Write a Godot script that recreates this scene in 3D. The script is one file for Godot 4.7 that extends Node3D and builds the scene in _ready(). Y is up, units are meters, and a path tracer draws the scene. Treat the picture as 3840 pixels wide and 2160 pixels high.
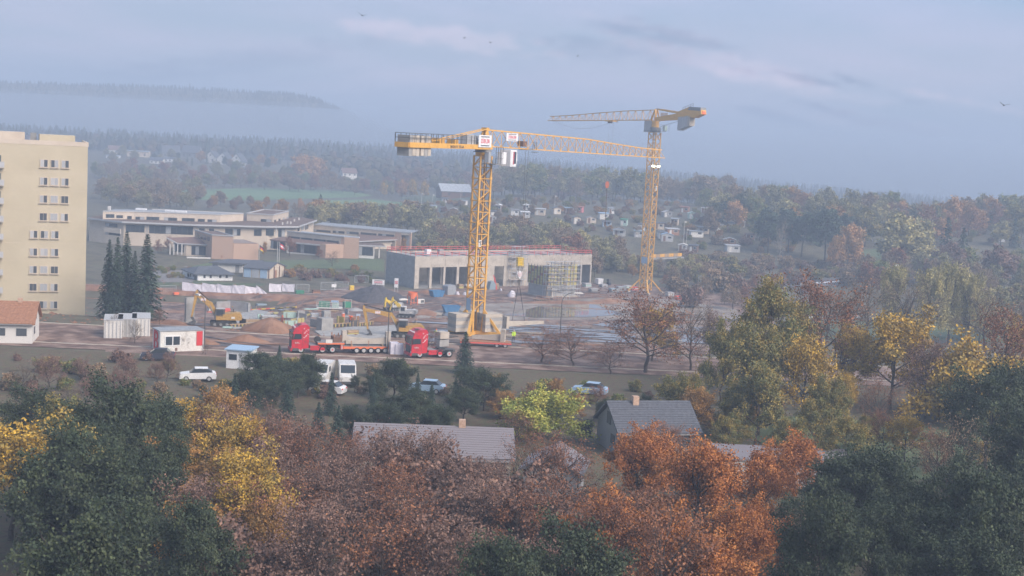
extends Node3D
# A building site in a hazy autumn valley, seen from an upper floor of a block of flats.

const FOCAL := 5200.0        # lens: focal length over a 3840 wide picture
var eye := Vector3(0, 42, 0)
var look := Basis()
var M := {}
var rng := RandomNumberGenerator.new()
var taken := {}
var unit_box: BoxMesh
var unit_tube: CylinderMesh

# ---------------------------------------------------------------- mesh collector
class Mb:
	var v := PackedVector3Array()
	var n := PackedVector3Array()
	var c := PackedColorArray()
	var col := Color(1, 1, 1)
	var tinted := false
	func tri(a: Vector3, b: Vector3, d: Vector3, out := Vector3.ZERO) -> void:
		var m := (d - a).cross(b - a)
		if m.length_squared() < 1e-14: return
		m = m.normalized()
		if out != Vector3.ZERO and m.dot(out) < 0.0:
			v.append(a); v.append(d); v.append(b)
			m = -m
		else:
			v.append(a); v.append(b); v.append(d)
		for i in 3: n.append(m)
		if tinted:
			for i in 3: c.append(col)
	func quad(a: Vector3, b: Vector3, d: Vector3, e: Vector3, out := Vector3.ZERO) -> void:
		tri(a, b, d, out); tri(a, d, e, out)
	func box(at: Vector3, size: Vector3, bs := Basis()) -> void:
		var x := bs.x * size.x * 0.5
		var y := bs.y * size.y * 0.5
		var z := bs.z * size.z * 0.5
		quad(at + x - y - z, at + x + y - z, at + x + y + z, at + x - y + z, x)
		quad(at - x - y - z, at - x + y - z, at - x + y + z, at - x - y + z, -x)
		quad(at + y - x - z, at + y + x - z, at + y + x + z, at + y - x + z, y)
		quad(at - y - x - z, at - y + x - z, at - y + x + z, at - y - x + z, -y)
		quad(at + z - x - y, at + z + x - y, at + z + x + y, at + z - x + y, z)
		quad(at - z - x - y, at - z + x - y, at - z + x + y, at - z - x + y, -z)
	func bar(a: Vector3, b: Vector3, w: float, h := -1.0) -> void:
		var y := (b - a)
		var l := y.length()
		if l < 1e-5: return
		y /= l
		var s := Vector3.UP if absf(y.y) < 0.98 else Vector3.RIGHT
		var x := y.cross(s).normalized()
		box((a + b) * 0.5, Vector3(w, l, h if h > 0 else w), Basis(x, y, x.cross(y)))
	func tube(a: Vector3, b: Vector3, r0: float, r1: float, k := 6, caps := false) -> void:
		var y := (b - a).normalized()
		var s := Vector3.UP if absf(y.y) < 0.9 else Vector3.RIGHT
		var x := y.cross(s).normalized()
		var z := x.cross(y)
		for i in k:
			var t0 := TAU * i / k
			var t1 := TAU * (i + 1) / k
			var d0 := x * cos(t0) + z * sin(t0)
			var d1 := x * cos(t1) + z * sin(t1)
			var p := [a + d0 * r0, b + d0 * r1, b + d1 * r1, a + d1 * r0]
			var q := [d0, d0, d1, d1]
			var ix := [0, 1, 2, 0, 2, 3]
			if (p[2] - p[0]).cross(p[1] - p[0]).dot(d0) < 0: ix = [0, 2, 1, 0, 3, 2]
			for j in ix:
				v.append(p[j]); n.append(q[j])
				if tinted: c.append(col)
			if caps:
				tri(b, b + d0 * r1, b + d1 * r1, y)
				tri(a, a + d0 * r0, a + d1 * r0, -y)
	# outline in the x-y plane pushed out from z0 to z1
	func prism(poly: Array, z0: float, z1: float, xf := Transform3D()) -> void:
		var pts := PackedVector2Array(poly)
		var ids := Geometry2D.triangulate_polygon(pts)
		var mid := Vector2.ZERO
		for p in pts: mid += p
		mid /= pts.size()
		for i in range(0, ids.size(), 3):
			var a := pts[ids[i]]
			var b := pts[ids[i + 1]]
			var d := pts[ids[i + 2]]
			tri(xf * Vector3(a.x, a.y, z0), xf * Vector3(b.x, b.y, z0), xf * Vector3(d.x, d.y, z0), -xf.basis.z)
			tri(xf * Vector3(a.x, a.y, z1), xf * Vector3(b.x, b.y, z1), xf * Vector3(d.x, d.y, z1), xf.basis.z)
		var turn := 1.0 if Geometry2D.is_polygon_clockwise(pts) else -1.0
		for i in pts.size():
			var a := pts[i]
			var b := pts[(i + 1) % pts.size()]
			var o := Vector2(-(b - a).y, (b - a).x) * turn
			quad(xf * Vector3(a.x, a.y, z0), xf * Vector3(b.x, b.y, z0), xf * Vector3(b.x, b.y, z1), xf * Vector3(a.x, a.y, z1), xf.basis * Vector3(o.x, o.y, 0))
	func mesh() -> ArrayMesh:
		var arr := []
		arr.resize(Mesh.ARRAY_MAX)
		arr[Mesh.ARRAY_VERTEX] = v
		arr[Mesh.ARRAY_NORMAL] = n
		if tinted: arr[Mesh.ARRAY_COLOR] = c
		var m := ArrayMesh.new()
		m.add_surface_from_arrays(Mesh.PRIMITIVE_TRIANGLES, arr)
		return m

# ---------------------------------------------------------------- nodes
func numbered(called: String) -> String:
	var k: int = taken.get(called, 0)
	taken[called] = k + 1
	return called if k == 0 else "%s_%03d" % [called, k]

func tag(o: Node, label: String, category: String, group := "", kind := "") -> Node:
	o.set_meta("label", label)
	o.set_meta("category", category)
	if group != "": o.set_meta("group", group)
	if kind != "": o.set_meta("kind", kind)
	return o

func thing(called: String, label: String, category: String, at := Vector3.ZERO, turn := 0.0, group := "") -> Node3D:
	var o := Node3D.new()
	o.name = numbered(called)
	add_child(o)
	o.position = at
	o.rotation.y = turn
	tag(o, label, category, group)
	return o

func put(mesh: Mesh, called: String, mat: Material, parent: Node = null) -> MeshInstance3D:
	var o := MeshInstance3D.new()
	o.mesh = mesh
	o.material_override = mat
	if parent == null:
		o.name = numbered(called)
		add_child(o)
	else:
		o.name = called
		parent.add_child(o, true)
	return o

func part(mb: Mb, called: String, mat: Material, parent: Node = null) -> MeshInstance3D:
	return put(mb.mesh(), called, mat, parent)

func structure(mb: Mb, called: String, mat: Material, label := "") -> MeshInstance3D:
	var o := part(mb, called, mat)
	o.set_meta("kind", "structure")
	if label != "":
		o.set_meta("label", label)
	return o

# a straight member between two points, square or round
func strut(parent: Node, called: String, a: Vector3, b: Vector3, w: float, mat: Material, h := -1.0, round := false) -> MeshInstance3D:
	var y := b - a
	var l := maxf(y.length(), 1e-4)
	y /= l
	var s := Vector3.UP if absf(y.y) < 0.98 else Vector3.RIGHT
	var x := y.cross(s).normalized()
	var z := x.cross(y)
	var o := put(unit_tube if round else unit_box, called, mat, parent)
	o.transform = Transform3D(Basis(x * w, y * l, z * (h if h > 0 else w)), (a + b) * 0.5)
	return o

func block(parent: Node, called: String, at: Vector3, size: Vector3, mat: Material, turn := 0.0) -> MeshInstance3D:
	var o := put(unit_box, called, mat, parent)
	o.transform = Transform3D(Basis(Vector3.UP, turn) * Basis.from_scale(size), at)
	return o

func copy_of(o: Node3D, label := "") -> Node3D:
	var k := o.duplicate() as Node3D
	k.name = numbered(String(o.name).rstrip("0123456789").trim_suffix("_"))
	add_child(k)
	if label != "": k.set_meta("label", label)
	return k

# ---------------------------------------------------------------- materials
func srgb(r: float, g: float, b: float) -> Color:
	return Color(r, g, b).linear_to_srgb()

func plain(called: String, c: Color, rough := 0.85, metal := 0.0) -> StandardMaterial3D:
	var m := StandardMaterial3D.new()
	m.albedo_color = c
	m.roughness = rough
	m.metallic = metal
	m.cull_mode = BaseMaterial3D.CULL_DISABLED
	M[called] = m
	return m

func noise_tex(seed_: int, freq: float, stops: Array, octaves := 5, size := 256) -> ImageTexture:
	var f := FastNoiseLite.new()
	f.seed = seed_
	f.frequency = freq
	f.noise_type = FastNoiseLite.TYPE_SIMPLEX_SMOOTH
	f.fractal_octaves = octaves
	var im := f.get_seamless_image(size, size)
	im.convert(Image.FORMAT_RGB8)
	var data := im.get_data()
	var g := Gradient.new()
	var offs := PackedFloat32Array()
	var cols := PackedColorArray()
	for s in stops:
		offs.append(s[0]); cols.append(s[1])
	g.offsets = offs
	g.colors = cols
	var lut := []
	for i in 256: lut.append(g.sample(i / 255.0))
	for i in size * size:
		var q: Color = lut[data[i * 3]]
		data[i * 3] = int(q.r * 255); data[i * 3 + 1] = int(q.g * 255); data[i * 3 + 2] = int(q.b * 255)
	return ImageTexture.create_from_image(Image.create_from_data(size, size, false, Image.FORMAT_RGB8, data))

func grained(called: String, tex: Texture2D, metres: float, rough := 0.9, tint := Color.WHITE) -> StandardMaterial3D:
	var m := plain(called, tint, rough)
	m.albedo_texture = tex
	m.uv1_triplanar = true
	m.uv1_world_triplanar = true
	m.uv1_scale = Vector3.ONE / metres
	return m

func grey(x: float) -> Color: return srgb(x, x, x)

func make_materials() -> void:
	var mud := noise_tex(3, 0.014, [[0.0, srgb(.08, .045, .032)], [0.35, srgb(.13, .078, .058)], [0.5, srgb(.185, .118, .088)], [0.62, srgb(.23, .155, .12)], [1.0, srgb(.33, .24, .19)]], 7, 1024)
	grained("mud", mud, 52.0, 0.8)
	grained("rut", noise_tex(34, 0.03, [[0.0, srgb(.06, .042, .034)], [1.0, srgb(.13, .092, .074)]]), 6.0, 0.45)
	grained("earth", noise_tex(4, 0.015, [[0.0, srgb(.12, .058, .035)], [0.5, srgb(.23, .12, .072)], [1.0, srgb(.34, .20, .13)]]), 14.0, 0.95)
	grained("pale_mud", noise_tex(5, 0.01, [[0.0, srgb(.13, .10, .08)], [0.4, srgb(.22, .182, .152)], [0.6, srgb(.265, .225, .19)], [1.0, srgb(.36, .315, .275)]], 6, 512), 34.0, 0.75)
	grained("wet_mud", noise_tex(6, 0.014, [[0.0, srgb(.12, .082, .062)], [0.4, srgb(.20, .145, .112)], [0.6, srgb(.25, .19, .15)], [1.0, srgb(.34, .27, .225)]], 6, 512), 22.0, 0.62)
	grained("gravel", noise_tex(7, 0.05, [[0.0, srgb(.035, .033, .037)], [0.5, srgb(.07, .066, .072)], [1.0, srgb(.12, .112, .118)]]), 8.0, 0.95)
	grained("grass", noise_tex(8, 0.02, [[0.0, srgb(.035, .05, .022)], [0.45, srgb(.07, .095, .04)], [0.7, srgb(.10, .12, .05)], [1.0, srgb(.14, .135, .075)]]), 25.0, 0.95)
	grained("meadow", noise_tex(9, 0.008, [[0.0, srgb(.08, .145, .06)], [0.5, srgb(.105, .19, .075)], [1.0, srgb(.14, .21, .09)]]), 90.0, 0.95)
	grained("lawn", noise_tex(10, 0.03, [[0.0, srgb(.06, .075, .035)], [0.5, srgb(.085, .12, .05)], [1.0, srgb(.13, .135, .07)]]), 12.0, 0.95)
	grained("scrub", noise_tex(11, 0.012, [[0.0, srgb(.055, .05, .03)], [0.4, srgb(.09, .08, .05)], [0.65, srgb(.12, .10, .065)], [1.0, srgb(.085, .11, .05)]]), 17.0, 0.95)
	grained("leaf_litter", noise_tex(33, 0.03, [[0.0, srgb(.06, .045, .03)], [0.45, srgb(.12, .085, .05)], [0.65, srgb(.075, .08, .04)], [1.0, srgb(.20, .12, .06)]]), 9.0, 0.95)
	grained("asphalt", noise_tex(12, 0.02, [[0.0, srgb(.075, .07, .07)], [0.5, srgb(.105, .097, .095)], [1.0, srgb(.15, .138, .132)]]), 18.0, 0.75)
	grained("paving", noise_tex(13, 0.03, [[0.0, srgb(.13, .12, .115)], [0.5, srgb(.18, .165, .155)], [1.0, srgb(.23, .21, .2)]]), 12.0, 0.85)
	var con := noise_tex(14, 0.018, [[0.0, srgb(.31, .275, .23)], [0.35, srgb(.41, .365, .305)], [0.65, srgb(.47, .42, .355)], [1.0, srgb(.54, .49, .42)]])
	grained("concrete", con, 9.0, 0.9)
	grained("concrete_grey", noise_tex(15, 0.02, [[0.0, srgb(.23, .225, .215)], [0.5, srgb(.31, .305, .295)], [1.0, srgb(.39, .385, .37)]]), 7.0, 0.9)
	grained("brick", noise_tex(16, 0.06, [[0.0, srgb(.34, .22, .155)], [0.5, srgb(.47, .315, .225)], [1.0, srgb(.58, .41, .30)]]), 5.0, 0.92)
	grained("cream", noise_tex(17, 0.02, [[0.0, srgb(.48, .40, .315)], [0.5, srgb(.55, .465, .37)], [1.0, srgb(.60, .515, .42)]]), 14.0, 0.9)
	grained("tower_render", noise_tex(18, 0.012, [[0.0, srgb(.44, .38, .265)], [0.5, srgb(.49, .425, .30)], [1.0, srgb(.54, .47, .34)]]), 22.0, 0.9)
	grained("green_roof", noise_tex(19, 0.03, [[0.0, srgb(.085, .055, .042)], [0.5, srgb(.14, .09, .07)], [1.0, srgb(.19, .135, .105)]]), 9.0, 0.95)
	grained("roof_felt", noise_tex(20, 0.03, [[0.0, srgb(.20, .215, .235)], [0.5, srgb(.27, .29, .31)], [1.0, srgb(.33, .35, .37)]]), 8.0, 0.7)
	grained("slate", noise_tex(21, 0.05, [[0.0, srgb(.06, .064, .074)], [0.5, srgb(.085, .09, .105)], [1.0, srgb(.13, .135, .15)]]), 6.0, 0.7)
	grained("red_tile", noise_tex(22, 0.06, [[0.0, srgb(.20, .07, .05)], [0.5, srgb(.30, .12, .085)], [1.0, srgb(.38, .18, .13)]]), 5.0, 0.85)
	grained("brown_tile", noise_tex(23, 0.06, [[0.0, srgb(.11, .065, .05)], [0.5, srgb(.165, .10, .08)], [1.0, srgb(.22, .15, .12)]]), 5.0, 0.85)
	grained("timber", noise_tex(24, 0.03, [[0.0, srgb(.22, .14, .08)], [0.5, srgb(.36, .25, .15)], [1.0, srgb(.48, .36, .23)]]), 3.0, 0.85)
	grained("bark", noise_tex(25, 0.04, [[0.0, srgb(.035, .028, .024)], [0.5, srgb(.07, .055, .047)], [1.0, srgb(.11, .09, .078)]]), 2.0, 0.95)
	grained("pale_bark", noise_tex(26, 0.05, [[0.0, srgb(.12, .11, .10)], [0.6, srgb(.34, .32, .29)], [1.0, srgb(.45, .43, .40)]]), 2.0, 0.9)
	grained("rust_dust", noise_tex(27, 0.03, [[0.0, srgb(.18, .085, .05)], [0.5, srgb(.32, .15, .08)], [1.0, srgb(.40, .22, .13)]]), 3.0, 0.8)
	grained("crane_yellow", noise_tex(28, 0.02, [[0.0, srgb(.50, .26, .05)], [0.4, srgb(.66, .355, .065)], [1.0, srgb(.73, .42, .09)]]), 5.0, 0.5)
	grained("digger_yellow", noise_tex(29, 0.03, [[0.0, srgb(.24, .13, .035)], [0.4, srgb(.40, .23, .055)], [1.0, srgb(.52, .33, .10)]]), 2.5, 0.55)
	grained("truck_red", noise_tex(30, 0.02, [[0.0, srgb(.24, .07, .055)], [0.32, srgb(.44, .025, .035)], [0.6, srgb(.55, .022, .04)], [1.0, srgb(.60, .03, .05)]]), 4.0, 0.35)
	grained("van_white", noise_tex(35, 0.02, [[0.0, srgb(.36, .32, .28)], [0.35, srgb(.58, .56, .53)], [1.0, srgb(.70, .69, .68)]]), 5.0, 0.4)
	grained("sheet_white", noise_tex(31, 0.02, [[0.0, srgb(.58, .56, .62)], [0.5, srgb(.70, .67, .73)], [1.0, srgb(.76, .73, .78)]]), 4.0, 0.6)
	grained("white", noise_tex(36, 0.02, [[0.0, grey(.60)], [0.5, grey(.70)], [1.0, grey(.75)]]), 3.0, 0.6)
	plain("off_white", srgb(.62, .60, .56), 0.7)
	grained("container_white", noise_tex(37, 0.02, [[0.0, srgb(.46, .43, .39)], [0.4, srgb(.62, .60, .56)], [1.0, srgb(.68, .66, .62)]]), 4.0, 0.6)
	plain("light_grey", grey(.42), 0.6)
	plain("mid_grey", grey(.22), 0.7)
	plain("dark_grey", grey(.08), 0.7)
	plain("black", grey(.025), 0.7)
	plain("rubber", grey(.035), 0.9)
	plain("steel", srgb(.33, .345, .36), 0.5, 0.5)
	plain("galvanised", srgb(.46, .48, .50), 0.5, 0.35)
	plain("glass", srgb(.035, .045, .055), 0.08)
	plain("dull_glass", srgb(.075, .085, .095), 0.2)
	plain("blind", srgb(.34, .35, .36), 0.7)
	plain("red", srgb(.55, .03, .035), 0.55)
	plain("rail_red", srgb(.68, .095, .075), 0.65)
	plain("letter_red", srgb(.55, .03, .06), 0.6)
	plain("hi_vis", srgb(.55, .80, .06), 0.8)
	plain("hi_vis_orange", srgb(.90, .16, .05), 0.8)
	plain("orange", srgb(.72, .17, .06), 0.6)
	plain("yellow", srgb(.72, .50, .05), 0.6)
	plain("form_yellow", srgb(.42, .36, .13), 0.8)
	plain("dull_roof", srgb(.20, .18, .19), 0.85)
	plain("skip_blue", srgb(.045, .16, .32), 0.5)
	plain("pale_blue", srgb(.30, .42, .55), 0.6)
	plain("green", srgb(.03, .20, .11), 0.6)
	plain("mint", srgb(.38, .52, .46), 0.6)
	plain("navy", srgb(.03, .035, .055), 0.85)
	plain("skin", srgb(.45, .27, .19), 0.7)
	plain("brown", srgb(.16, .09, .06), 0.85)
	plain("pink", srgb(.50, .16, .17), 0.8)
	plain("tarp_blue", srgb(.24, .31, .35), 0.6)
	plain("gold", srgb(.70, .46, .03), 0.8)
	plain("marking", grey(.70), 0.7)
	var lamp := plain("lamp_glow", Color(1, 1, 1), 0.5)
	lamp.emission_enabled = true
	lamp.emission = Color(1.0, 0.97, 0.80)
	lamp.emission_energy_multiplier = 2.2
	var wat := plain("water", srgb(.16, .135, .11), 0.04)
	wat.metallic_specular = 0.6

# ---------------------------------------------------------------- where things stand
func bearing(u: float, v: float) -> Vector3:
	return (look * Vector3((u - 1920.0) / FOCAL, -(v - 1080.0) / FOCAL, -1.0))

# the spot on the ground seen at a point of the survey plan
func spot(u: float, v: float) -> Vector3:
	var r := bearing(u, v)
	r /= -r.z
	var d := 60.0
	while d < 2400.0:
		var p := eye + r * d
		if p.y <= ground(p.x, d): break
		d += 1.0
	var p := eye + r * d
	return Vector3(p.x, ground(p.x, -p.z), p.z)

# same line of sight, at a known distance, dropped to the ground
func stand(u: float, d: float) -> Vector3:
	var v := 1000.0
	var p := Vector3.ZERO
	for i in 4:
		var r := bearing(u, v)
		r /= -r.z
		p = eye + r * d
		p.y = ground(p.x, d)
		var q := look.inverse() * (p - eye)
		v = 1080.0 + FOCAL * q.y / q.z
	return p

func sight(u: float, v: float, d: float) -> Vector3:
	var r := bearing(u, v)
	return eye + r * (d / -r.z)

func table(t: Array, x: float) -> float:
	for i in t.size() - 1:
		if x < t[i + 1][0]:
			return lerpf(t[i][1], t[i + 1][1], clampf((x - t[i][0]) / (t[i + 1][0] - t[i][0]), 0, 1))
	return t[-1][1]

var far_line := [[340.0, .8], [440.0, .6], [500.0, 2.0], [600.0, 2.5], [700.0, 2.0], [800.0, 0.6], [900.0, 2.5], [1000.0, 7.5], [1100.0, 10.5], [1300.0, 12.0], [1600.0, 9.0], [2600.0, 0.0]]

func ground(x: float, d: float) -> float:
	var e := lerpf(212.0, 240.0, smoothstep(-35.0, -12.0, x))
	if d < e: return 11.3 - 0.05 * maxf(0.0, d - 195.0)
	var flat := 1.0
	if d > 330.0: flat = table(far_line, d)
	if x < -45.0 and d < 328.0:
		flat -= 2.6 * smoothstep(-45.0, -58.0, x) * (1.0 - smoothstep(323.0, 326.5, d))
	flat += 1.8 * smoothstep(370.0, 388.0, d) * (1.0 - smoothstep(500.0, 560.0, d)) * (1.0 - smoothstep(-45.0, -30.0, x))
	if d > 470.0:
		flat += 8.0 * smoothstep(-70.0, 10.0, x) * smoothstep(470.0, 580.0, d) * (1.0 - smoothstep(760.0, 900.0, d))
		flat -= smoothstep(800.0, 1100.0, d) * maxf(0.0, x + 150.0) * 0.042
	var top := 11.3 - 0.05 * maxf(0.0, e - 195.0)
	return lerpf(top, flat, smoothstep(e, e + 34.0, d))

func on_ground(p: Vector3, lift := 0.0) -> Vector3:
	return Vector3(p.x, ground(p.x, -p.z) + lift, p.z)

# a sheet that follows the ground inside an outline given as x, z pairs
func sheet(outline: PackedVector2Array, lift: float, cell := 3.0) -> Mb:
	var mb := Mb.new()
	var lo := outline[0]
	var hi := outline[0]
	for p in outline:
		lo = lo.min(p); hi = hi.max(p)
	var nx := int(ceil((hi.x - lo.x) / cell))
	var nz := int(ceil((hi.y - lo.y) / cell))
	for i in nx:
		for j in nz:
			var a := lo + Vector2(i, j) * cell
			var sq := PackedVector2Array([a, a + Vector2(cell, 0), a + Vector2(cell, cell), a + Vector2(0, cell)])
			for piece in Geometry2D.intersect_polygons(sq, outline):
				var ids := Geometry2D.triangulate_polygon(piece)
				for k in range(0, ids.size(), 3):
					var t := []
					for m in 3:
						var q: Vector2 = piece[ids[k + m]]
						t.append(Vector3(q.x, ground(q.x, -q.y) + lift, q.y))
					mb.tri(t[0], t[1], t[2], Vector3.UP)
	return mb

func outline_of(pts: Array) -> PackedVector2Array:
	var out := PackedVector2Array()
	for p in pts:
		var q := spot(p[0], p[1])
		out.append(Vector2(q.x, q.z))
	return out

# an uneven ring of ground round a centre
func blot(at: Vector3, rx: float, rz: float, seed_: int, rough := 0.25, turn := 0.0) -> PackedVector2Array:
	var r := RandomNumberGenerator.new()
	r.seed = seed_
	var ph := [r.randf() * TAU, r.randf() * TAU, r.randf() * TAU]
	var out := PackedVector2Array()
	for i in 26:
		var t := TAU * i / 26
		var k := 1.0 + rough * (sin(t * 2 + ph[0]) * .5 + sin(t * 3 + ph[1]) * .6 + sin(t * 5 + ph[2]) * .4)
		out.append(Vector2(at.x, at.z) + Vector2(cos(t) * rx * k, sin(t) * rz * k).rotated(turn))
	return out

# ---------------------------------------------------------------- sky and air
func make_sky() -> ImageTexture:
	var w := 2560
	var h := 1280
	var im := Image.create(w, h, false, Image.FORMAT_RGBF)
	var low := Color(.41, .49, .69)
	var mid := Color(.53, .58, .745)
	var high := Color(.43, .56, .80)
	im.fill(Color(.085, .095, .115))
	var f := FastNoiseLite.new()
	f.seed = 12; f.frequency = 1.0; f.fractal_octaves = 5
	var g := FastNoiseLite.new()
	g.seed = 40; g.frequency = 1.0; g.fractal_octaves = 4
	# long thin cloud streaks: bearing u, v; half length and half height; tilt; how dark; how pink
	var streaks := [[2970, 455, 230, 26, .16, .11, 0.0], [3280, 470, 420, 20, .20, .11, 0.0], [3460, 495, 260, 20, .16, .10, 0.0], [3040, 300, 130, 20, .10, .09, 0.0], [3230, 310, 150, 16, .22, .09, 0.0],
		[2480, 135, 270, 55, .10, .06, 0.0], [2330, 190, 380, 60, .0, .04, 0.0], [2780, 262, 90, 12, .12, .07, 0.0], [3420, 378, 55, 8, .05, .06, 0.0], [2640, 448, 60, 9, .1, .07, 0.0], [3560, 370, 260, 14, .10, .0, .16],
		[1700, 140, 420, 55, .03, .0, .13], [2700, 235, 420, 60, .14, .0, .10], [3000, 330, 420, 40, .12, .0, .08], [2450, 105, 300, 26, .1, .0, .05], [3500, 520, 600, 60, .1, .0, .09], [900, 230, 500, 60, -.25, .035, 0.0], [350, 330, 400, 110, -.2, .03, 0.0], [1450, 300, 400, 50, -.2, .0, .05]]
	var list := []
	for s in streaks:
		var r := bearing(s[0], s[1]).normalized()
		list.append([atan2(r.x, -r.z), asin(r.y), s[2] / FOCAL, s[3] * .75 / FOCAL, s[4] + 0.05, s[5], s[6]])
	for j in int(h * 0.51):
		var el := PI * (0.5 - (j + 0.5) / h)
		var t := clampf(el / deg_to_rad(2.6), 0, 1)
		var base := low.lerp(mid, smoothstep(0.0, 1.0, t)).lerp(high, smoothstep(deg_to_rad(2.8), deg_to_rad(8.0), el))
		var ce := cos(el)
		var near_view := el < 0.2
		for i in w:
			var az := TAU * (i + 0.5) / w
			if az > PI: az -= TAU
			var p := Vector3(sin(az) * ce, sin(el), -cos(az) * ce)
			var a := f.get_noise_3d(p.x * 4.2, p.y * 22.0 + p.x * 1.3, p.z * 4.2)
			var c := base * (1.06 + 0.11 * a)
			c.r += 0.06 * clampf(a * 1.5, -1, 1)
			if near_view and absf(az) < 0.5:
				var b := g.get_noise_3d(p.x * 34.0, p.y * 190.0, p.z * 34.0)
				for s in list:
					var dx: float = az - s[0]
					var dy: float = el - s[1]
					dy += dx * s[4]
					var q: float = (dx * dx) / (s[2] * s[2]) + (dy * dy) / (s[3] * s[3])
					if q < 2.2:
						var k := smoothstep(1.0, 0.15, q + b * 1.5 - 0.1)
						var dark: float = k * s[5] * 4.0
						c = Color(c.r * (1.0 - dark * 1.25), c.g * (1.0 - dark * 1.05), c.b * (1.0 - dark * .8))
						c.r += k * s[6] * 1.7
						c.g += k * s[6] * .9
						c.b += k * s[6] * .75
			im.set_pixel(i, j, Color(c.r * .25, c.g * .25, c.b * .25))
	return ImageTexture.create_from_image(im)

func light_and_air() -> void:
	var pitch := atan(580.0 / FOCAL)
	look = Basis(Vector3.RIGHT, -pitch) * Basis(Vector3.BACK, deg_to_rad(3.0))
	var cam := Camera3D.new()
	cam.name = "camera"
	add_child(cam)
	cam.transform = Transform3D(look, eye)
	cam.fov = rad_to_deg(2.0 * atan(1080.0 / FOCAL))
	cam.near = 0.5
	cam.far = 9000.0
	cam.current = true
	var we := WorldEnvironment.new()
	we.name = "air"
	var e := Environment.new()
	e.background_mode = Environment.BG_SKY
	var sky := Sky.new()
	var pm := PanoramaSkyMaterial.new()
	pm.panorama = make_sky()
	sky.sky_material = pm
	e.sky = sky
	e.tonemap_mode = Environment.TONE_MAPPER_LINEAR
	e.tonemap_exposure = 3.85
	e.fog_enabled = true
	e.fog_mode = Environment.FOG_MODE_EXPONENTIAL
	e.fog_density = 0.00088
	e.fog_light_color = Color(.83, .905, 1.0)
	e.volumetric_fog_enabled = true
	e.volumetric_fog_density = 0.0
	e.sdfgi_enabled = true
	e.ssao_enabled = true
	e.ssil_enabled = true
	we.environment = e
	add_child(we)
	# a pale dawn behind thin cloud, low and to the east
	var sun := DirectionalLight3D.new()
	sun.name = "sun"
	sun.light_energy = 0.5
	sun.light_color = Color(1.0, .945, .90)
	sun.light_angular_distance = 40.0
	sun.shadow_enabled = true
	add_child(sun)
	sun.look_at_from_position(Vector3(110, 100, 80), Vector3.ZERO)

# ---------------------------------------------------------------- terrain
func mist_banks() -> void:
	var n := 0
	for a in [[1740.0, -200.0, 4400.0, 112.0, 620.0, .0034], [1450.0, 0.0, 4000.0, 116.0, 780.0, .0009]]:
		var f := FogVolume.new()
		f.shape = RenderingServer.FOG_VOLUME_SHAPE_ELLIPSOID
		f.size = Vector3(a[2], a[3], a[4])
		var m := FogMaterial.new()
		m.density = a[5]
		m.albedo = Color(.83, .905, 1.0)
		f.material = m
		f.name = numbered("mist")
		add_child(f)
		f.position = Vector3(a[1], 5, -a[0])
		tag(f, ["pale bank of valley mist in front of the ridge", "thin bank of mist over the low far slopes"][n], "mist", "", "stuff")
		n += 1

func make_terrain() -> void:
	var rows := []
	var d := -80.0
	while d < 7000.0:
		rows.append(d)
		if d < 150: d += 10.0
		elif d < 350: d += 2.5
		elif d < 900: d += 9.0
		else: d += d * 0.04
	var cols := 130
	var mb := Mb.new()
	var vv := PackedVector3Array()
	var nn := PackedVector3Array()
	var ii := PackedInt32Array()
	for r in rows.size():
		var dd: float = rows[r]
		var half := 140.0 + 0.6 * maxf(0.0, dd)
		for c in cols + 1:
			var x := -half + 2.0 * half * c / cols
			vv.append(Vector3(x, ground(x, dd) - 0.02, -dd))
			var gx := ground(x + 1.0, dd) - ground(x - 1.0, dd)
			var gd := ground(x, dd + 1.0) - ground(x, dd - 1.0)
			nn.append(Vector3(-gx * .5, 1.0, gd * .5).normalized())
	for r in rows.size() - 1:
		for c in cols:
			var a := r * (cols + 1) + c
			var b := a + cols + 1
			ii.append_array(PackedInt32Array([a, b, b + 1, a, b + 1, a + 1]))
	var arr := []
	arr.resize(Mesh.ARRAY_MAX)
	arr[Mesh.ARRAY_VERTEX] = vv
	arr[Mesh.ARRAY_NORMAL] = nn
	arr[Mesh.ARRAY_INDEX] = ii
	var m := ArrayMesh.new()
	m.add_surface_from_arrays(Mesh.PRIMITIVE_TRIANGLES, arr)
	var o := put(m, "ground", M.scrub)
	o.set_meta("kind", "structure")
	# the wooded ridge far behind the valley
	var rb := Mb.new()
	var crest := ridge_line()
	for i in crest.size() - 1:
		var p: Vector3 = crest[i]
		var q: Vector3 = crest[i + 1]
		var steps := 6
		for k in steps:
			var t0 := float(k) / steps
			var t1 := float(k + 1) / steps
			var s0 := 1.0 - t0 * t0
			var s1 := 1.0 - t1 * t1
			rb.quad(Vector3(p.x, lerpf(-30, p.y, s0), p.z + 420 * t0), Vector3(q.x, lerpf(-30, q.y, s0), q.z + 420 * t0), Vector3(q.x, lerpf(-30, q.y, s1), q.z + 420 * t1), Vector3(p.x, lerpf(-30, p.y, s1), p.z + 420 * t1), Vector3.UP)
		rb.quad(p, q, Vector3(q.x, -30, q.z - 700), Vector3(p.x, -30, p.z - 700), Vector3.UP)
	structure(rb, "hill", M.scrub, "long wooded ridge rising out of the mist far behind the valley")

func ridge_line() -> Array:
	var out := []
	for a in [[-1400, 330], [-800, 300], [-300, 292], [100, 296], [400, 306], [600, 312], [800, 322], [1000, 334], [1090, 338], [1190, 358], [1290, 400], [1450, 470], [1800, 560], [2600, 640]]:
		var p := sight(a[0], a[1], 1950.0)
		p.y -= 6.0
		out.append(p)
	return out

# ---------------------------------------------------------------- trees
var tree_shapes := {}

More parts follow.
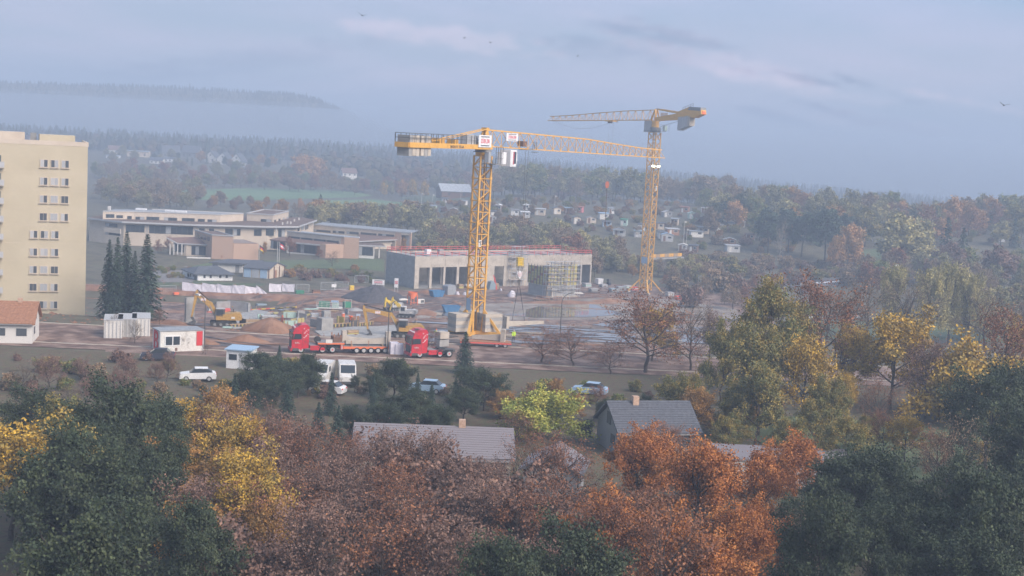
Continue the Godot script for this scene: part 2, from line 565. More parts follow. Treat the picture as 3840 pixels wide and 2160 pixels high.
func leaf_paint(called: String, rough := 0.8) -> StandardMaterial3D:
	var m := plain(called, Color.WHITE, rough)
	m.vertex_color_use_as_albedo = true
	m.backlight_enabled = true
	m.backlight = Color(.25, .25, .18)
	return m

var palettes := {
	"olive": [Color(.20, .19, .06), Color(.31, .23, .055), Color(.15, .15, .055)],
	"green": [Color(0.108, 0.154, 0.046), Color(0.196, 0.209, 0.058), Color(0.235, 0.190, 0.051)],
	"green_gold": [Color(.155, .165, .055), Color(.30, .215, .05), Color(.22, .19, .05)],
	"lime": [Color(.38, .38, .06), Color(.45, .41, .08), Color(.26, .30, .06)],
	"gold": [Color(.52, .32, .04), Color(.40, .26, .045), Color(.28, .20, .05)],
	"amber": [Color(0.345, 0.178, 0.040), Color(0.253, 0.149, 0.052), Color(0.414, 0.218, 0.057)],
	"orange": [Color(.42, .15, .032), Color(.48, .19, .045), Color(.31, .11, .03)],
	"rust": [Color(0.221, 0.091, 0.046), Color(0.299, 0.130, 0.058), Color(0.156, 0.072, 0.046)],
	"russet": [Color(.20, .115, .085), Color(.25, .15, .11), Color(.15, .09, .07)],
	"brown": [Color(0.231, 0.161, 0.098), Color(0.313, 0.212, 0.125), Color(0.178, 0.142, 0.090)],
	"grey_olive": [Color(0.221, 0.209, 0.098), Color(0.309, 0.276, 0.125), Color(0.177, 0.166, 0.089)],
	"pale_olive": [Color(0.365, 0.322, 0.129), Color(0.461, 0.386, 0.152), Color(0.269, 0.248, 0.114)],
	"dark": [Color(.040, .060, .028), Color(.060, .078, .034), Color(.030, .046, .024)],
	"fir": [Color(0.027, 0.053, 0.035), Color(0.044, 0.073, 0.043), Color(0.022, 0.040, 0.030)],
	"pine": [Color(0.048, 0.083, 0.054), Color(0.068, 0.105, 0.063), Color(0.039, 0.063, 0.045)],
	"peach": [Color(0.431, 0.234, 0.094), Color(0.517, 0.289, 0.119), Color(0.345, 0.207, 0.094)]}

func twig(mb: Mb, p: Vector3, dir: Vector3, length: float, r: float, depth: int, kids: Array, spread: float, lift: float, tips: Array, rg: RandomNumberGenerator, sides: int) -> void:
	var q := p
	var dd := dir
	var seg := 3 if depth > 1 else 2
	for i in seg:
		var nd := (dd + Vector3(rg.randf_range(-1, 1), rg.randf_range(-1, 1) + lift, rg.randf_range(-1, 1)) * 0.16).normalized()
		var e := q + nd * length / seg
		mb.tube(q, e, lerpf(r, r * .5, float(i) / seg), lerpf(r, r * .5, float(i + 1) / seg), sides if depth > 1 else 3)
		q = e
		dd = nd
		if depth > 0:
			var cnt: int = kids[depth - 1]
			var here := int(round(float(cnt) * (i + 1) / seg)) - int(round(float(cnt) * i / seg))
			for k in here:
				var side := dd.cross(Vector3(rg.randf_range(-1, 1), rg.randf_range(-1, 1), rg.randf_range(-1, 1))).normalized()
				var cd := (dd + side * spread * rg.randf_range(.7, 1.3) + Vector3.UP * lift * .5).normalized()
				twig(mb, q, cd, length * rg.randf_range(.45, .68), r * .5, depth - 1, kids, spread, lift, tips, rg, sides)
		if depth <= 1: tips.append(q)

# kind, seed, height, width, palette, leaf length, leaves a tip, share of tips that still have leaves
func tree_shape(key: String, kind: String, seed_: int, H: float, wide: float, palette: String, leaf: float, per_tip: int, kept := 1.0, fine := true) -> void:
	var rg := RandomNumberGenerator.new()
	rg.seed = seed_
	var wood := Mb.new()
	var tw := Mb.new()
	var tips := []
	var lv := PackedVector3Array()
	var ln := PackedVector3Array()
	var lc := PackedColorArray()
	var pal: Array = palettes[palette]
	if kind == "fir":
		wood.tube(Vector3.ZERO, Vector3(0, H * .97, 0), H * .016, .02, 6)
		var y := H * .06
		while y < H * .985:
			var t := 1.0 - y / H
			var reach := wide * .5 * pow(t, .85) + .12
			var nb := 7 if fine else 5
			for k in nb:
				var az := TAU * (k + rg.randf()) / nb
				var out := Vector3(cos(az), 0, sin(az))
				var rr := reach * rg.randf_range(.72, 1.1)
				var drop := rr * rg.randf_range(.25, .55)
				var nq := int(clampf(rr * (7.0 if fine else 3.0), 3, 16))
				var side := out.cross(Vector3.UP)
				var cc: Color = pal[rg.randi() % 3] * rg.randf_range(.8, 1.2)
				for m in nq:
					var s := (m + rg.randf()) / nq
					var c := Vector3(0, y, 0) + out * rr * s + Vector3.DOWN * drop * s * s + side * rg.randf_range(-1, 1) * rr * .28 * (1.0 - s * .5)
					var a := (out * rg.randf_range(.4, 1) + side * rg.randf_range(-.9, .9) + Vector3.DOWN * rg.randf_range(.1, .8)).normalized() * leaf * rg.randf_range(.8, 1.5)
					var b := a.cross(Vector3(rg.randf_range(-1, 1), 1.2, rg.randf_range(-1, 1))).normalized() * leaf * .38
					leaf_quad(lv, ln, lc, c, a, b, cc * rg.randf_range(.8, 1.15))
			y += H * (.021 if fine else .034)
		tree_shapes[key] = {"wood": wood.mesh(), "crown": leaf_mesh(lv, ln, lc), "h": H}
		return
	var bare: float = {"round": .22, "bare": .16, "open": .2, "weep": .22, "shrub": .0, "column": .1, "pine": .42}[kind]
	var trunk_top: float = H * {"round": .62, "bare": .6, "open": .6, "weep": .72, "shrub": .1, "column": .85, "pine": .86}[kind]
	var p := Vector3.ZERO
	var tr := H * (.02 if kind != "shrub" else .008)
	var spine := [p]
	for i in 6:
		p += Vector3(rg.randf_range(-.03, .03) * H, trunk_top / 6, rg.randf_range(-.03, .03) * H) if i > 0 else Vector3(0, trunk_top / 6, 0)
		spine.append(p)
	for i in 6: wood.tube(spine[i], spine[i + 1], lerpf(tr, tr * .35, i / 6.0), lerpf(tr, tr * .35, (i + 1) / 6.0), 7)
	var limbs: int = {"round": 13, "bare": 13, "open": 13, "weep": 14, "shrub": 12, "column": 18, "pine": 15}[kind]
	var kids: Array = [5, 5] if kind == "bare" else ([4, 4] if kind == "open" else [3, 4])
	if kind == "bare" and fine: kids = [5, 4, 4]
	for i in limbs:
		var t := (i + .5) / limbs
		var y := lerpf(bare, trunk_top / H, t) * H
		var fi := clampf(y / trunk_top * 6.0, 0, 5.99)
		var at: Vector3 = spine[int(fi)].lerp(spine[int(fi) + 1], fi - int(fi))
		var az := i * 2.4 + rg.randf_range(-.4, .4)
		# how far the crown reaches at this height and angle
		var el := lerpf(.35, 1.25, t) + rg.randf_range(-.15, .15)
		if kind == "shrub": el = rg.randf_range(.5, 1.4)
		if kind == "column": el = rg.randf_range(1.0, 1.3)
		if kind == "pine": el = lerpf(-.05, .9, t) + rg.randf_range(-.15, .15)
		if kind == "weep": el = lerpf(.55, 1.3, t)
		var dir := Vector3(cos(az) * cos(el), sin(el), sin(az) * cos(el))
		var top := H - y
		var ell := 1.0 / sqrt(pow(cos(el) / (wide * .5), 2) + pow(maxf(sin(el), 0.05) / maxf(top, H * .15), 2))
		var length := ell * rg.randf_range(.55, .78)
		twig(wood if kind != "bare" else tw, at, dir, length, tr * lerpf(.5, .28, t), kids.size(), kids, .75 if kind != "column" else .35, .12, tips, rg, 4)
	if kind != "bare" or per_tip > 0:
		for tip: Vector3 in tips:
			if rg.randf() > kept: continue
			var cc: Color = pal[rg.randi() % 3] * rg.randf_range(.75, 1.2)
			var rad := (wide * .062 + leaf * .5) * rg.randf_range(.6, 1.15)
			for k in per_tip:
				var off := Vector3(rg.randfn(0, 1), rg.randfn(0, .8), rg.randfn(0, 1)) * rad * .62
				if kind == "weep": off = Vector3(rg.randfn(0, .5) * rad, -rg.randf() * H * .16, rg.randfn(0, .5) * rad)
				if kind == "pine": off.y *= .45
				var a := Vector3(rg.randf_range(-1, 1), rg.randf_range(-1, 1), rg.randf_range(-1, 1)).normalized() * leaf * rg.randf_range(.45, 1.5)
				if kind == "weep": a = Vector3(rg.randf_range(-.4, .4), -1, rg.randf_range(-.4, .4)).normalized() * leaf
				var b := a.cross(Vector3(rg.randf_range(-1, 1), rg.randf_range(-1, 1), rg.randf_range(-1, 1))).normalized() * leaf * .42
				leaf_quad(lv, ln, lc, tip + off, a, b, cc * rg.randf_range(.78, 1.2))
	# grow to the exact height
	var best := 0.1
	for tip: Vector3 in tips: best = maxf(best, tip.y)
	tree_shapes[key] = {"wood": wood.mesh(), "crown": leaf_mesh(lv, ln, lc) if lv.size() > 0 else null, "twigs": tw.mesh() if tw.v.size() > 0 else null, "h": best + leaf * .5}

func leaf_quad(lv: PackedVector3Array, ln: PackedVector3Array, lc: PackedColorArray, c: Vector3, a: Vector3, b: Vector3, col: Color) -> void:
	var n := a.cross(b).normalized()
	var p0 := c - a * .5
	var p1 := c + b
	var p2 := c + a * .5
	var p3 := c - b
	col.a = 1.0
	for q in [p0, p1, p2, p0, p2, p3]:
		lv.append(q); ln.append(n); lc.append(col)

func leaf_mesh(lv: PackedVector3Array, ln: PackedVector3Array, lc: PackedColorArray) -> ArrayMesh:
	var arr := []
	arr.resize(Mesh.ARRAY_MAX)
	arr[Mesh.ARRAY_VERTEX] = lv
	arr[Mesh.ARRAY_NORMAL] = ln
	arr[Mesh.ARRAY_COLOR] = lc
	var m := ArrayMesh.new()
	m.add_surface_from_arrays(Mesh.PRIMITIVE_TRIANGLES, arr)
	return m

func plant(key: String, at: Vector3, tall: float, called: String, label: String, group := "", wide := 1.0, bark := "bark", category := "tree") -> Node3D:
	var s: Dictionary = tree_shapes[key]
	var o := thing(called, label, category, at - Vector3(0, .12, 0), rng.randf() * TAU, group)
	var k: float = tall / s.h
	o.scale = Vector3(k * wide, k, k * wide)
	put(s.wood, "trunk" if category == "tree" else "stems", M[bark], o)
	if s.get("twigs"): put(s.twigs, "crown", M[bark], o)
	if s.crown: put(s.crown, "leaves" if s.get("twigs") else ("crown" if category == "tree" else "foliage"), M.leaf, o)
	return o

func make_tree_shapes() -> void:
	leaf_paint("leaf")
	# close to the viewer: small leaves
	tree_shape("oak_green", "round", 11, 17, 14, "green_gold", .32, 54, .9)
	tree_shape("oak_olive", "round", 12, 15, 12, "olive", .32, 50, .88)
	tree_shape("maple_orange", "round", 13, 12, 12, "orange", .26, 48, .85)
	tree_shape("maple_gold", "open", 14, 13, 11, "gold", .30, 24, .75)
	tree_shape("bush_gold", "shrub", 15, 5, 8, "gold", .22, 46)
	tree_shape("bush_lime", "shrub", 16, 6, 8, "lime", .24, 50)
	tree_shape("dark_round", "round", 17, 13, 10.5, "dark", .26, 62, .86)
	tree_shape("dark_round_b", "round", 18, 13, 10.5, "dark", .26, 62, .86)
	tree_shape("rust_open", "open", 19, 13, 11, "rust", .22, 12, .85)
	tree_shape("rust_open_b", "open", 20, 12, 11, "russet", .22, 15, .9)
	tree_shape("amber_round", "round", 21, 11, 9, "amber", .26, 36, .85)
	tree_shape("bare_fine", "bare", 22, 12, 11, "brown", .16, 2, .5)
	tree_shape("bare_fine_b", "bare", 23, 9, 10, "rust", .17, 2, .55)
	tree_shape("willow_pale", "weep", 24, 16, 9, "pale_olive", .32, 34)
	tree_shape("fir_fine", "fir", 25, 16, 6.5, "fir", .42, 0)
	tree_shape("fir_broad", "fir", 26, 11, 6.5, "fir", .36, 0)
	tree_shape("bush_red", "shrub", 27, 4, 6, "russet", .20, 24, .9)
	# farther off: larger clumps
	for i in 3:
		for pal in ["grey_olive", "brown", "pale_olive", "green", "rust", "olive"]:
			tree_shape("mid_%s_%d" % [pal, i], "round", 40 + i * 7 + pal.length(), 13, 10, pal, .62, 16, 1.0, false)
	for pal in ["russet", "amber", "peach", "gold", "dark"]:
		tree_shape("mid_%s_0" % pal, "round", 70 + pal.length(), 13, 10, pal, .62, 16, 1.0, false)
	tree_shape("mid_birch", "weep", 81, 15, 9, "peach", .5, 20, 1.0, false)
	tree_shape("mid_open", "open", 82, 14, 11, "brown", .42, 7, .8, false)
	tree_shape("mid_open_b", "open", 83, 14, 11, "rust", .42, 8, .8, false)
	tree_shape("mid_bare", "bare", 84, 12, 9, "brown", .3, 2, .5, false)
	tree_shape("mid_pine", "pine", 85, 17, 9, "pine", .7, 24, 1.0, false)
	tree_shape("mid_pine_b", "pine", 86, 16, 10, "pine", .7, 24, 1.0, false)
	tree_shape("mid_fir", "fir", 87, 15, 7, "fir", .75, 0, 1.0, false)
	tree_shape("mid_poplar", "column", 88, 18, 4.5, "grey_olive", .6, 14, 1.0, false)
	for pal in ["brown", "russet", "olive", "green", "amber"]:
		tree_shape("low_%s" % pal, "shrub", 90 + pal.length(), 3.4, 5.0, pal, .45, 12, 1.0, false)

# ---------------------------------------------------------------- frames
# turn that lays a thing's own x axis along a direction
func turn_along(e: Vector3) -> float: return atan2(-e.z, e.x)

# where a line of sight meets the upright front plane of a thing (its own x, y)
func face(root: Node3D, u: float, v: float, z := 0.0) -> Vector2:
	var n := root.transform.basis.z.normalized()
	var o := root.position + n * z
	var r := bearing(u, v)
	var t := n.dot(o - eye) / n.dot(r)
	var q := root.transform.affine_inverse() * (eye + r * t)
	return Vector2(q.x, q.y)

func lettering(parent: Node, text: String, at: Vector3, high: float, mat: Material, turn := 0.0, called := "lettering", squeeze := 1.0, bold := true) -> MeshInstance3D:
	var t := TextMesh.new()
	t.text = text
	var f := SystemFont.new()
	f.font_names = PackedStringArray(["Droid Sans"])
	if bold: f.font_weight = 700
	t.font = f
	t.font_size = 32
	t.pixel_size = high / 24.0
	t.depth = 0.02
	var o := put(t, called, mat, parent)
	o.transform = Transform3D(Basis(Vector3.UP, turn) * Basis.from_scale(Vector3(squeeze, 1, 1)), at)
	return o

# ---------------------------------------------------------------- tower cranes
func mast_section(parent: Node3D, side: float, high: float, chord: float, mat: Material, crossed: bool, bays: int) -> Node3D:
	var s := Node3D.new()
	s.name = "mast_section"
	parent.add_child(s, true)
	var h := side * .5
	var c := [Vector3(-h, 0, h), Vector3(h, 0, h), Vector3(h, 0, -h), Vector3(-h, 0, -h)]
	for p: Vector3 in c: strut(s, "chord", p, p + Vector3(0, high, 0), chord, mat)
	for k in bays:
		var y0 := high * k / bays + .08
		var y1 := high * (k + 1) / bays - .08
		for i in 4:
			var a: Vector3 = c[i]
			var b: Vector3 = c[(i + 1) % 4]
			if (k + i) % 2 == 0 or crossed: strut(s, "brace", a + Vector3(0, y0, 0), b + Vector3(0, y1, 0), chord * .5, mat)
			if (k + i) % 2 == 1 or crossed: strut(s, "brace", b + Vector3(0, y0, 0), a + Vector3(0, y1, 0), chord * .5, mat)
			if not crossed or k == bays - 1: strut(s, "crosspiece", a + Vector3(0, y1, 0), b + Vector3(0, y1, 0), chord * .55, mat)
	return s

func ladder(parent: Node3D, at: Vector3, high: float, mat: Material) -> void:
	var l := Node3D.new()
	l.name = "ladder"
	parent.add_child(l, true)
	for x in [-.22, .22]: strut(l, "rail", at + Vector3(x, 0, 0), at + Vector3(x, high, 0), .06, mat)
	var y := .4
	var mb := Mb.new()
	while y < high:
		mb.bar(at + Vector3(-.22, y, 0), at + Vector3(.22, y, 0), .04)
		y += .4
	part(mb, "rungs", mat, l)

# jib lying along x from 0 to reach; heights table along its length; returns nothing
func lattice_jib(parent: Node3D, reach: float, bays: int, tops: Array, drop: float, wide: float, chord: float, top_mat: Material, mat: Material, fan: bool) -> void:
	var sections := int(ceil(bays / 4.0))
	for sct in sections:
		var s := Node3D.new()
		s.name = "jib_section"
		parent.add_child(s, true)
		var k0 := sct * 4
		var k1 := mini(bays, k0 + 4)
		var x0 := reach * k0 / bays
		var x1 := reach * k1 / bays
		var d0 := -drop * x0 / reach
		var d1 := -drop * x1 / reach
		strut(s, "top_chord", Vector3(x0, d0 + table(tops, x0), 0), Vector3(x1, d1 + table(tops, x1 - .01), 0), chord * 1.25, top_mat)
		for z in [-wide, wide]: strut(s, "bottom_chord", Vector3(x0, d0, z), Vector3(x1, d1, z), chord, mat)
		for k in range(k0, k1):
			var a := reach * k / bays
			var b := reach * (k + 1) / bays
			var m := (a + b) * .5
			var t := Vector3(m, -drop * m / reach + table(tops, m), 0)
			for z in [-wide, wide]:
				strut(s, "brace", Vector3(a, -drop * a / reach, z), t, chord * .42, mat)
				strut(s, "brace", Vector3(b, -drop * b / reach, z), t, chord * .42, mat)
				if fan: strut(s, "brace", Vector3(m, -drop * m / reach, z), t, chord * .36, mat)
			strut(s, "tie", Vector3(a, -drop * a / reach, -wide), Vector3(a, -drop * a / reach, wide), chord * .4, mat)
			strut(s, "tie", Vector3(a, -drop * a / reach, -wide), Vector3(b, -drop * b / reach, wide), chord * .34, mat)

func company_sign(parent: Node3D, at: Vector3, size: Vector2, words: String, turn: float, upright := false) -> void:
	var s := Node3D.new()
	s.name = "sign"
	parent.add_child(s, true)
	s.position = at
	s.rotation.y = turn
	block(s, "board", Vector3.ZERO, Vector3(size.x, size.y, .06), M.white)
	if upright: return
	for y in [-.36, .36]: block(s, "stripe", Vector3(0, y * size.y, .04), Vector3(size.x * .66, size.y * .07, .02), M.navy)
	lettering(s, words, Vector3(0, 0, .035), size.y * .36, M.letter_red, 0, "lettering", 1.0)
	var m := s.get_child(s.get_child_count() - 1) as MeshInstance3D
	var wd: float = m.mesh.get_aabb().size.x
	m.scale.x = size.x * .66 / maxf(wd, .01)

func guard_rail(parent: Node, pts: Array, high: float, step: float, w: float, mat: Material, rails := 2, called := "guard_rail") -> void:
	var g := Node3D.new()
	g.name = called
	parent.add_child(g, true)
	for i in pts.size() - 1:
		var a: Vector3 = pts[i]
		var b: Vector3 = pts[i + 1]
		for k in rails:
			var y := high * (k + 1) / rails
			strut(g, "rail", a + Vector3(0, y, 0), b + Vector3(0, y, 0), w, mat)
		var n := maxi(1, int(round(a.distance_to(b) / step)))
		for j in n + (1 if i == pts.size() - 2 else 0):
			var p := a.lerp(b, float(j) / n)
			strut(g, "post", p, p + Vector3(0, high, 0), w, mat)

func crane_one() -> void:
	var base := stand(1778, 216.0)
	var o := thing("tower_crane", "yellow tower crane with long counter jib standing on stacked concrete ballast", "crane", base, deg_to_rad(33), "")
	var top := 39.2 - base.y
	var foot := 3.9
	var side := 2.0
	var n := 7
	var sh := (top - foot - .9) / n
	var first := mast_section(o, side, sh, .24, M.crane_yellow, false, 2)
	first.position.y = foot
	for i in range(1, n):
		var s := first.duplicate() as Node3D
		s.name = "mast_section"
		o.add_child(s, true)
		s.position.y = foot + sh * i
	for i in range(1, n):
		for q in [Vector3(-1, 0, 1), Vector3(1, 0, 1), Vector3(1, 0, -1), Vector3(-1, 0, -1)]:
			block(o, "chord_joint", q + Vector3(0, foot + sh * i, 0), Vector3(.36, .42, .36), M.crane_yellow)
	ladder(o, Vector3(.25, foot, -.2), top - foot - 1.0, M.brown)
	strut(o, "power_cable", Vector3(.5, foot - 2, .35), Vector3(.5, top - 1, .35), .07, M.black)
	# base: cross beams, raking legs, ballast
	block(o, "cross_beam", Vector3(0, .35, 0), Vector3(8.4, .5, .55), M.crane_yellow, deg_to_rad(45))
	block(o, "cross_beam", Vector3(0, .36, 0), Vector3(8.4, .5, .55), M.crane_yellow, deg_to_rad(-45))
	for q in [Vector3(-1, 0, 1), Vector3(1, 0, 1), Vector3(1, 0, -1), Vector3(-1, 0, -1)]:
		strut(o, "raking_leg", q * .95 + Vector3(0, foot + .1, 0), q * 2.85 + Vector3(0, .5, 0), .36, M.crane_yellow)
		strut(o, "stub_leg", q + Vector3(0, foot, 0), q * .82 + Vector3(0, .6, 0), .3, M.crane_yellow)
	for p in [[Vector3(2.35, 0, .55), .2], [Vector3(-2.3, 0, -.6), .2], [Vector3(.4, 0, -2.4), .2]]:
		for k in 5:
			block(o, "ballast_block", p[0] + Vector3(.03 * (k % 2), .9 + k * .56, .04 * ((k + 1) % 2)), Vector3(3.1 if p[0].z < 1 and absf(p[0].x) > 1 else 2.8, .545, 1.9 if absf(p[0].x) < 1 else 2.6), M.concrete_grey if k % 2 else M.concrete)
	block(o, "number_plate", Vector3(-.45, top * .50, 1.12), Vector3(.5, 1.0, .04), M.white)
	lettering(o, "1", Vector3(-.45, top * .50, 1.15), .75, M.black, 0, "number")
	block(o, "banner", Vector3(-1.13, top * .165, -.3), Vector3(.05, 1.9, 1.3), M.pale_blue)
	# slewing top, turned to the jib
	var tip := sight(2479, 592, 290.0)
	var dir := (tip - base)
	dir.y = 0
	var reach := dir.length()
	var head := Node3D.new()
	head.name = "slewing_top"
	o.add_child(head)
	head.position = Vector3(0, top, 0)
	head.rotation.y = turn_along(dir.normalized()) - o.rotation.y
	strut(head, "slew_ring", Vector3(0, -1.0, 0), Vector3(0, -.35, 0), 2.5, M.crane_yellow, 2.5, true)
	strut(head, "slew_ring", Vector3(0, -.35, 0), Vector3(0, .15, 0), 2.7, M.mid_grey, 2.7, true)
	# tower head: four legs to an apex
	for z in [-.75, .75]:
		strut(head, "head_leg", Vector3(1.0, .1, z), Vector3(.5, 3.1, z * .3), .3, M.crane_yellow)
		strut(head, "head_leg", Vector3(-.6, .1, z), Vector3(.3, 3.1, z * .3), .3, M.crane_yellow)
		strut(head, "tie_bar", Vector3(.2, 3.2, z * .5), Vector3(-14.0, 1.35, z * .8), .12, M.crane_yellow)
		strut(head, "tie_bar", Vector3(-14.0, 1.35, z * .8), Vector3(-20.5, .9, z * .8), .12, M.crane_yellow)
	block(head, "apex", Vector3(.4, 3.2, 0), Vector3(1.0, .5, .9), M.crane_yellow)
	var jib := Node3D.new()
	jib.name = "jib"
	head.add_child(jib)
	jib.position = Vector3(1.2, .55, 0)
	lattice_jib_flat(jib, reach - 1.2, 24, [[0.0, 2.55], [40.0, 2.5], [52.0, 2.15], [62.0, 1.75], [90.0, 1.6]], .55 + top + base.y - tip.y, .8, .17)
	# counter jib: two plate girders with deck, rails, winch and ballast
	var cj := Node3D.new()
	cj.name = "counter_jib"
	head.add_child(cj)
	for z in [-1.1, 1.1]: strut(cj, "girder", Vector3(.8, .45, z), Vector3(-25.0, .45, z), .24, M.crane_yellow, .72)
	block(cj, "end_beam", Vector3(-25.0, .45, 0), Vector3(.25, .72, 2.2), M.crane_yellow)
	block(cj, "deck", Vector3(-12.3, .66, 0), Vector3(24.4, .06, 1.9), M.mid_grey)
	guard_rail(cj, [Vector3(-25.0, .82, -1.1), Vector3(-25.0, .82, 1.15), Vector3(-3.2, .82, 1.15)], 1.25, 1.6, .07, M.dark_grey, 2)
	guard_rail(cj, [Vector3(-25.0, .82, -1.15), Vector3(-3.2, .82, -1.15)], 1.25, 1.6, .07, M.dark_grey, 2)
	for k in 6:
		block(cj, "ballast_slab", Vector3(-24.2 + k * 1.02 + (.3 if k > 2 else 0.0), .35, 0), Vector3(.92, 2.9 - .12 * (k % 2), 1.9), [M.concrete_grey, M.concrete, M.concrete, M.concrete, M.concrete_grey, M.concrete][k])
	block(cj, "winch", Vector3(-14.6, 1.15, 0), Vector3(1.6, .8, 1.3), M.crane_yellow)
	block(cj, "winch_drum", Vector3(-10.2, 1.1, 0), Vector3(1.1, .7, 1.4), M.crane_yellow)
	block(cj, "cabinet", Vector3(-6.0, 1.5, .2), Vector3(2.4, 1.5, 1.2), M.light_grey)
	block(cj, "cabinet", Vector3(-4.0, 1.45, .2), Vector3(1.1, 1.4, 1.2), M.galvanised)
	lettering(cj, "WOLFF 7534", Vector3(-11.0, .36, 1.235), .42, M.navy, 0, "lettering", 1.3)
	company_sign(cj, Vector3(-2.1, 1.35, 1.3), Vector2(4.3, 1.85), "ZÜBLIN", 0)
	company_sign(jib, Vector3(7.6, 1.6, .62), Vector2(4.3, 1.25), "ZÜBLIN", 0)
	# cab and its platform on the near side of the mast head
	var cab := Node3D.new()
	cab.name = "cab"
	head.add_child(cab)
	cab.position = Vector3(3.9, -2.4, 2.4)
	cab.scale = Vector3.ONE * 1.1
	var mb := Mb.new()
	mb.prism([Vector2(-.9, 0), Vector2(1.0, 0), Vector2(1.35, .9), Vector2(1.2, 2.35), Vector2(-.9, 2.35)], -.85, .85)
	part(mb, "cab_shell", M.white, cab)
	block(cab, "window", Vector3(.55, 1.25, .87), Vector3(.75, 1.7, .04), M.glass)
	block(cab, "window", Vector3(1.22, 1.3, 0), Vector3(.35, 1.7, 1.5), M.glass)
	block(cab, "side_panel", Vector3(-.45, 1.2, .875), Vector3(.6, 2.0, .05), M.white)
	var lt := lettering(cab, "ZÜBLIN", Vector3(.08, 1.2, .9), .38, M.letter_red, 0, "lettering")
	lt.rotation.z = -PI / 2
	block(head, "platform", Vector3(.3, -2.1, 1.8), Vector3(3.6, .12, 2.4), M.mid_grey)
	block(head, "switch_box", Vector3(1.4, -1.2, 2.6), Vector3(1.5, 2.0, .8), M.white)
	block(head, "switch_box", Vector3(-1.1, -1.1, 1.4), Vector3(.8, 1.6, .7), M.galvanised)
	guard_rail(head, [Vector3(-1.5, -2.05, 3.0), Vector3(.9, -2.05, 3.0)], 2.6, .8, .06, M.dark_grey, 3)
	for z in [-1.0, 1.0]: strut(head, "platform_stay", Vector3(.3, -2.1, 1.5 + z * .2), Vector3(.2, -.4, 1.0), .12, M.steel)
	block(head, "platform", Vector3(-2.2, -.3, .6), Vector3(1.6, .1, 1.6), M.dark_grey)
	# trolley and ropes, hook and load
	var t := 15.6
	var tr := Node3D.new()
	tr.name = "trolley"
	head.add_child(tr)
	tr.position = Vector3(t, .3, 0)
	block(tr, "frame", Vector3(0, 0, 0), Vector3(1.9, .3, 1.8), M.mid_grey)
	block(tr, "winch_drum", Vector3(-1.6, .85, 0), Vector3(1.5, .9, 1.1), M.brown)
	guard_rail(tr, [Vector3(.6, 0, .95), Vector3(2.0, 0, .95)], 1.2, .7, .06, M.dark_grey, 2)
	block(tr, "basket", Vector3(1.5, -.45, .9), Vector3(1.2, .08, .7), M.dark_grey)
	var hang_at := head.global_transform * Vector3(t, 0, 0)
	var hook_y := 18.6
	for dx in [-.55, .55]:
		strut(head, "hoist_rope", Vector3(t + dx, 0, .2), Vector3(t + dx * .4, hook_y - base.y - top + 3.0, .2), .05, M.dark_grey, -1, true)
	var hk := thing("hook_block", "white hook block with red chevrons under a yellow cage on the crane ropes", "hook block", Vector3(hang_at.x, hook_y, hang_at.z), 0.3)
	block(hk, "cage_floor", Vector3(0, 1.55, 0), Vector3(1.0, .08, 1.0), M.yellow)
	block(hk, "cage_roof", Vector3(0, 2.85, 0), Vector3(1.0, .08, 1.0), M.yellow)
	for k in 4:
		block(hk, "cage_weight", Vector3(0, 1.8 + k * .27, 0), Vector3(.82, .2, .82), M.yellow)
	for q in [Vector3(-.47, 0, .47), Vector3(.47, 0, .47), Vector3(.47, 0, -.47), Vector3(-.47, 0, -.47)]:
		strut(hk, "cage_post", q + Vector3(0, 1.55, 0), q + Vector3(0, 2.85, 0), .07, M.yellow)
		strut(hk, "stay", q + Vector3(0, 1.55, 0), q * .5 + Vector3(0, .5, 0), .05, M.dark_grey)
	var hb := Mb.new()
	hb.prism([Vector2(-.45, .65), Vector2(.45, .65), Vector2(.42, 0), Vector2(0, -.75), Vector2(-.42, 0)], -.2, .2)
	part(hb, "pulley_plate", M.white, hk)
	for sx in [-1, 1]:
		for k in 2:
			var st := strut(hk, "chevron", Vector3(0, -.25 + k * .32, .22), Vector3(sx * .36, .1 + k * .32, .22), .13, M.red, .02)
			st.position.z = .215
	strut(hk, "hook", Vector3(0, -.75, 0), Vector3(0, -1.15, 0), .14, M.black, -1, true)
	# the slings and the precast beam they carry
	var bm := precast_beam("precast_beam", "grey precast concrete beam hanging from two chain slings above the mud", 9.5)
	var left := sight(1892, 1215, 226.0)
	bm.position = Vector3(left.x, ground(left.x, 226.0) + .55, left.z)
	bm.rotation.y = turn_along((sight(2120, 1245, 236.0) - left).normalized())
	var sl := thing("chain_sling", "dark two leg chain sling spread between hook block and hanging beam", "sling", hk.position)
	for x in [1.6, 4.6]:
		var p: Vector3 = bm.transform * Vector3(x, .55, 0)
		strut(sl, "chain", Vector3(0, -1.1, 0), p - hk.position, .09, M.black, -1, true)

func lattice_jib_flat(parent: Node3D, reach: float, bays: int, tops: Array, drop: float, wide: float, chord: float) -> void:
	lattice_jib(parent, reach, bays, tops, drop, wide, chord, M.crane_yellow, M.crane_yellow, false)

# a beam on edge with an upstand bracket at its end
func precast_beam(called: String, label: String, long: float) -> Node3D:
	var o := thing(called, label, "concrete beam", Vector3.ZERO, 0, "precast beams")
	var mb := Mb.new()
	mb.prism([Vector2(.6, .05), Vector2(long - .5, .05), Vector2(long - .5, .5), Vector2(.6, .95)], -.2, .2)
	part(mb, "web", M.concrete, o)
	block(o, "end_bracket", Vector3(.3, .75, 0), Vector3(.62, 2.0, 1.0), M.concrete)
	for z in [-.3, .3]:
		for y in [.2, 1.2]: block(o, "bolt_hole", Vector3(-.02, y, z), Vector3(.04, .12, .12), M.dark_grey)
	return o

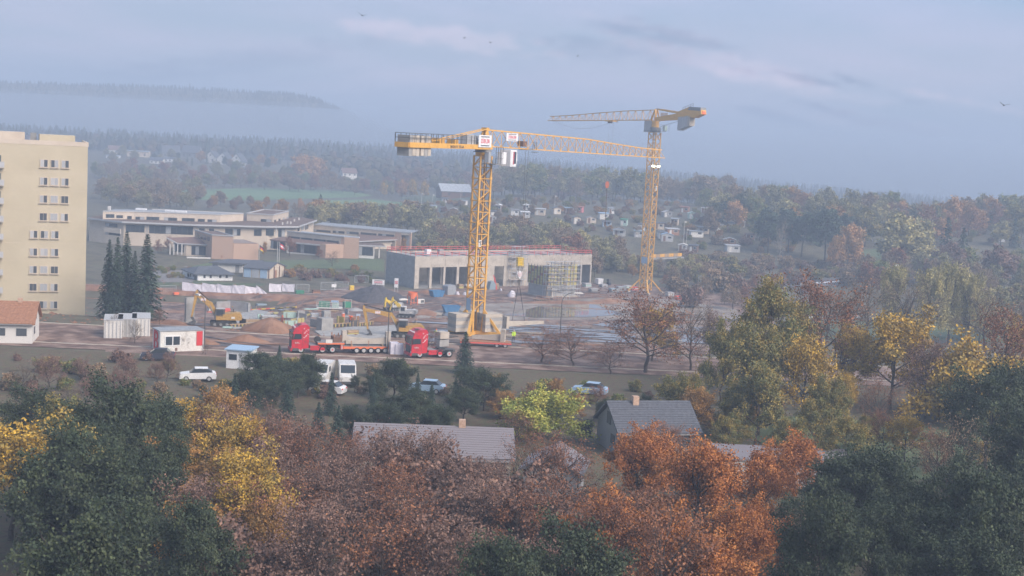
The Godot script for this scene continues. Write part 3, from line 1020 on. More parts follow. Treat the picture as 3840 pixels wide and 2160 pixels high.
func crane_two() -> void:
	var base := stand(2418, 376.0)
	var o := thing("tower_crane", "ochre tower crane with short counter jib and lit floodlights on its mast", "crane", base, deg_to_rad(51), "")
	var top := 45.2 - base.y
	var side := 2.35
	var n := 9
	var sh := (top - 1.6) / n
	var first := mast_section(o, side, sh, .22, M.crane_yellow, true, 2)
	first.position.y = .6
	for i in range(1, n):
		var s := first.duplicate() as Node3D
		s.name = "mast_section"
		o.add_child(s, true)
		s.position.y = .6 + sh * i
	ladder(o, Vector3(-.5, .8, .3), top - 2, M.galvanised)
	for q in [Vector3(-1, 0, 1), Vector3(1, 0, 1), Vector3(1, 0, -1), Vector3(-1, 0, -1)]:
		strut(o, "raking_leg", q * 1.15 + Vector3(0, 3.6, 0), q * 3.3 + Vector3(0, .3, 0), .3, M.crane_yellow)
		block(o, "foot", q * 3.3 + Vector3(0, .2, 0), Vector3(.9, .4, .9), M.concrete)
	block(o, "notice_board", Vector3(-.1 - side * .5, top * .20, 0), Vector3(.05, 1.7, 1.9), M.pale_blue)
	for z in [.4, -.4]:
		block(o, "number_plate", Vector3(.55 if z > 0 else -side * .5 - .04, top * .64, side * .5 + .04 if z > 0 else -.3), Vector3(.7, 1.1, .04) if z > 0 else Vector3(.04, 1.1, .7), M.white)
	lettering(o, "2", Vector3(.55, top * .64, side * .5 + .07), .85, M.black, 0, "number")
	lettering(o, "2", Vector3(-side * .5 - .07, top * .64, -.3), .85, M.black, -PI / 2, "number")
	# floodlights
	var fy := top * .775
	block(o, "lamp_platform", Vector3(-.3, fy - .7, side * .5 + .35), Vector3(3.0, .08, .8), M.dark_grey)
	for x in [[-1.9, 1.45], [.35, 1.6]]:
		var fl := Node3D.new()
		fl.name = "floodlight"
		o.add_child(fl, true)
		fl.position = Vector3(x[0], fy, x[1])
		fl.rotation = Vector3(0, deg_to_rad(-51), 0)
		block(fl, "housing", Vector3(0, 0, -.12), Vector3(1.15, .7, .3), M.dark_grey)
		var g := put(unit_box, "lens", M.lamp_glow, fl)
		g.transform = Transform3D(Basis.from_scale(Vector3(.85, .45, .04)), Vector3(0, 0, .06))
		var sp := SpotLight3D.new()
		sp.name = "beam"
		fl.add_child(sp)
		sp.position = Vector3(0, 0, .15)
		sp.rotation = Vector3(deg_to_rad(-25), PI, 0)
		sp.light_color = Color(1, .96, .8)
		sp.light_energy = 8.0
		sp.spot_range = 120.0
		sp.spot_angle = 55.0
		sp.light_size = .5
		sp.shadow_enabled = true
	# slewing top
	var tip := sight(2062, 453, 412.0)
	var dir := tip - base
	dir.y = 0
	var reach := dir.length()
	var head := Node3D.new()
	head.name = "slewing_top"
	o.add_child(head)
	head.position = Vector3(0, top, 0)
	head.rotation.y = turn_along(dir.normalized()) - o.rotation.y
	strut(head, "slew_ring", Vector3(0, -.9, 0), Vector3(0, .35, 0), 3.0, M.mid_grey, 3.0, true)
	strut(head, "slew_ring", Vector3(0, .35, 0), Vector3(0, 2.1, 0), 2.0, M.crane_yellow, 2.0, true)
	block(head, "platform", Vector3(0, -.6, 0), Vector3(5.2, .15, 3.4), M.mid_grey)
	guard_rail(head, [Vector3(-3.6, -.5, 1.7), Vector3(-2.0, -.5, 1.7)], 1.6, .8, .08, M.galvanised, 3)
	guard_rail(head, [Vector3(-3.6, -.5, -1.7), Vector3(-3.6, -.5, 1.7)], 1.6, .8, .08, M.galvanised, 3)
	block(head, "switch_box", Vector3(-2.6, .2, 1.2), Vector3(.9, 1.3, .8), M.mint)
	var cab := Node3D.new()
	cab.name = "cab"
	head.add_child(cab)
	cab.position = Vector3(3.2, -1.1, 1.3)
	cab.scale = Vector3.ONE * 1.25
	block(cab, "cab_shell", Vector3(0, 1.3, 0), Vector3(2.4, 2.5, 1.7), M.light_grey)
	block(cab, "window", Vector3(1.22, 1.5, 0), Vector3(.05, 1.6, 1.5), M.mint)
	block(cab, "window", Vector3(.6, 1.6, .87), Vector3(.9, 1.3, .05), M.dull_glass)
	block(head, "switch_box", Vector3(2.0, .3, 1.7), Vector3(2.4, 1.9, .6), M.galvanised)
	# head frame and jib
	for z in [-.7, .7]:
		strut(head, "head_leg", Vector3(.9, 2.0, z), Vector3(-.1, 5.2, z * .5), .28, M.crane_yellow)
		strut(head, "head_leg", Vector3(-.9, 2.0, z), Vector3(-.1, 5.2, z * .5), .28, M.crane_yellow)
		strut(head, "head_leg", Vector3(1.2, 2.4, z), Vector3(.4, 4.9, z * .4), .2, M.crane_yellow)
	var jib := Node3D.new()
	jib.name = "jib"
	head.add_child(jib)
	jib.position = Vector3(.8, 2.3, 0)
	lattice_jib(jib, reach - .8, 15, [[0.0, 2.7], [14.0, 2.5], [40.0, 1.3], [60.0, 1.2]], 45.2 + 2.3 - tip.y, .8, .16, M.crane_yellow, M.crane_yellow, true)
	# streamlined counter jib
	var cj := Node3D.new()
	cj.name = "counter_jib"
	head.add_child(cj)
	for z in [-.75, .75]:
		var mb := Mb.new()
		mb.prism([Vector2(-.2, 5.3), Vector2(-1.6, 5.35), Vector2(-9.5, 4.6), Vector2(-10.5, 4.2), Vector2(-9.0, 4.15), Vector2(-2.0, 4.9)], z - .12, z + .12)
		part(mb, "upper_arm", M.crane_yellow, cj)
		var mb2 := Mb.new()
		mb2.prism([Vector2(-.8, 2.1), Vector2(-.8, 3.0), Vector2(-9.5, 4.3), Vector2(-10.5, 3.6), Vector2(-9.5, 2.6)], z - .12, z + .12)
		part(mb2, "lower_arm", M.crane_yellow, cj)
	var tail := Mb.new()
	tail.prism([Vector2(-9.2, 2.6), Vector2(-9.4, 4.7), Vector2(-13.4, 6.0), Vector2(-17.6, 5.9), Vector2(-18.0, 4.2), Vector2(-15.2, 3.2), Vector2(-13.0, 3.6)], -.95, .95)
	part(tail, "tail_box", M.crane_yellow, cj)
	var band := Mb.new()
	band.prism([Vector2(-13.0, 5.2), Vector2(-13.4, 6.02), Vector2(-17.62, 5.92), Vector2(-17.8, 5.0)], -.99, .99)
	part(band, "dark_band", M.mid_grey, cj)
	block(cj, "end_lamp_panel", Vector3(-17.9, 4.6, 0), Vector3(.25, .8, 1.2), M.orange)
	for k in 5:
		block(cj, "ballast_slab", Vector3(-9.9 - k * .9, 1.55 + .22 * k, 0), Vector3(.86, 3.5 - .2 * k, 1.9), M.light_grey if k < 4 else M.concrete)
	guard_rail(cj, [Vector3(-9.2, 4.8, .9), Vector3(-13.0, 6.0, .9)], 1.0, 1.0, .06, M.dark_grey, 2)
	lettering(cj, "WOLFF", Vector3(-11.6, 4.35, .965), .5, M.brown, 0)
	company_sign(cj, Vector3(-2.2, 3.4, .95), Vector2(2.9, 1.9), "ZÜBLIN", 0)
	strut(cj, "stay", Vector3(-2.0, .6, 0), Vector3(-9.5, 2.4, 0), .06, M.dark_grey)
	# trolley, ropes and hook
	var t := reach * .40
	var tr := Node3D.new()
	tr.name = "trolley"
	head.add_child(tr)
	tr.position = Vector3(t, 1.6, 0)
	block(tr, "frame", Vector3(0, 0, 0), Vector3(3.2, .35, 1.8), M.crane_yellow)
	block(tr, "winch_drum", Vector3(.3, -.3, 0), Vector3(.9, .6, 1.0), M.brown)
	guard_rail(tr, [Vector3(-2.0, -.5, .9), Vector3(-1.2, -.5, .9)], 1.0, .4, .06, M.mid_grey, 2)
	var hook_y := 29.0
	for dx in [-.9, .9]:
		strut(head, "hoist_rope", Vector3(t + dx, 1.3, .2), Vector3(t + dx * .5, hook_y - 45.2 + .6, .2), .055, M.mid_grey, -1, true)
	var w: Vector3 = head.global_transform * Vector3(t, 0, 0)
	var hk := thing("hook_block", "orange hook block with a long dark chain above the allotment gardens", "hook block", Vector3(w.x, hook_y, w.z))
	var hb := Mb.new()
	hb.prism([Vector2(-.35, .9), Vector2(.35, .9), Vector2(.55, .1), Vector2(.3, -.9), Vector2(-.3, -.9), Vector2(-.55, .1)], -.25, .25)
	part(hb, "pulley_plate", M.orange, hk)
	block(hk, "hook", Vector3(0, -1.1, 0), Vector3(.2, .5, .2), M.dark_grey)
	strut(hk, "chain", Vector3(0, -1.3, 0), Vector3(.1, -11.0, .0), .16, M.brown, -1, true)
	# power cable sagging below the jib
	var mbc := Mb.new()
	var last := Vector3(t, 1.3, 0)
	for i in range(1, 13):
		var k := i / 12.0
		var p := Vector3(lerpf(t, reach - 1, k), 1.3 - 4.0 * k * (1 - k) * 2.2, 0)
		mbc.tube(last, p, .03, .03, 4)
		last = p
	part(mbc, "slack_cable", M.mid_grey, head)

# ---------------------------------------------------------------- building helpers
func at_height(u: float, v: float, y: float) -> Vector3:
	var r := bearing(u, v)
	return eye + r * ((y - eye.y) / r.y)

func hit(a: Vector3, b: Vector3, u: float, v: float) -> Vector3:
	var n := (b - a).cross(Vector3.UP)
	var r := bearing(u, v)
	return eye + r * (n.dot(a - eye) / n.dot(r))

# a flat piece on the upright plane through a and b, framed by two sight lines
func on_wall(root: Node3D, called: String, a: Vector3, b: Vector3, box: Array, mat: Material, proud := .05, thick := .16) -> MeshInstance3D:
	var um: float = (box[0] + box[2]) * .5
	var vm: float = (box[1] + box[3]) * .5
	var p := hit(a, b, box[0], vm)
	var q := hit(a, b, box[2], vm)
	var y0 := hit(a, b, um, box[3]).y
	var y1 := hit(a, b, um, box[1]).y
	var e := q - p
	e.y = 0
	var n := e.cross(Vector3.UP).normalized()
	var c := (p + q) * .5
	if n.dot(eye - c) < 0: n = -n
	c.y = (y0 + y1) * .5
	c += n * (proud - thick * .5)
	return block(root, called, root.transform.affine_inverse() * c, Vector3(e.length(), absf(y1 - y0), thick), mat, turn_along(e.normalized()) - root.rotation.y)

# glazing split by mullions, as a window with panes
func window_on(root: Node3D, a: Vector3, b: Vector3, box: Array, panes := 1, glass := "glass") -> void:
	var w := on_wall(root, "window", a, b, box, M.dark_grey, .03)
	var k := maxi(1, panes)
	for i in k:
		var g := put(unit_box, "pane", M[glass if (i * 7 + int(box[0])) % 5 else "blind"], w)
		var wd := 1.0 / k
		g.transform = Transform3D(Basis.from_scale(Vector3(wd * .9, .9, .3)), Vector3(-.5 + wd * (i + .5), 0, .4 if true else 0.0))

# upright solid over a plan outline
func solid(root: Node3D, called: String, plan: Array, y0: float, y1: float, mat: Material) -> MeshInstance3D:
	var mb := Mb.new()
	var pts := []
	for p: Vector3 in plan:
		var q := root.transform.affine_inverse() * p
		pts.append(Vector2(q.x, -q.z))
	var xf := Transform3D(Basis(Vector3.RIGHT, -PI / 2), Vector3.ZERO)
	mb.prism(pts, y0 - root.position.y, y1 - root.position.y, xf)
	return part(mb, called, mat, root)

# a sloping slab through given points
func slope(root: Node3D, called: String, pts: Array, thick: float, mat: Material) -> MeshInstance3D:
	var mb := Mb.new()
	var q := []
	for p: Vector3 in pts: q.append(root.transform.affine_inverse() * p)
	var c := Vector3.ZERO
	for p: Vector3 in q: c += p / q.size()
	var dn := Vector3(0, -thick, 0)
	for i in range(1, q.size() - 1):
		mb.tri(q[0], q[i], q[i + 1], Vector3.UP)
		mb.tri(q[0] + dn, q[i] + dn, q[i + 1] + dn, Vector3.DOWN)
	for i in q.size():
		var a: Vector3 = q[i]
		var b: Vector3 = q[(i + 1) % q.size()]
		mb.quad(a, b, b + dn, a + dn, (a + b) * .5 - c)
	return part(mb, called, mat, root)

# ---------------------------------------------------------------- the concrete hall
func hall() -> void:
	var A := spot(1552, 1084)
	var B := spot(2214, 1066)
	var e := B - A
	e.y = 0
	var L := e.length()
	A.y = minf(A.y, B.y) - .05
	var o := thing("concrete_hall", "unfinished grey concrete hall with open bays and red guard rails on its roof", "building", A, turn_along(e.normalized()))
	var zu := func(z: float) -> float: return 1400.0 + z / 2.927
	var H := face(o, 1557, 962).y
	var D := 14.5
	var X := func(z: float, v: float) -> float: return clampf(face(o, zu.call(z), v).x, 0.0, L)
	block(o, "floor_slab", Vector3(L / 2, .08, -D / 2), Vector3(L - .3, .16, D - .4), M.concrete_grey)
	# back and ends: upright panels
	for k in 12: block(o, "wall_panel", Vector3(L * (k + .5) / 12, H / 2, -D + .12), Vector3(L / 12 - .03, H, .24), M.concrete)
	for k in 3: block(o, "wall_panel", Vector3(.12, H / 2, -.3 - (D - .6) * (k + .5) / 3), Vector3(.24, H, (D - .6) / 3 - .05), M.concrete_grey)
	for k in 3: block(o, "wall_panel", Vector3(L - .12, H / 2, -.3 - (D - .6) * (k + .5) / 3), Vector3(.24, H, (D - .6) / 3 - .05), M.concrete_grey)
	for k in 9: block(o, "roof_panel", Vector3(L * (k + .5) / 9, H - .55, -D / 2), Vector3(L / 9 * .76, .3, D - .5), M.concrete_grey)  # gaps between the panels are added to let daylight into the bays
	# front
	var band := face(o, zu.call(700.0), 880 + 358 / 2.927).y
	var cuts := [450.0, 640.0, 790.0, 935.0, 1065.0, 1250.0, 1435.0, 1660.0, 1860.0, 2060.0, 2270.0, 2402.0]
	for i in cuts.size() - 1:
		var x0: float = X.call(cuts[i], 1000.0) + .02
		var x1: float = X.call(cuts[i + 1], 1000.0) - .02
		block(o, "lintel_panel", Vector3((x0 + x1) / 2, (H + band) / 2, -.14), Vector3(x1 - x0, H - band, .28), M.concrete)
	for p in [[450, 498], [613, 640], [765, 787], [911, 936], [2376, 2401]]:
		var x0: float = X.call(p[0], 1060.0)
		var x1: float = X.call(p[1], 1060.0)
		block(o, "pillar", Vector3((x0 + x1) / 2, band / 2, -.25), Vector3(maxf(x1 - x0, .45), band - .01, .5), M.concrete)
	for p in [[1062, 1325], [1427, 1700], [2268, 2284]]:
		var x0: float = X.call(p[0], 1050.0)
		var x1: float = X.call(p[1], 1050.0)
		block(o, "wall_panel", Vector3((x0 + x1) / 2, band / 2, -.17), Vector3(x1 - x0, band - .01, .28), M.concrete)
	# columns and partition deep inside
	for z in [580, 740, 880, 1010, 1375, 1800, 1950, 2100]:
		var x: float = X.call(z, 1050.0)
		block(o, "inner_column", Vector3(x + 1.2, (H - .7) / 2, -D * .55), Vector3(.45, H - .75, .45), M.concrete)
	block(o, "inner_wall", Vector3(X.call(1062, 1050.0) + 1.0, (H - .7) / 2, -D / 2), Vector3(.24, H - .75, D - 1.2), M.concrete)
	var rail: Material = M.rail_red
	var y := H
	guard_rail(o, [Vector3(L - .1, y, -.15), Vector3(.15, y, -.15), Vector3(.15, y, -D + .15), Vector3(L - .1, y, -D + .15), Vector3(L - .1, y, -.15)], 1.1, 2.3, .1, rail, 2)
	# dark roof stair heads and rebar
	for z in [690, 830]: block(o, "roof_hatch", Vector3(X.call(z, 960.0) + 3, H + .35, -D * .6), Vector3(1.4, 1.2, 1.2), M.white if z == 690 else M.concrete_grey)
	# the concrete core being cast, between the hall and the pool
	var C := spot(2047, 1116)
	var q := thing("concrete_core", "half cast concrete core with yellow shutter boards behind scaffolding beside the hall", "building core", C, o.rotation.y)
	var w := 9.6
	var dp := 7.6
	var h0 := 2.7
	block(q, "plinth", Vector3(w / 2, .12, -dp / 2), Vector3(w + .8, .25, dp + .8), M.concrete)
	block(q, "wall", Vector3(w / 2 + .95, h0 / 2 + .2, -.15), Vector3(w - 1.9, h0, .3), M.concrete_grey)
	block(q, "wall", Vector3(.15, h0 / 2 + .2, -dp / 2 - .15), Vector3(.3, h0, dp - .3), M.concrete_grey)
	block(q, "wall", Vector3(w / 2, h0 / 2 + .2, -dp + .15), Vector3(w - .6, h0, .3), M.concrete_grey)
	block(q, "wall", Vector3(w - .15, h0 / 2 + .2, -dp / 2), Vector3(.3, h0, dp - .7), M.concrete_grey)
	for x in [.22, 1.78]: block(q, "door_post", Vector3(x, 1.35, .02), Vector3(.3, 2.3, .4), M.cream)
	block(q, "door_head", Vector3(1.0, 2.7, .02), Vector3(1.9, .36, .4), M.cream)
	# shutter panels: boards with dark walers
	var fh := 5.4
	for k in 9:
		var x := w * (k + .5) / 9
		for r in 6:
			block(q, "shutter_board", Vector3(x, h0 + .3 + fh * (r + .5) / 6 - (.35 if r == 5 and k % 3 == 0 else 0.0), .16), Vector3(w / 9 - .08, fh / 6 - .07, .16), M.form_yellow if (k * 3 + r) % 5 else M.timber)
		strut(q, "waler", Vector3(x - w / 18, h0 + .3, .32), Vector3(x - w / 18, h0 + .5 + fh + .4 * (k % 3), .32), .14, M.dark_grey)
	for k in 6:
		var z := -dp * (k + .5) / 6
		for r in 6:
			block(q, "shutter_board", Vector3(-.16, h0 + .3 + fh * .86 * (r + .5) / 6, z), Vector3(.16, fh * .86 / 6 - .07, dp / 6 - .08), M.form_yellow if (k + r) % 4 else M.rust_dust)
		strut(q, "waler", Vector3(-.32, h0 + .3, z - dp / 12), Vector3(-.32, h0 + .5 + fh * .9, z - dp / 12), .14, M.dark_grey)
	for k in 14:
		var x := w * (k + .3) / 14
		strut(q, "starter_bar", Vector3(x, h0 + fh, -.3), Vector3(x + .05, h0 + fh + 1.2 + .8 * ((k * 5) % 4) / 3.0, -.3), .05, M.brown)
	scaffold("scaffold", "grey tube scaffold with decks along the shuttered front of the concrete core", q.transform * Vector3(w + .9, 0, .7), o.rotation.y + PI, 5, w / 5 + .36, 1.0, 4, 2.05)
	scaffold("scaffold", "grey stair scaffold on the narrow side of the concrete core", q.transform * Vector3(-.7, 0, .4), o.rotation.y - PI / 2, 4, 2.2, -1.1, 4, 2.05)
	scaffold("scaffold", "tall grey scaffold tower leaning against the hall wall up to its roof", o.transform * Vector3(X.call(1640, 1060.0), 0, .4), o.rotation.y + PI, 3, 1.75, -1.2, 5, 2.0)
	for z in [[1660, 980.0], [1900, 980.0]]:
		pass
	# long props and bars on the roof edge behind the core
	for k in 9:
		var x := L * (.62 + .04 * k)
		strut(o, "starter_bar", Vector3(x, H - .3, .12), Vector3(x, H + .6, .12), .06, M.brown)

# standards along x, two rows a depth apart
func scaffold(called: String, label: String, at: Vector3, turn: float, bays: int, bay: float, deep: float, lifts: int, lift: float) -> Node3D:
	var o := thing(called, label, "scaffold", at, turn, "scaffolds")
	var hi := lifts * lift + 1.1
	for i in bays + 1:
		for z in [0.0, deep]:
			strut(o, "standard", Vector3(i * bay, 0, z), Vector3(i * bay, hi - (.0 if (i + int(absf(z))) % 3 else .9), z), .12, M.galvanised, -1, true)
	for l in lifts:
		var y := (l + 1) * lift
		for z in [0.0, deep]:
			strut(o, "ledger", Vector3(0, y, z), Vector3(bays * bay, y, z), .1, M.galvanised, -1, true)
			strut(o, "ledger", Vector3(0, y + 1.0, z), Vector3(bays * bay, y + 1.0, z), .09, M.galvanised, -1, true)
		for i in bays + 1:
			strut(o, "transom", Vector3(i * bay, y, 0), Vector3(i * bay, y, deep), .09, M.galvanised, -1, true)
		for i in bays:
			if (i + l) % 4 != 3: block(o, "deck", Vector3((i + .5) * bay, y + .05, deep * .5), Vector3(bay * .96, .06, absf(deep) * .8), M.timber if (i + l) % 3 else M.steel)
		strut(o, "diagonal", Vector3((l % bays) * bay, y - lift, 0), Vector3((l % bays + 1) * bay, y, 0), .09, M.galvanised, -1, true)
		strut(o, "diagonal", Vector3(((l + 2) % bays) * bay, y, deep), Vector3(((l + 2) % bays + 1) * bay, y - lift, deep), .09, M.galvanised, -1, true)
	return o

# ---------------------------------------------------------------- the school
func school() -> void:
	var o := thing("school_building", "low cream and brick school with flat brown roofs and set back upper floor", "building", spot(800, 975))
	var ey := 9.6
	var eave := []
	for p in [[330, 818], [391, 825], [459, 832], [733, 843], [1000, 850], [1119, 850], [1188, 826]]: eave.append(at_height(p[0], p[1], ey))
	var back := Vector3(0, 0, -30)
	var roof_plan := eave.duplicate()
	roof_plan.append(eave[6] + Vector3(-6, 0, -8))
	roof_plan.append(eave[0] + back)
	solid(o, "roof", roof_plan, ey - .12, ey + .14, M.green_roof)
	for i in eave.size() - 1:
		strut(o, "fascia", o.transform.affine_inverse() * (eave[i] + Vector3(0, -.08, 0)), o.transform.affine_inverse() * (eave[i + 1] + Vector3(0, -.08, 0)), .22, M.light_grey, .5)
	var wl := []
	for p: Vector3 in eave: wl.append(p + Vector3(0, 0, -1.5))
	wl[5] += Vector3(-1.0, 0, 0)
	wl[6] += Vector3(-1.2, 0, 0)
	var walls := wl.duplicate()
	walls.append(wl[6] + Vector3(-5, 0, -4))
	walls.append(wl[0] + Vector3(0, 0, -26))
	solid(o, "wall", walls, .5, ey - .13, M.cream)
	for w in [[472, 843, 542, 870, 4], [559, 847, 724, 877, 8], [747, 855, 768, 864, 1], [784, 856, 803, 866, 1], [844, 856, 873, 883, 2], [875, 857, 902, 883, 2], [952, 859, 981, 884, 2], [997, 858, 1027, 883, 2], [1043, 858, 1068, 888, 2], [395, 836, 440, 850, 3]]:
		var a: Vector3 = wl[1]
		var b: Vector3 = wl[2]
		if w[0] > 455: a = wl[2]; b = wl[3]
		if w[0] > 735: a = wl[3]; b = wl[4]
		if w[0] > 998: a = wl[4]; b = wl[5]
		window_on(o, a, b, [w[0], w[1] + 1, w[2], w[3] + 1], w[4])
	for w in [[1116, 847, 1124, 866], [1130, 846, 1139, 862], [1144, 842, 1156, 860]]: window_on(o, wl[5], wl[6], w, 1)
	for u in [550, 742, 1034]: on_wall(o, "downpipe", wl[2] if u < 733 else wl[3], wl[3] if u < 733 else wl[4], [u, 846, u + 3, 885], M.light_grey, .12, .12)
	# terrace wall low at the far end of the facade
	on_wall(o, "parapet_wall", wl[1] + Vector3(0, 0, 6), wl[2] + Vector3(0, 0, 6), [391, 857, 452, 873], M.cream, .1, .3)
	window_on(o, wl[1] + Vector3(0, 0, 5), wl[2] + Vector3(0, 0, 5), [395, 873, 450, 882], 4)
	# upper floor set back on the roof
	var u0 := at_height(385, 822, ey + .1)
	var u1 := at_height(501, 823, ey + .1)
	var u2 := at_height(826, 834, ey + .1)
	var u3 := u2 + Vector3(5.0, 0, -11)
	var ut := hit(u1, u2, 660, 800).y
	solid(o, "upper_wall", [u0, u1, u2, u3, u1 + Vector3(2, 0, -14), u0 + Vector3(0, 0, -13)], ey + .15, ut, M.cream)
	solid(o, "upper_roof", [u0 + Vector3(0, 0, -.6), u1 + Vector3(0, 0, -.6), u2 + Vector3(-.5, 0, -.6), u3 + Vector3(-.5, 0, .3), u1 + Vector3(2, 0, -13.5), u0 + Vector3(0, 0, -12.5)], ut - .1, ut + .03, M.roof_felt)
	var rim := [u0, u1, u2, u3, u1 + Vector3(2, 0, -14)]
	for i in rim.size() - 1:
		var p: Vector3 = rim[i]
		var q: Vector3 = rim[i + 1]
		strut(o, "coping", o.transform.affine_inverse() * Vector3(p.x, ut + .12, p.z), o.transform.affine_inverse() * Vector3(q.x, ut + .12, q.z), .3, M.light_grey)
	for w in [[397, 803, 429, 817, 2], [436, 807, 461, 818, 1], [477, 810, 494, 822, 1]]: window_on(o, u0, u1, w.slice(0, 4), w[4])
	for w in [[508, 813, 541, 824, 2], [549, 813, 597, 826, 3], [615, 816, 664, 828, 3], [682, 818, 730, 831, 3], [742, 821, 768, 832, 1], [778, 823, 812, 833, 2]]: window_on(o, u1, u2, w.slice(0, 4), w[4])
	for p in [[530, 784], [640, 790], [680, 793]]:
		var q := at_height(p[0], p[1], ut + .3)
		block(o, "skylight", q - o.position, Vector3(3.2, .5, 1.6), M.white)
	var n := at_height(410, 780, ut + .6)
	block(o, "roof_vent", n - o.position, Vector3(.8, 1.2, .8), M.off_white)
	# small block on the roof
	var b0 := at_height(925, 828, ey + .1)
	var b1 := at_height(1025, 834, ey + .1)
	var b2 := b1 + (at_height(1095, 815, ey + .1) - b1) * .8
	var bt := hit(b0, b1, 980, 804).y
	solid(o, "stair_block", [b0, b1, b2, b2 + (b0 - b1)], ey + .15, bt, M.cream)
	solid(o, "stair_block_roof", [b0 + Vector3(.4, 0, -.6), b1 + Vector3(-.4, 0, -.6), b2 + Vector3(-.5, 0, .4), b2 + (b0 - b1) + Vector3(.4, 0, .4)], bt - .05, bt + .04, M.green_roof)
	for pr in [[b0, b1], [b1, b2], [b2, b2 + b0 - b1], [b2 + b0 - b1, b0]]:
		var p: Vector3 = pr[0]
		var q: Vector3 = pr[1]
		strut(o, "coping", o.transform.affine_inverse() * Vector3(p.x, bt + .1, p.z), o.transform.affine_inverse() * Vector3(q.x, bt + .1, q.z), .34, M.light_grey)
	window_on(o, b0, b1, [978, 822, 1018, 833], 2)
	for u in [1028, 1044, 1060, 1075, 1089]: window_on(o, b1, b2, [u, 836 - (u - 1020) * .24 - 10, u + 7, 836 - (u - 1020) * .24], 1)
	strut(o, "aerial", b1 - o.position + Vector3(-.5, 2, -8), b1 - o.position + Vector3(-.5, 7.5, -8), .08, M.light_grey)
	for p in [[1060, 838], [1078, 835], [1090, 836], [1104, 826], [1121, 821]]:
		block(o, "roof_vent", at_height(p[0], p[1], ey + .5) - o.position, Vector3(.4, .8, .4), M.off_white)
	# first pavilion: tall brick box, lower brick box, glazed wing
	var g := .6
	var a := spot(793, 970)
	var b := spot(873, 974)
	var c := spot(968, 975)
	var ht := hit(a, b, 833, 884).y
	var hl := hit(b, c, 920, 914).y
	var dv := at_height(728, 864, ht) - at_height(793, 883, ht)
	solid(o, "brick_wall", [a, b, b + dv, a + dv], g, ht, M.brick)
	solid(o, "roof", [a + dv * .03 + Vector3(.3, 0, 0), b + dv * .03 - Vector3(.3, 0, 0), b + dv * .97, a + dv * .97], ht - .03, ht + .05, M.green_roof)
	for pr in [[a, a + dv], [b, b + dv], [a, b]]: strut(o, "coping", Vector3(pr[0].x, ht + .1, pr[0].z) - o.position, Vector3(pr[1].x, ht + .1, pr[1].z) - o.position, .3, M.light_grey)
	for k in 4:
		var p := a + dv * (.12 + .2 * k)
		var q := a + dv * (.28 + .2 * k)
		var mid := (p + q) * .5 - dv.cross(Vector3.UP).normalized() * .0
		block(o, "window", Vector3(mid.x - .06, ht - 1.3, mid.z) - o.position, Vector3(p.distance_to(q) * .9, 1.2, .2), M.glass, turn_along(dv.normalized()))
	solid(o, "brick_wall", [b + Vector3(.02, 0, -.2), c, c + dv * .8, b + dv * .8], g, hl, M.brick)
	solid(o, "roof", [b + Vector3(.3, 0, -.7), c + Vector3(-.3, 0, -.5), c + dv * .8, b + dv * .8], hl - .03, hl + .06, M.brown_tile)
	for k in 3: strut(o, "roof_fin", b + dv * (.2 + .22 * k) - o.position + Vector3(.4, hl + .1 - b.y, 0) + Vector3(0, b.y - o.position.y - (b.y - o.position.y), 0), c + dv * (.2 + .22 * k) - o.position + Vector3(-.4, hl + .1 - c.y, 0), .12, M.light_grey)
	on_wall(o, "vent", a, b, [829, 957, 834, 966], M.rust_dust, .06)
	on_wall(o, "plinth", a, c, [700, 964, 790, 969], M.off_white, .3, .4)
	var w0 := at_height(666, 912, 6.0)
	var w1 := at_height(793, 918, 6.0)
	var w2 := at_height(730, 888, 7.4)
	var w3 := at_height(625, 891, 7.4)
	slope(o, "roof", [w0, w1, w2, w3], .35, M.brown_tile)
	strut(o, "fascia", w0 - o.position + Vector3(0, -.1, .05), w1 - o.position + Vector3(0, -.1, .05), .3, M.light_grey)
	strut(o, "fascia", w0 - o.position + Vector3(0, -.1, .05), w3 - o.position + Vector3(0, -.1, .05), .3, M.light_grey)
	var i0 := w0 + (w1 - w0) * .3 + (w3 - w0) * .12
	var i1 := w1 + (w2 - w1) * .12
	var i3 := w3 + (w2 - w3) * .22 - (w3 - w0) * .1
	solid(o, "wall", [i0, i1, w2 + Vector3(0, 0, 1), i3], g, 5.75, M.cream)
	window_on(o, i0, i1, [718, 923, 790, 957], 5)
	window_on(o, i0, i3, [650, 912, 690, 945], 4)
	for u in [636, 650, 664, 680]: on_wall(o, "pillar", w0, w3, [u, 915, u + 3, 955], M.off_white, .05, .3)
	# second pavilion
	var pa := spot(1289, 969)
	var pb := spot(1344, 971)
	var pc := spot(1220, 969)
	var pt := hit(pa, pb, 1316, 891).y
	var pl := hit(pc, pa, 1255, 917).y
	var pv := at_height(1073, 869, pt) - at_height(1289, 891, pt)
	solid(o, "brick_wall", [pa, pb, pb + pv * .06, pa + pv * .06], g, pt, M.brick)
	solid(o, "wall", [pa + pv * .062, pb + pv * .062, pb + pv, pa + pv], g, pt - .15, M.concrete)
	solid(o, "roof", [pa + pv * .02 + Vector3(.2, 0, -.2), pb + pv * .02, pb + pv * .99, pa + pv * .99], pt - .1, pt + .05, M.roof_felt)
	strut(o, "coping", Vector3(pb.x, pt + .15, pb.z) - o.position, Vector3((pb + pv).x, pt + .15, (pb + pv).z) - o.position, .35, M.white)
	strut(o, "coping", Vector3(pa.x, pt + .1, pa.z) - o.position, Vector3((pa + pv).x, pt + .1, (pa + pv).z) - o.position, .3, M.light_grey)
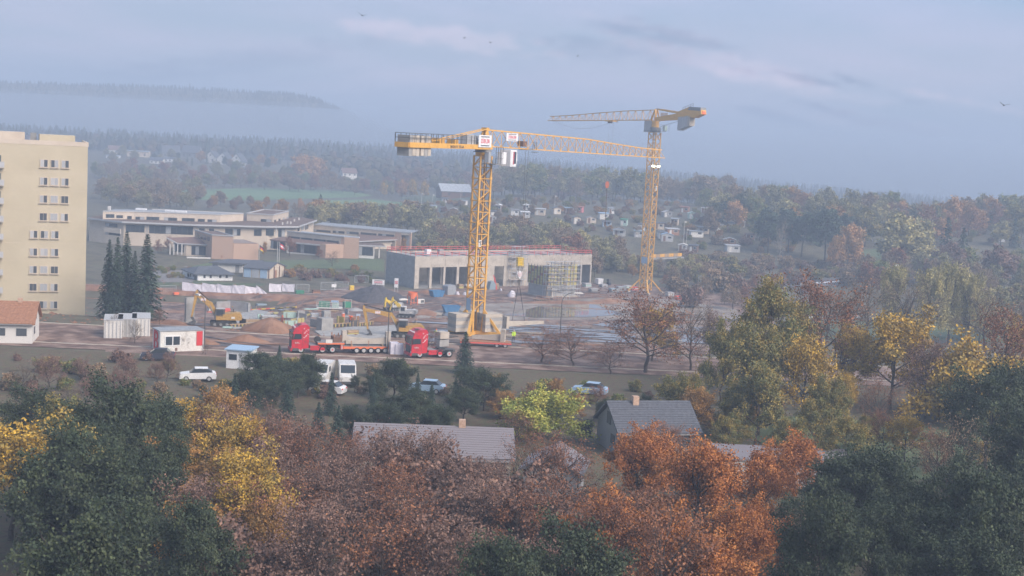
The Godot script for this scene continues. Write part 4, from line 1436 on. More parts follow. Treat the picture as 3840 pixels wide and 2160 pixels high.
	for k in 4:
		var p := pa + pv * (.09 + .225 * k)
		var q := pa + pv * (.29 + .225 * k)
		var mid := (p + q) * .5
		block(o, "window", Vector3(mid.x - .1, pt - 2.0, mid.z + .12) - o.position, Vector3(p.distance_to(q), 1.3, .3), M.glass, turn_along(pv.normalized()))
	solid(o, "brick_wall", [pc, pa + Vector3(-.02, 0, -.15), pa + pv * .1 + Vector3(0, 0, -.5), pc + pv * .1], g, pl, M.brick)
	var e0 := at_height(1098, 909, 5.9)
	var e1 := at_height(1218, 920, 5.9)
	var r1 := pa + pv * .08
	var r0 := pa + pv * 1.0
	slope(o, "roof", [e0, e1, Vector3(r1.x, 6.9, r1.z), Vector3(r0.x, 6.9, r0.z)], .35, M.brown_tile)
	strut(o, "fascia", e0 - o.position + Vector3(0, -.1, .05), e1 - o.position + Vector3(0, -.1, .05), .4, M.light_grey)
	var em := at_height(1012, 897, 6.2)
	slope(o, "roof", [em, e0, Vector3(r0.x, 6.9, r0.z), em + Vector3(3, .6, -5)], .35, M.brown_tile)
	var f0 := e0 + Vector3(-2, 0, -1.4)
	var f1 := e1 + Vector3(0, 0, -1.4)
	solid(o, "wall", [f0, f1, f1 + Vector3(0, 0, -3), f0 + Vector3(0, 0, -3)], g, 5.6, M.off_white)
	window_on(o, f0, f1, [1084, 914, 1214, 950], 9)
	window_on(o, em + Vector3(0, 0, -2), f0, [1015, 902, 1070, 935], 5)
	var k0 := at_height(1344, 919, 6.0)
	var k1 := at_height(1446, 923, 6.0)
	slope(o, "canopy", [k0, k1, k1 + Vector3(-2, 0, -9), k0 + Vector3(0, 0, -9)], .35, M.green_roof)
	strut(o, "fascia", k0 - o.position + Vector3(0, -.1, .05), k1 - o.position + Vector3(0, -.1, .05), .35, M.light_grey)
	window_on(o, pb + Vector3(0, 0, -1), pb + Vector3(8, 0, -1), [1345, 925, 1398, 959], 4)
	on_wall(o, "low_wall", pb + Vector3(0, 0, -.9), pb + Vector3(8, 0, -.9), [1345, 959, 1402, 969], M.off_white, .05, .3)
	for u in [1400, 1420]: on_wall(o, "pillar", k0 + Vector3(0, 0, -.5), k1 + Vector3(0, 0, -.5), [u, 925, u + 4, 968], M.off_white, .05, .4)
	# third wing farther back
	var q1 := spot(1483, 936)
	var qt := hit(q1, q1 + Vector3(10, 0, 1), 1483, 870).y
	var q0 := at_height(1173, 843, qt)
	q0.y = q1.y
	var q2 := q1 + (q1 - q0).normalized() * 5.6
	var qb := Vector3(1.5, 0, -13)
	solid(o, "wall", [q0, q1, q1 + qb, q0 + qb], g, qt, M.cream)
	solid(o, "roof", [q0 + Vector3(0, 0, -.4), q2 + Vector3(0, 0, -.4), q2 + qb, q0 + qb], qt + .01, qt + .1, M.roof_felt)
	strut(o, "coping", Vector3(q0.x, qt + .12, q0.z) - o.position, Vector3(q2.x, qt + .12, q2.z) - o.position, .35, M.light_grey)
	for w in [[1170, 862, 1240, 870], [1248, 866, 1292, 875], [1300, 869, 1345, 878], [1352, 873, 1412, 882], [1418, 878, 1478, 889]]: window_on(o, q0, q1, w, 4)
	on_wall(o, "brick_wall", q1, q2, [1482, 871, 1503, 936], M.brick, .12, .6)
	on_wall(o, "frame_post", q1, q2, [1535, 871, 1541, 934], M.brick, .12, .6)
	on_wall(o, "frame_head", q1, q2, [1503, 871, 1535, 882], M.cream, .1, .5)
	window_on(o, q1 + Vector3(0, 0, -2), q2 + Vector3(0, 0, -2), [1503, 882, 1536, 934], 2)
	var l0 := at_height(1345, 905, 5.4)
	var l1 := at_height(1490, 898, 5.4)
	slope(o, "roof", [l0, l1, Vector3(q1.x, 6.2, q1.z), at_height(1345, 872, 6.2)], .35, M.brown_tile)
	strut(o, "fascia", l0 - o.position + Vector3(0, -.1, 0), l1 - o.position + Vector3(0, -.1, 0), .3, M.light_grey)
	solid(o, "wall", [l0 + Vector3(0, 0, -2), l1 + Vector3(0, 0, -2), q1 + Vector3(0, 0, 1), l0 + Vector3(2, 0, -20)], g, 5.1, M.cream)
	on_wall(o, "door", l0 + Vector3(0, 0, -2), l1 + Vector3(0, 0, -2), [1466, 915, 1478, 934], M.dark_grey, .05)

# ---------------------------------------------------------------- smaller buildings beside the site
func pitched_house(called: String, label: String, at: Vector3, turn: float, long: float, wide: float, wall: float, ridge: float, wm: String, rm: String, group := "", over := .4, windows := 3) -> Node3D:
	var o := thing(called, label, "house", at, turn, group)
	var mb := Mb.new()
	mb.prism([Vector2(-wide / 2, -.5), Vector2(wide / 2, -.5), Vector2(wide / 2, wall), Vector2(0, ridge - .12), Vector2(-wide / 2, wall)], -long / 2, long / 2, Transform3D(Basis(Vector3.UP, PI / 2), Vector3.ZERO))
	part(mb, "wall", M[wm], o)
	for s in [-1, 1]:
		var sl := (ridge - wall) / (wide / 2)
		var rf := Mb.new()
		var ev := Vector3(0, wall - sl * over, s * (wide / 2 + over))
		rf.box(Vector3.ZERO, Vector3.ZERO)
		var x := long / 2 + over
		var top := Vector3(0, ridge, 0)
		var t := Vector3(0, .16, 0)
		rf = Mb.new()
		rf.quad(ev + Vector3(-x, 0, 0) + t, ev + Vector3(x, 0, 0) + t, top + Vector3(x, 0, 0) + t, top + Vector3(-x, 0, 0) + t, Vector3.UP)
		rf.quad(ev + Vector3(-x, 0, 0), ev + Vector3(x, 0, 0), top + Vector3(x, 0, 0), top + Vector3(-x, 0, 0), Vector3.DOWN)
		rf.quad(ev + Vector3(-x, 0, 0), ev + Vector3(x, 0, 0), ev + Vector3(x, 0, 0) + t, ev + Vector3(-x, 0, 0) + t, Vector3(0, 0, s))
		for q in [-x, x]: rf.quad(ev + Vector3(q, 0, 0), top + Vector3(q, 0, 0), top + Vector3(q, 0, 0) + t, ev + Vector3(q, 0, 0) + t, Vector3(q, 0, 0))
		part(rf, "roof", M[rm], o)
	if long < 15 and group.begins_with("houses among"):
		var run := Vector2(wide / 2 + over, ridge - wall + (ridge - wall) / (wide / 2) * over)
		for s in [-1, 1]:
			for k in 14:
				var q := block(o, "tile_course", Vector3(0, ridge + .19 - run.y * (k + .5) / 14, s * run.x * (k + .5) / 14), Vector3(long + over * 2, .05, run.length() / 14 * .97), M[rm])
				q.transform.basis = Basis(Vector3.RIGHT, s * (atan2(run.y, run.x) - .06)) * Basis.from_scale(Vector3(long + over * 2, .05, run.length() / 14 * .97))
			strut(o, "gutter", Vector3(-long / 2, wall - .2, s * (wide / 2 + over + .06)), Vector3(long / 2, wall - .2, s * (wide / 2 + over + .06)), .12, M.mid_grey)
	for k in windows:
		var x := long * ((k + .5) / windows - .5)
		for s in [-1, 1]: block(o, "window", Vector3(x, wall * .55, s * (wide / 2 + .01)), Vector3(minf(1.3, long / windows * .5), wall * .35, .08), M.dull_glass)
	for s in [-1, 1]:
		block(o, "window", Vector3(s * (long / 2 + .01), wall * .55, wide * .2), Vector3(.08, wall * .35, 1.1), M.dull_glass)
		if ridge - wall > 2: block(o, "window", Vector3(s * (long / 2 + .01), wall + (ridge - wall) * .3, 0), Vector3(.08, 1.2, 1.2), M.dull_glass)
	return o

func side_buildings() -> void:
	# garages
	var a := spot(1005, 1047)
	var b := spot(910, 1040)
	var c := spot(1068, 1036)
	var o := thing("garage_row", "garage row with pale blue doors and dark pitched roof beside the school lawn", "garage", a)
	var h := hit(a, b, 955, 1003).y - o.position.y
	var bk := (c - a)
	bk.y = 0
	solid(o, "wall", [a, b, b + bk, c], a.y - .3, a.y + h, M.cream)
	for k in 3:
		var t0 := .04 + .32 * k
		var p := a.lerp(b, t0)
		var q := a.lerp(b, t0 + .27)
		var m := (p + q) * .5
		m.y = a.y + h * .46
		block(o, "door", m - o.position + Vector3(-.02, 0, .1), Vector3(p.distance_to(q), h * .86, .14), M.pale_blue if k != 1 else M.galvanised, turn_along((p - q).normalized()))
	for k in 4:
		var p := a.lerp(c, .02 + .31 * k)
		block(o, "post", Vector3(p.x + .1, a.y + h * .55, p.z + .05) - o.position, Vector3(.25, h * 1.1, .25), M.brown)
	var dm := a.lerp(c, .42)
	block(o, "side_door", Vector3(dm.x + .12, a.y + 1.0, dm.z) - o.position, Vector3(1.0, 2.0, .15), M.rust_dust, turn_along(bk.normalized()))
	var up := Vector3(0, a.y + h, 0)
	var r0 := a + bk * .5
	var r1 := b + bk * .5
	slope(o, "roof", [Vector3(a.x, up.y, a.z) + Vector3(.5, -.1, .5), Vector3(b.x, up.y - .1, b.z + .5), Vector3(r1.x, up.y + 1.3, r1.z), Vector3(r0.x + .3, up.y + 1.3, r0.z)], .2, M.slate)
	slope(o, "roof", [Vector3(r0.x + .3, up.y + 1.3, r0.z), Vector3(r1.x, up.y + 1.3, r1.z), Vector3((b + bk).x, up.y - .1, (b + bk).z - .5), Vector3(c.x + .5, up.y - .1, c.z - .5)], .2, M.slate)
	var gm := Mb.new()
	gm.tri(a + Vector3(.01, h, 0) - o.position, c + Vector3(.01, a.y - c.y + h, 0) - o.position, Vector3(r0.x, up.y + 1.15, r0.z) - o.position, Vector3.RIGHT)
	part(gm, "gable", M.cream, o)
	# cream flat roofed clubhouse
	var a2 := spot(908, 1026)
	var b2 := spot(795, 1022)
	var o2 := thing("clubhouse", "cream flat roofed building with overhanging dark roof between restaurant and garages", "building", b2)
	var t2 := hit(b2, a2, 850, 988).y
	solid(o2, "wall", [b2, a2, a2 + Vector3(3, 0, -9), b2 + Vector3(3, 0, -9)], b2.y - .3, t2, M.off_white)
	solid(o2, "roof", [b2 + Vector3(-.8, 0, 1), a2 + Vector3(.8, 0, 1), a2 + Vector3(4, 0, -10), b2 + Vector3(2, 0, -10)], t2, t2 + .3, M.slate)
	on_wall(o2, "door", b2, a2, [883, 995, 897, 1026], M.mid_grey)
	window_on(o2, b2, a2, [797, 993, 816, 1009], 2)
	# white restaurant with dark hipped roof
	var p0 := spot(741, 1053)
	var p1 := spot(872, 1053)
	var o3 := thing("restaurant", "white single storey restaurant with dark hipped roof and small arched windows", "building", p0)
	var t3 := hit(p0, p1, 800, 1027).y
	var bk3 := Vector3(-6.0, 0, -9)
	solid(o3, "wall", [p0, p1, p1 + bk3, p0 + bk3], p0.y - .3, t3, M.white)
	var e0 := Vector3(p0.x - .8, t3, p0.z + .8)
	var e1 := Vector3(p1.x + .8, t3, p1.z + .8)
	var e2 := Vector3(p1.x + bk3.x + .8, t3, p1.z + bk3.z - .8)
	var e3 := Vector3(p0.x + bk3.x - .8, t3, p0.z + bk3.z - .8)
	var ra := (e0 + e3) * .5 + Vector3(3.0, 1.5, 0)
	var rb := (e1 + e2) * .5 + Vector3(-3.0, 1.5, 0)
	slope(o3, "roof", [e0, e1, rb, ra], .2, M.slate)
	slope(o3, "roof", [e1, e2, rb], .2, M.slate)
	slope(o3, "roof", [e2, e3, ra, rb], .2, M.slate)
	slope(o3, "roof", [e3, e0, ra], .2, M.slate)
	for u in [763, 786, 822, 846]: window_on(o3, p0, p1, [u, 1032, u + 8, 1043], 1)
	on_wall(o3, "door", p0 + bk3, p0, [728, 1030, 738, 1052], M.dark_grey)
	for u in [703, 712, 722]: on_wall(o3, "window", p0 + bk3, p0, [u, 1024, u + 6, 1038], M.glass)

func tower_block() -> void:
	var p0 := stand(-260, 214.0)
	var p1 := stand(318, 222.0)
	var o := thing("tower_block", "tall cream block of flats with rows of small windows and loggias", "apartment block", p1, turn_along((p1 - p0).normalized()))
	var L := Vector2(p1.x - p0.x, p1.z - p0.z).length()
	var top := face(o, 200, 545).y
	block(o, "wall", Vector3(-L / 2, top / 2 - 1, -7), Vector3(L, top + 2, 14), M.tower_render)
	block(o, "parapet", Vector3(-L / 2, top + .35, -.12), Vector3(L + .2, .7, .3), M.cream)
	block(o, "parapet", Vector3(-.1, top + .35, -7), Vector3(.3, .7, 13.6), M.cream)
	block(o, "roof_room", Vector3(-4.6, top + .8, -4), Vector3(5.4, 1.6, 5), M.tower_render)
	block(o, "roof_room", Vector3(-11.5, top + .9, -4), Vector3(4.0, 1.8, 5), M.cream)
	block(o, "roof_vent", Vector3(-8.2, top + 1.0, -3), Vector3(.9, 1.6, .9), M.mid_grey)
	var floors := 9
	for f in floors:
		var y := top - 2.9 - f * 2.82
		if y < 1: break
		for x in [-3.4, -5.0, -6.6]:
			var w := Node3D.new()
			w.name = "window"
			o.add_child(w, true)
			var xx: float = x - (1.4 if f > 3 else 0.0)
			block(w, "frame", Vector3(xx, y, .02), Vector3(1.25, 1.3, .12), M.cream)
			block(w, "pane", Vector3(xx - .27, y, .05), Vector3(.5, 1.1, .08), [M.blind, M.dull_glass, M.light_grey, M.blind][(f * 5 + int(absf(x))) % 4])
			block(w, "pane", Vector3(xx + .27, y, .05), Vector3(.5, 1.1, .08), [M.dull_glass, M.blind, M.blind][(f * 3 + int(absf(x))) % 3])
			block(w, "sill", Vector3(xx, y - .72, .12), Vector3(1.4, .06, .18), M.cream)
		for x in [-14.2, -18.5]:
			block(o, "loggia_slab", Vector3(x, y - .9, .5), Vector3(3.4, .16, 1.1), M.concrete)
			block(o, "loggia_front", Vector3(x, y - .4, 1.0), Vector3(3.4, .9, .1), M.light_grey)
			block(o, "balcony_door", Vector3(x, y, .05), Vector3(2.4, 2.0, .1), M.dull_glass)
		block(o, "panel_joint", Vector3(-L / 2, y - 1.42, .004), Vector3(L, .04, .02), M.cream)
		for z in [-3.0, -7.0, -11.0]: block(o, "window", Vector3(.03, y, z), Vector3(.1, 1.3, 1.6), M.dull_glass)

func site_office() -> void:
	var a := spot(598, 1326)
	var b := a + Vector3(5.0, 0, -3.0)
	var o := thing("office_container", "white site office container with large red letters and grey flat roof", "container", a, turn_along((b - a).normalized()))
	var h := 2.75
	var L := (b - a).length()
	block(o, "shell", Vector3(L / 2, h / 2, -1.6), Vector3(L, h, 3.2), M.container_white)
	block(o, "roof", Vector3(L / 2, h + .06, -1.6), Vector3(L + .2, .12, 3.4), M.roof_felt)
	for x in [0.06, L - .06]: block(o, "corner_post", Vector3(x, h / 2, .02), Vector3(.16, h, .12), M.light_grey)
	var w := Node3D.new()
	w.name = "window"
	o.add_child(w)
	block(w, "frame", Vector3(1.7, 1.5, .03), Vector3(2.1, 1.35, .08), M.white)
	block(w, "pane", Vector3(1.2, 1.5, .07), Vector3(.86, 1.1, .05), M.glass)
	block(w, "pane", Vector3(2.2, 1.5, .07), Vector3(.86, 1.1, .05), M.glass)
	block(o, "door_plate", Vector3(2.2, .35, .03), Vector3(.3, .4, .05), M.brown)
	block(o, "red_panel", Vector3(L - .5, 1.7, .03), Vector3(.9, 1.9, .05), M.red)
	lettering(o, "B", Vector3(-.05, 1.35, -1.6), 2.7, M.red, -PI / 2, "lettering", 1.1)
	block(o, "step", Vector3(.4, .3, .8), Vector3(1.3, .6, .9), M.mint)
	# more containers beside it
	for k in 3:
		var p := stand(425.0 + k * 52.0, 190.0 + k * 1.5)
		var c := thing("storage_container", ["pale ribbed storage container behind bare branches by the office", "off white storage container beside the office container", "dull white storage container at the end of the container row"][k], "container", p, deg_to_rad(15), "containers beside the site office")
		block(c, "shell", Vector3(0, 1.25, 0), Vector3(2.4, 2.5, 5.8), M.off_white if k != 1 else M.concrete_grey)
		block(c, "roof", Vector3(0, 2.54, 0), Vector3(2.5, .08, 5.9), M.light_grey)
		for j in 5: block(c, "rib", Vector3(-1.0 + j * .5, 1.25, 2.93), Vector3(.12, 2.3, .08), M.light_grey)
	# kiosk with pale flat roof, and a grey fuel tank
	var kp := stand(905, 170.0)
	var k := thing("site_kiosk", "small white kiosk with flat blue grey roof beside the access road", "kiosk", kp, deg_to_rad(-8))
	block(k, "shell", Vector3(0, 1.2, 0), Vector3(3.1, 2.4, 2.4), M.white)
	var rf := block(k, "roof", Vector3(0, 2.5, 0), Vector3(3.5, .14, 2.9), M.pale_blue)
	rf.rotation.x = .06
	block(k, "door", Vector3(.6, 1.0, 1.22), Vector3(.9, 2.0, .06), M.light_grey)
	block(k, "window", Vector3(-.7, 1.5, 1.22), Vector3(1.0, .7, .06), M.glass)

# ---------------------------------------------------------------- ground sheets
func ground_sheets() -> void:
	# the stripped building ground
	structure(sheet(outline_of([[395, 1322], [400, 1220], [420, 1150], [560, 1128], [760, 1122], [1000, 1122], [1180, 1100], [1330, 1072], [1420, 1082], [1520, 1090], [1700, 1078], [1900, 1070], [2200, 1060], [2420, 1072], [2620, 1090], [2800, 1110], [2900, 1190], [2950, 1290], [2700, 1330], [2300, 1330], [1900, 1334], [1300, 1345], [800, 1345]]), .03, 3.0), "building_ground", M.mud)
	structure(sheet(outline_of([[1560, 1190], [1640, 1165], [1800, 1140], [1990, 1130], [2250, 1118], [2420, 1118], [2600, 1135], [2760, 1160], [2780, 1200], [2500, 1205], [2200, 1200], [1900, 1202], [1700, 1205]]), .06, 3.0), "pit_floor", M.pale_mud)
	structure(sheet(outline_of([[1500, 1260], [1650, 1232], [1900, 1224], [2300, 1212], [2700, 1205], [2780, 1250], [2720, 1300], [2300, 1296], [1950, 1290], [1700, 1296], [1560, 1290]]), .06, 3.0), "haul_road", M.wet_mud)
	# bank of cut earth under the fence
	var bank := PackedVector2Array()
	for x in [-118, -100, -85, -70, -58, -50, -46]: bank.append(Vector2(x, -328.3))
	for x in [-46, -50, -58, -70, -85, -100, -118]: bank.append(Vector2(x, -321.5))
	structure(sheet(bank, .05, 1.0), "earth_bank", M.earth)
	# school lawn, asphalt road on the far bank, lot and verges on the near bank
	structure(sheet(outline_of([[700, 1005], [830, 978], [1000, 978], [1210, 975], [1440, 975], [1440, 1020], [1330, 1012], [1180, 1008], [1070, 1012], [900, 1000]]), .05, 4.0), "lawn", M.lawn)
	structure(sheet(outline_of([[560, 1062], [690, 1050], [870, 1062], [1000, 1065], [980, 1075], [700, 1072], [560, 1098]]), .05, 4.0), "lawn", M.grass)
	structure(sheet(outline_of([[570, 1020], [700, 1000], [760, 1020], [720, 1060], [600, 1060]]), .07, 4.0), "yard", M.paving)
	structure(sheet(outline_of([[640, 716], [700, 711], [930, 706], [1180, 713], [1340, 722], [1400, 734], [1290, 742], [960, 752], [760, 750], [640, 745]]), .1, 16.0), "field", M.meadow)
	structure(sheet(outline_of([[1215, 752], [1400, 748], [1570, 762], [1480, 778], [1330, 792], [1200, 800], [1150, 775]]), .1, 16.0), "field", M.meadow)
	structure(sheet(outline_of([[1500, 740], [1780, 732], [1800, 752], [1640, 760], [1500, 748]]), .1, 16.0), "field", M.grass)
	# road that curves past the gardens
	structure(sheet(outline_of([[2560, 1080], [2800, 1062], [3000, 1048], [3190, 1040], [3420, 1046], [3840, 1060], [3840, 1082], [3400, 1062], [3230, 1060], [3160, 1072], [3000, 1075], [2780, 1095], [2600, 1108]]), .06, 4.0), "road", M.asphalt)
	structure(sheet(outline_of([[2980, 1066], [3140, 1055], [3200, 1050], [3200, 1053], [3145, 1059], [2985, 1069]]), .075, 3.0), "road_marking", M.marking)
	structure(sheet(outline_of([[3100, 950], [3280, 935], [3500, 950], [3560, 990], [3480, 1015], [3250, 1010], [3180, 990]]), .06, 6.0), "lawn", M.lawn)
	structure(sheet(outline_of([[3150, 1000], [3400, 1010], [3700, 1040], [3700, 1050], [3400, 1040], [3150, 1030]]), .05, 6.0), "verge", M.grass)
	structure(sheet(outline_of([[2950, 1210], [3300, 1200], [3840, 1232], [3840, 1290], [3400, 1272], [2980, 1290]]), .06, 4.0), "verge", M.lawn)
	# near bank: street, parking, gardens
	structure(sheet(PackedVector2Array([Vector2(-95, -199), Vector2(75, -199), Vector2(90, -183), Vector2(-95, -176)]), .05, 6.0), "street", M.mud)
	structure(sheet(PackedVector2Array([Vector2(-80, -175), Vector2(70, -181), Vector2(60, -162), Vector2(-80, -160)]), .05, 6.0), "parking_ground", M.leaf_litter)
	structure(sheet(PackedVector2Array([Vector2(25, -157), Vector2(60, -157), Vector2(60, -128), Vector2(28, -130)]), .05, 6.0), "lawn", M.lawn)
	structure(sheet(PackedVector2Array([Vector2(-70, -154), Vector2(24, -157), Vector2(26, -60), Vector2(-60, -60)]), .05, 6.0), "garden_ground", M.leaf_litter)
	# darker churned patches and wheel ruts
	for k in 26:
		var at := spot([470, 620, 700, 840, 980, 1120, 1250, 1400, 1480, 1560, 1700, 1850, 1980, 2100, 2260, 2400, 2520, 2620, 760, 1330, 1500, 640, 930, 2200, 1800, 1450][k], [1190, 1170, 1290, 1300, 1150, 1150, 1290, 1150, 1210, 1120, 1110, 1120, 1130, 1290, 1220, 1130, 1210, 1290, 1220, 1300, 1285, 1230, 1290, 1280, 1290, 1240][k])
		structure(sheet(blot(at, 4.0 + 3.0 * sin(k * 2.1), 2.2 + 1.2 * cos(k * 1.3), 300 + k, .4), .08 + .002 * k, 2.0), "mud_patch", M.earth if k % 3 else M.rut)
	var rt := [[[1500, 1300], [1700, 1284], [1950, 1276], [2250, 1272], [2600, 1262]], [[1480, 1250], [1700, 1238], [2000, 1232], [2350, 1232], [2650, 1246]], [[520, 1240], [700, 1262], [860, 1288], [1000, 1306]], [[1560, 1160], [1750, 1122], [1950, 1106], [2180, 1098], [2400, 1100]], [[1150, 1150], [1350, 1146], [1500, 1140], [1640, 1128]], [[440, 1210], [560, 1160], [760, 1148], [1000, 1140]], [[1700, 1190], [1980, 1216], [2300, 1208], [2640, 1188]]]
	for q in rt.size():
		for side in [-1.0, 1.0]:
			var curve := Curve3D.new()
			for p in rt[q]: curve.add_point(spot(p[0], p[1]))
			var n0 := int(curve.get_baked_length() / 2.5)
			var a := PackedVector2Array()
			var b := PackedVector2Array()
			for i in n0 + 1:
				var p := curve.sample_baked(i * 2.5)
				var t := curve.sample_baked(i * 2.5 + .5) - curve.sample_baked(i * 2.5 - .5)
				var nn := Vector2(-t.z, t.x).normalized()
				var c: Vector2 = Vector2(p.x, p.z) + nn * (float(side) * 1.05 + .25 * sin(i * .9 + q))
				var w := .28 + .12 * sin(i * 1.7 + q)
				a.append(c + nn * w)
				b.append(c - nn * w)
			b.reverse()
			a.append_array(b)
			structure(sheet(a, .145, 2.0), "wheel_rut", M.rut)
	# clods and stones thrown up all over the churned ground
	var cl := Mb.new()
	var rg := RandomNumberGenerator.new()
	rg.seed = 9
	var ring := []
	for i in 6: ring.append(Vector3(cos(TAU * i / 6) * rg.randf_range(.7, 1.2), 0, sin(TAU * i / 6) * rg.randf_range(.7, 1.2)))
	for i in 6:
		cl.tri(ring[i], ring[(i + 1) % 6], Vector3(.1, .75, -.1), ring[i] + Vector3.UP)
	var mm := MultiMesh.new()
	mm.transform_format = MultiMesh.TRANSFORM_3D
	mm.mesh = cl.mesh()
	mm.instance_count = 5200
	for i in 5200:
		var x := rg.randf_range(-95, 75)
		var d := rg.randf_range(200, 345)
		var k := rg.randf_range(.06, .26) * (2.0 if rg.randf() < .05 else 1.0)
		mm.set_instance_transform(i, Transform3D(Basis(Vector3.UP, rg.randf() * TAU) * Basis.from_scale(Vector3(k * 1.4, k, k)), Vector3(x, ground(x, d) + .03, -d)))
	var co := MultiMeshInstance3D.new()
	co.multimesh = mm
	co.material_override = M.earth
	co.name = "clods"
	add_child(co)
	tag(co, "brown clods of earth scattered over the building ground", "earth", "", "stuff")
	# pools on the flat and puddles in the ruts
	var pools := [[[1890, 1184], [2020, 1152], [2150, 1138], [2235, 1146], [2290, 1166], [2340, 1182], [2220, 1190], [2010, 1195]]]
	for k in pools.size():
		structure(sheet(outline_of(pools[k]), .12, 3.0), "pool_of_water", M.water, "still brown pool on the pit floor mirroring the shuttered core")
	var n := 0
	for p in [[2080, 1252, 12, 2.0], [1990, 1240, 7, 1.2], [2250, 1262, 14, 1.8], [2420, 1240, 9, 1.6], [2560, 1268, 10, 2.0], [2320, 1224, 10, 1.0], [2150, 1280, 9, 1.3], [1900, 1262, 5, 1.0], [2650, 1238, 8, 1.5], [1650, 1262, 4, 1.0], [1620, 1278, 4, .9], [1560, 1250, 3.4, .8], [1990, 1268, 8, .9], [2380, 1284, 10, 1.1], [2700, 1200, 7, 1.0], [1670, 1180, 5, 1.2], [2540, 1180, 6, 1.0], [1720, 1217, 9, 1.2], [1830, 1228, 9, .7], [2480, 1225, 8, 1.0], [2190, 1240, 10, .8], [2620, 1285, 9, 1.0], [2060, 1226, 8, .6], [1800, 1250, 6, .8], [2300, 1246, 7, .9], [1960, 1286, 7, .8], [1690, 1246, 5, .7]]:
		n += 1
		var at := spot(p[0], p[1])
		structure(sheet(blot(at, p[2] * .6, p[3] * 2.2, 50 + n, .35, .1 * sin(n)), .16, 2.0), "puddle", M.water)

func mound(label: String, at: Vector3, rx: float, rz: float, high: float, mat: String, seed_: int, turn := 0.0, called := "earth_mound") -> void:
	var f := FastNoiseLite.new()
	f.seed = seed_
	f.frequency = .35
	f.fractal_octaves = 4
	var mb := Mb.new()
	var rings := 12
	var seg := 30
	var pt := func(i: int, j: int) -> Vector3:
		var t := float(i) / rings
		var a := TAU * j / seg
		var k := 1.0 + .13 * sin(a * 3 + seed_) + .08 * sin(a * 5 + seed_ * 2)
		var q := Vector2(cos(a) * rx * t * k, sin(a) * rz * t * k).rotated(turn)
		var y: float = high * pow(maxf(0.0, 1.0 - t), 1.0) * (1.0 - .25 * (1.0 - t))
		y += f.get_noise_2d(q.x, q.y) * high * .16 * (1.0 - t)
		var w := at + Vector3(q.x, 0, q.y)
		return Vector3(q.x, ground(w.x, -w.z) - at.y + y - (.25 if i == rings else 0.0), q.y)
	for i in rings:
		for j in seg:
			mb.quad(pt.call(i, j), pt.call(i + 1, j), pt.call(i + 1, j + 1), pt.call(i, j + 1), Vector3.UP)
	var o := part(mb, called, M[mat])
	o.position = at
	tag(o, label, "mound")

# ---------------------------------------------------------------- people
func person(label: String, at: Vector3, turn: float, pose: String, jacket: Color, helmet: String) -> void:
	var o := thing("person", label, "person", at, turn, "workers on the building site")
	var j := {"pel": Vector3(0, .93, 0), "che": Vector3(0, 1.28, .0), "nec": Vector3(0, 1.5, .01), "hea": Vector3(0, 1.64, .03)}
	for s in [-1, 1]:
		var k := "l" if s < 0 else "r"
		j["sh" + k] = Vector3(s * .19, 1.42, 0); j["el" + k] = Vector3(s * .27, 1.14, .03); j["wr" + k] = Vector3(s * .25, .9, .12); j["ha" + k] = Vector3(s * .24, .8, .16)
		j["hi" + k] = Vector3(s * .1, .9, 0); j["kn" + k] = Vector3(s * .12, .5, .03); j["an" + k] = Vector3(s * .13, .09, -.02); j["to" + k] = Vector3(s * .15, .05, .15)
	if pose == "bend":
		for k in ["che", "nec", "hea", "shl", "shr"]:
			var p: Vector3 = j[k] - j.pel
			j[k] = j.pel + Basis(Vector3.RIGHT, 1.15) * p
		for k in ["l", "r"]:
			var sh: Vector3 = j["sh" + k]
			j["el" + k] = sh + Vector3(0, -.27, .05); j["wr" + k] = sh + Vector3(0, -.5, .12); j["ha" + k] = sh + Vector3(0, -.6, .14)
			j["kn" + k] += Vector3(0, 0, .1)
	elif pose == "reach":
		j.elr = Vector3(.3, 1.2, .15); j.wrr = Vector3(.25, 1.2, .38); j.har = Vector3(.24, 1.22, .48)
	var C := {"j": jacket, "t": Color(.03, .035, .06), "s": Color(.45, .27, .19), "b": Color(.05, .04, .035)}
	var bones := [["pel", "che", .155, .175, "j"], ["che", "nec", .16, .07, "j"], ["nec", "hea", .06, .1, "s"], ["shl", "shr", .085, .085, "j"], ["hil", "hir", .12, .12, "t"]]
	for k in ["l", "r"]:
		bones.append_array([["sh" + k, "el" + k, .075, .058, "j"], ["el" + k, "wr" + k, .056, .042, "j"], ["wr" + k, "ha" + k, .04, .04, "s"], ["hi" + k, "kn" + k, .1, .07, "t"], ["kn" + k, "an" + k, .068, .05, "t"], ["an" + k, "to" + k, .055, .045, "b"]])
	var mb := nets(bones, j, C, .045)
	var m := leafless_paint()
	part(mb, "body", m, o)
	var hp: Vector3 = j.hea
	var up := (j.hea - j.nec as Vector3).normalized()
	var hm := Mb.new()
	for i in 4:
		var r0: float = [.135, .125, .1, .06][i]
		var r1: float = [.125, .1, .06, .01][i]
		hm.tube(hp + up * (.02 + .045 * i), hp + up * (.02 + .045 * (i + 1)), r0, r1, 10)
	hm.tube(hp + up * .01, hp + up * .03, .17, .16, 10, true)
	part(hm, "helmet", M[helmet], o)

func leafless_paint() -> StandardMaterial3D:
	if not M.has("cloth"):
		var m := plain("cloth", Color.WHITE, .85)
		m.vertex_color_use_as_albedo = true
	return M.cloth

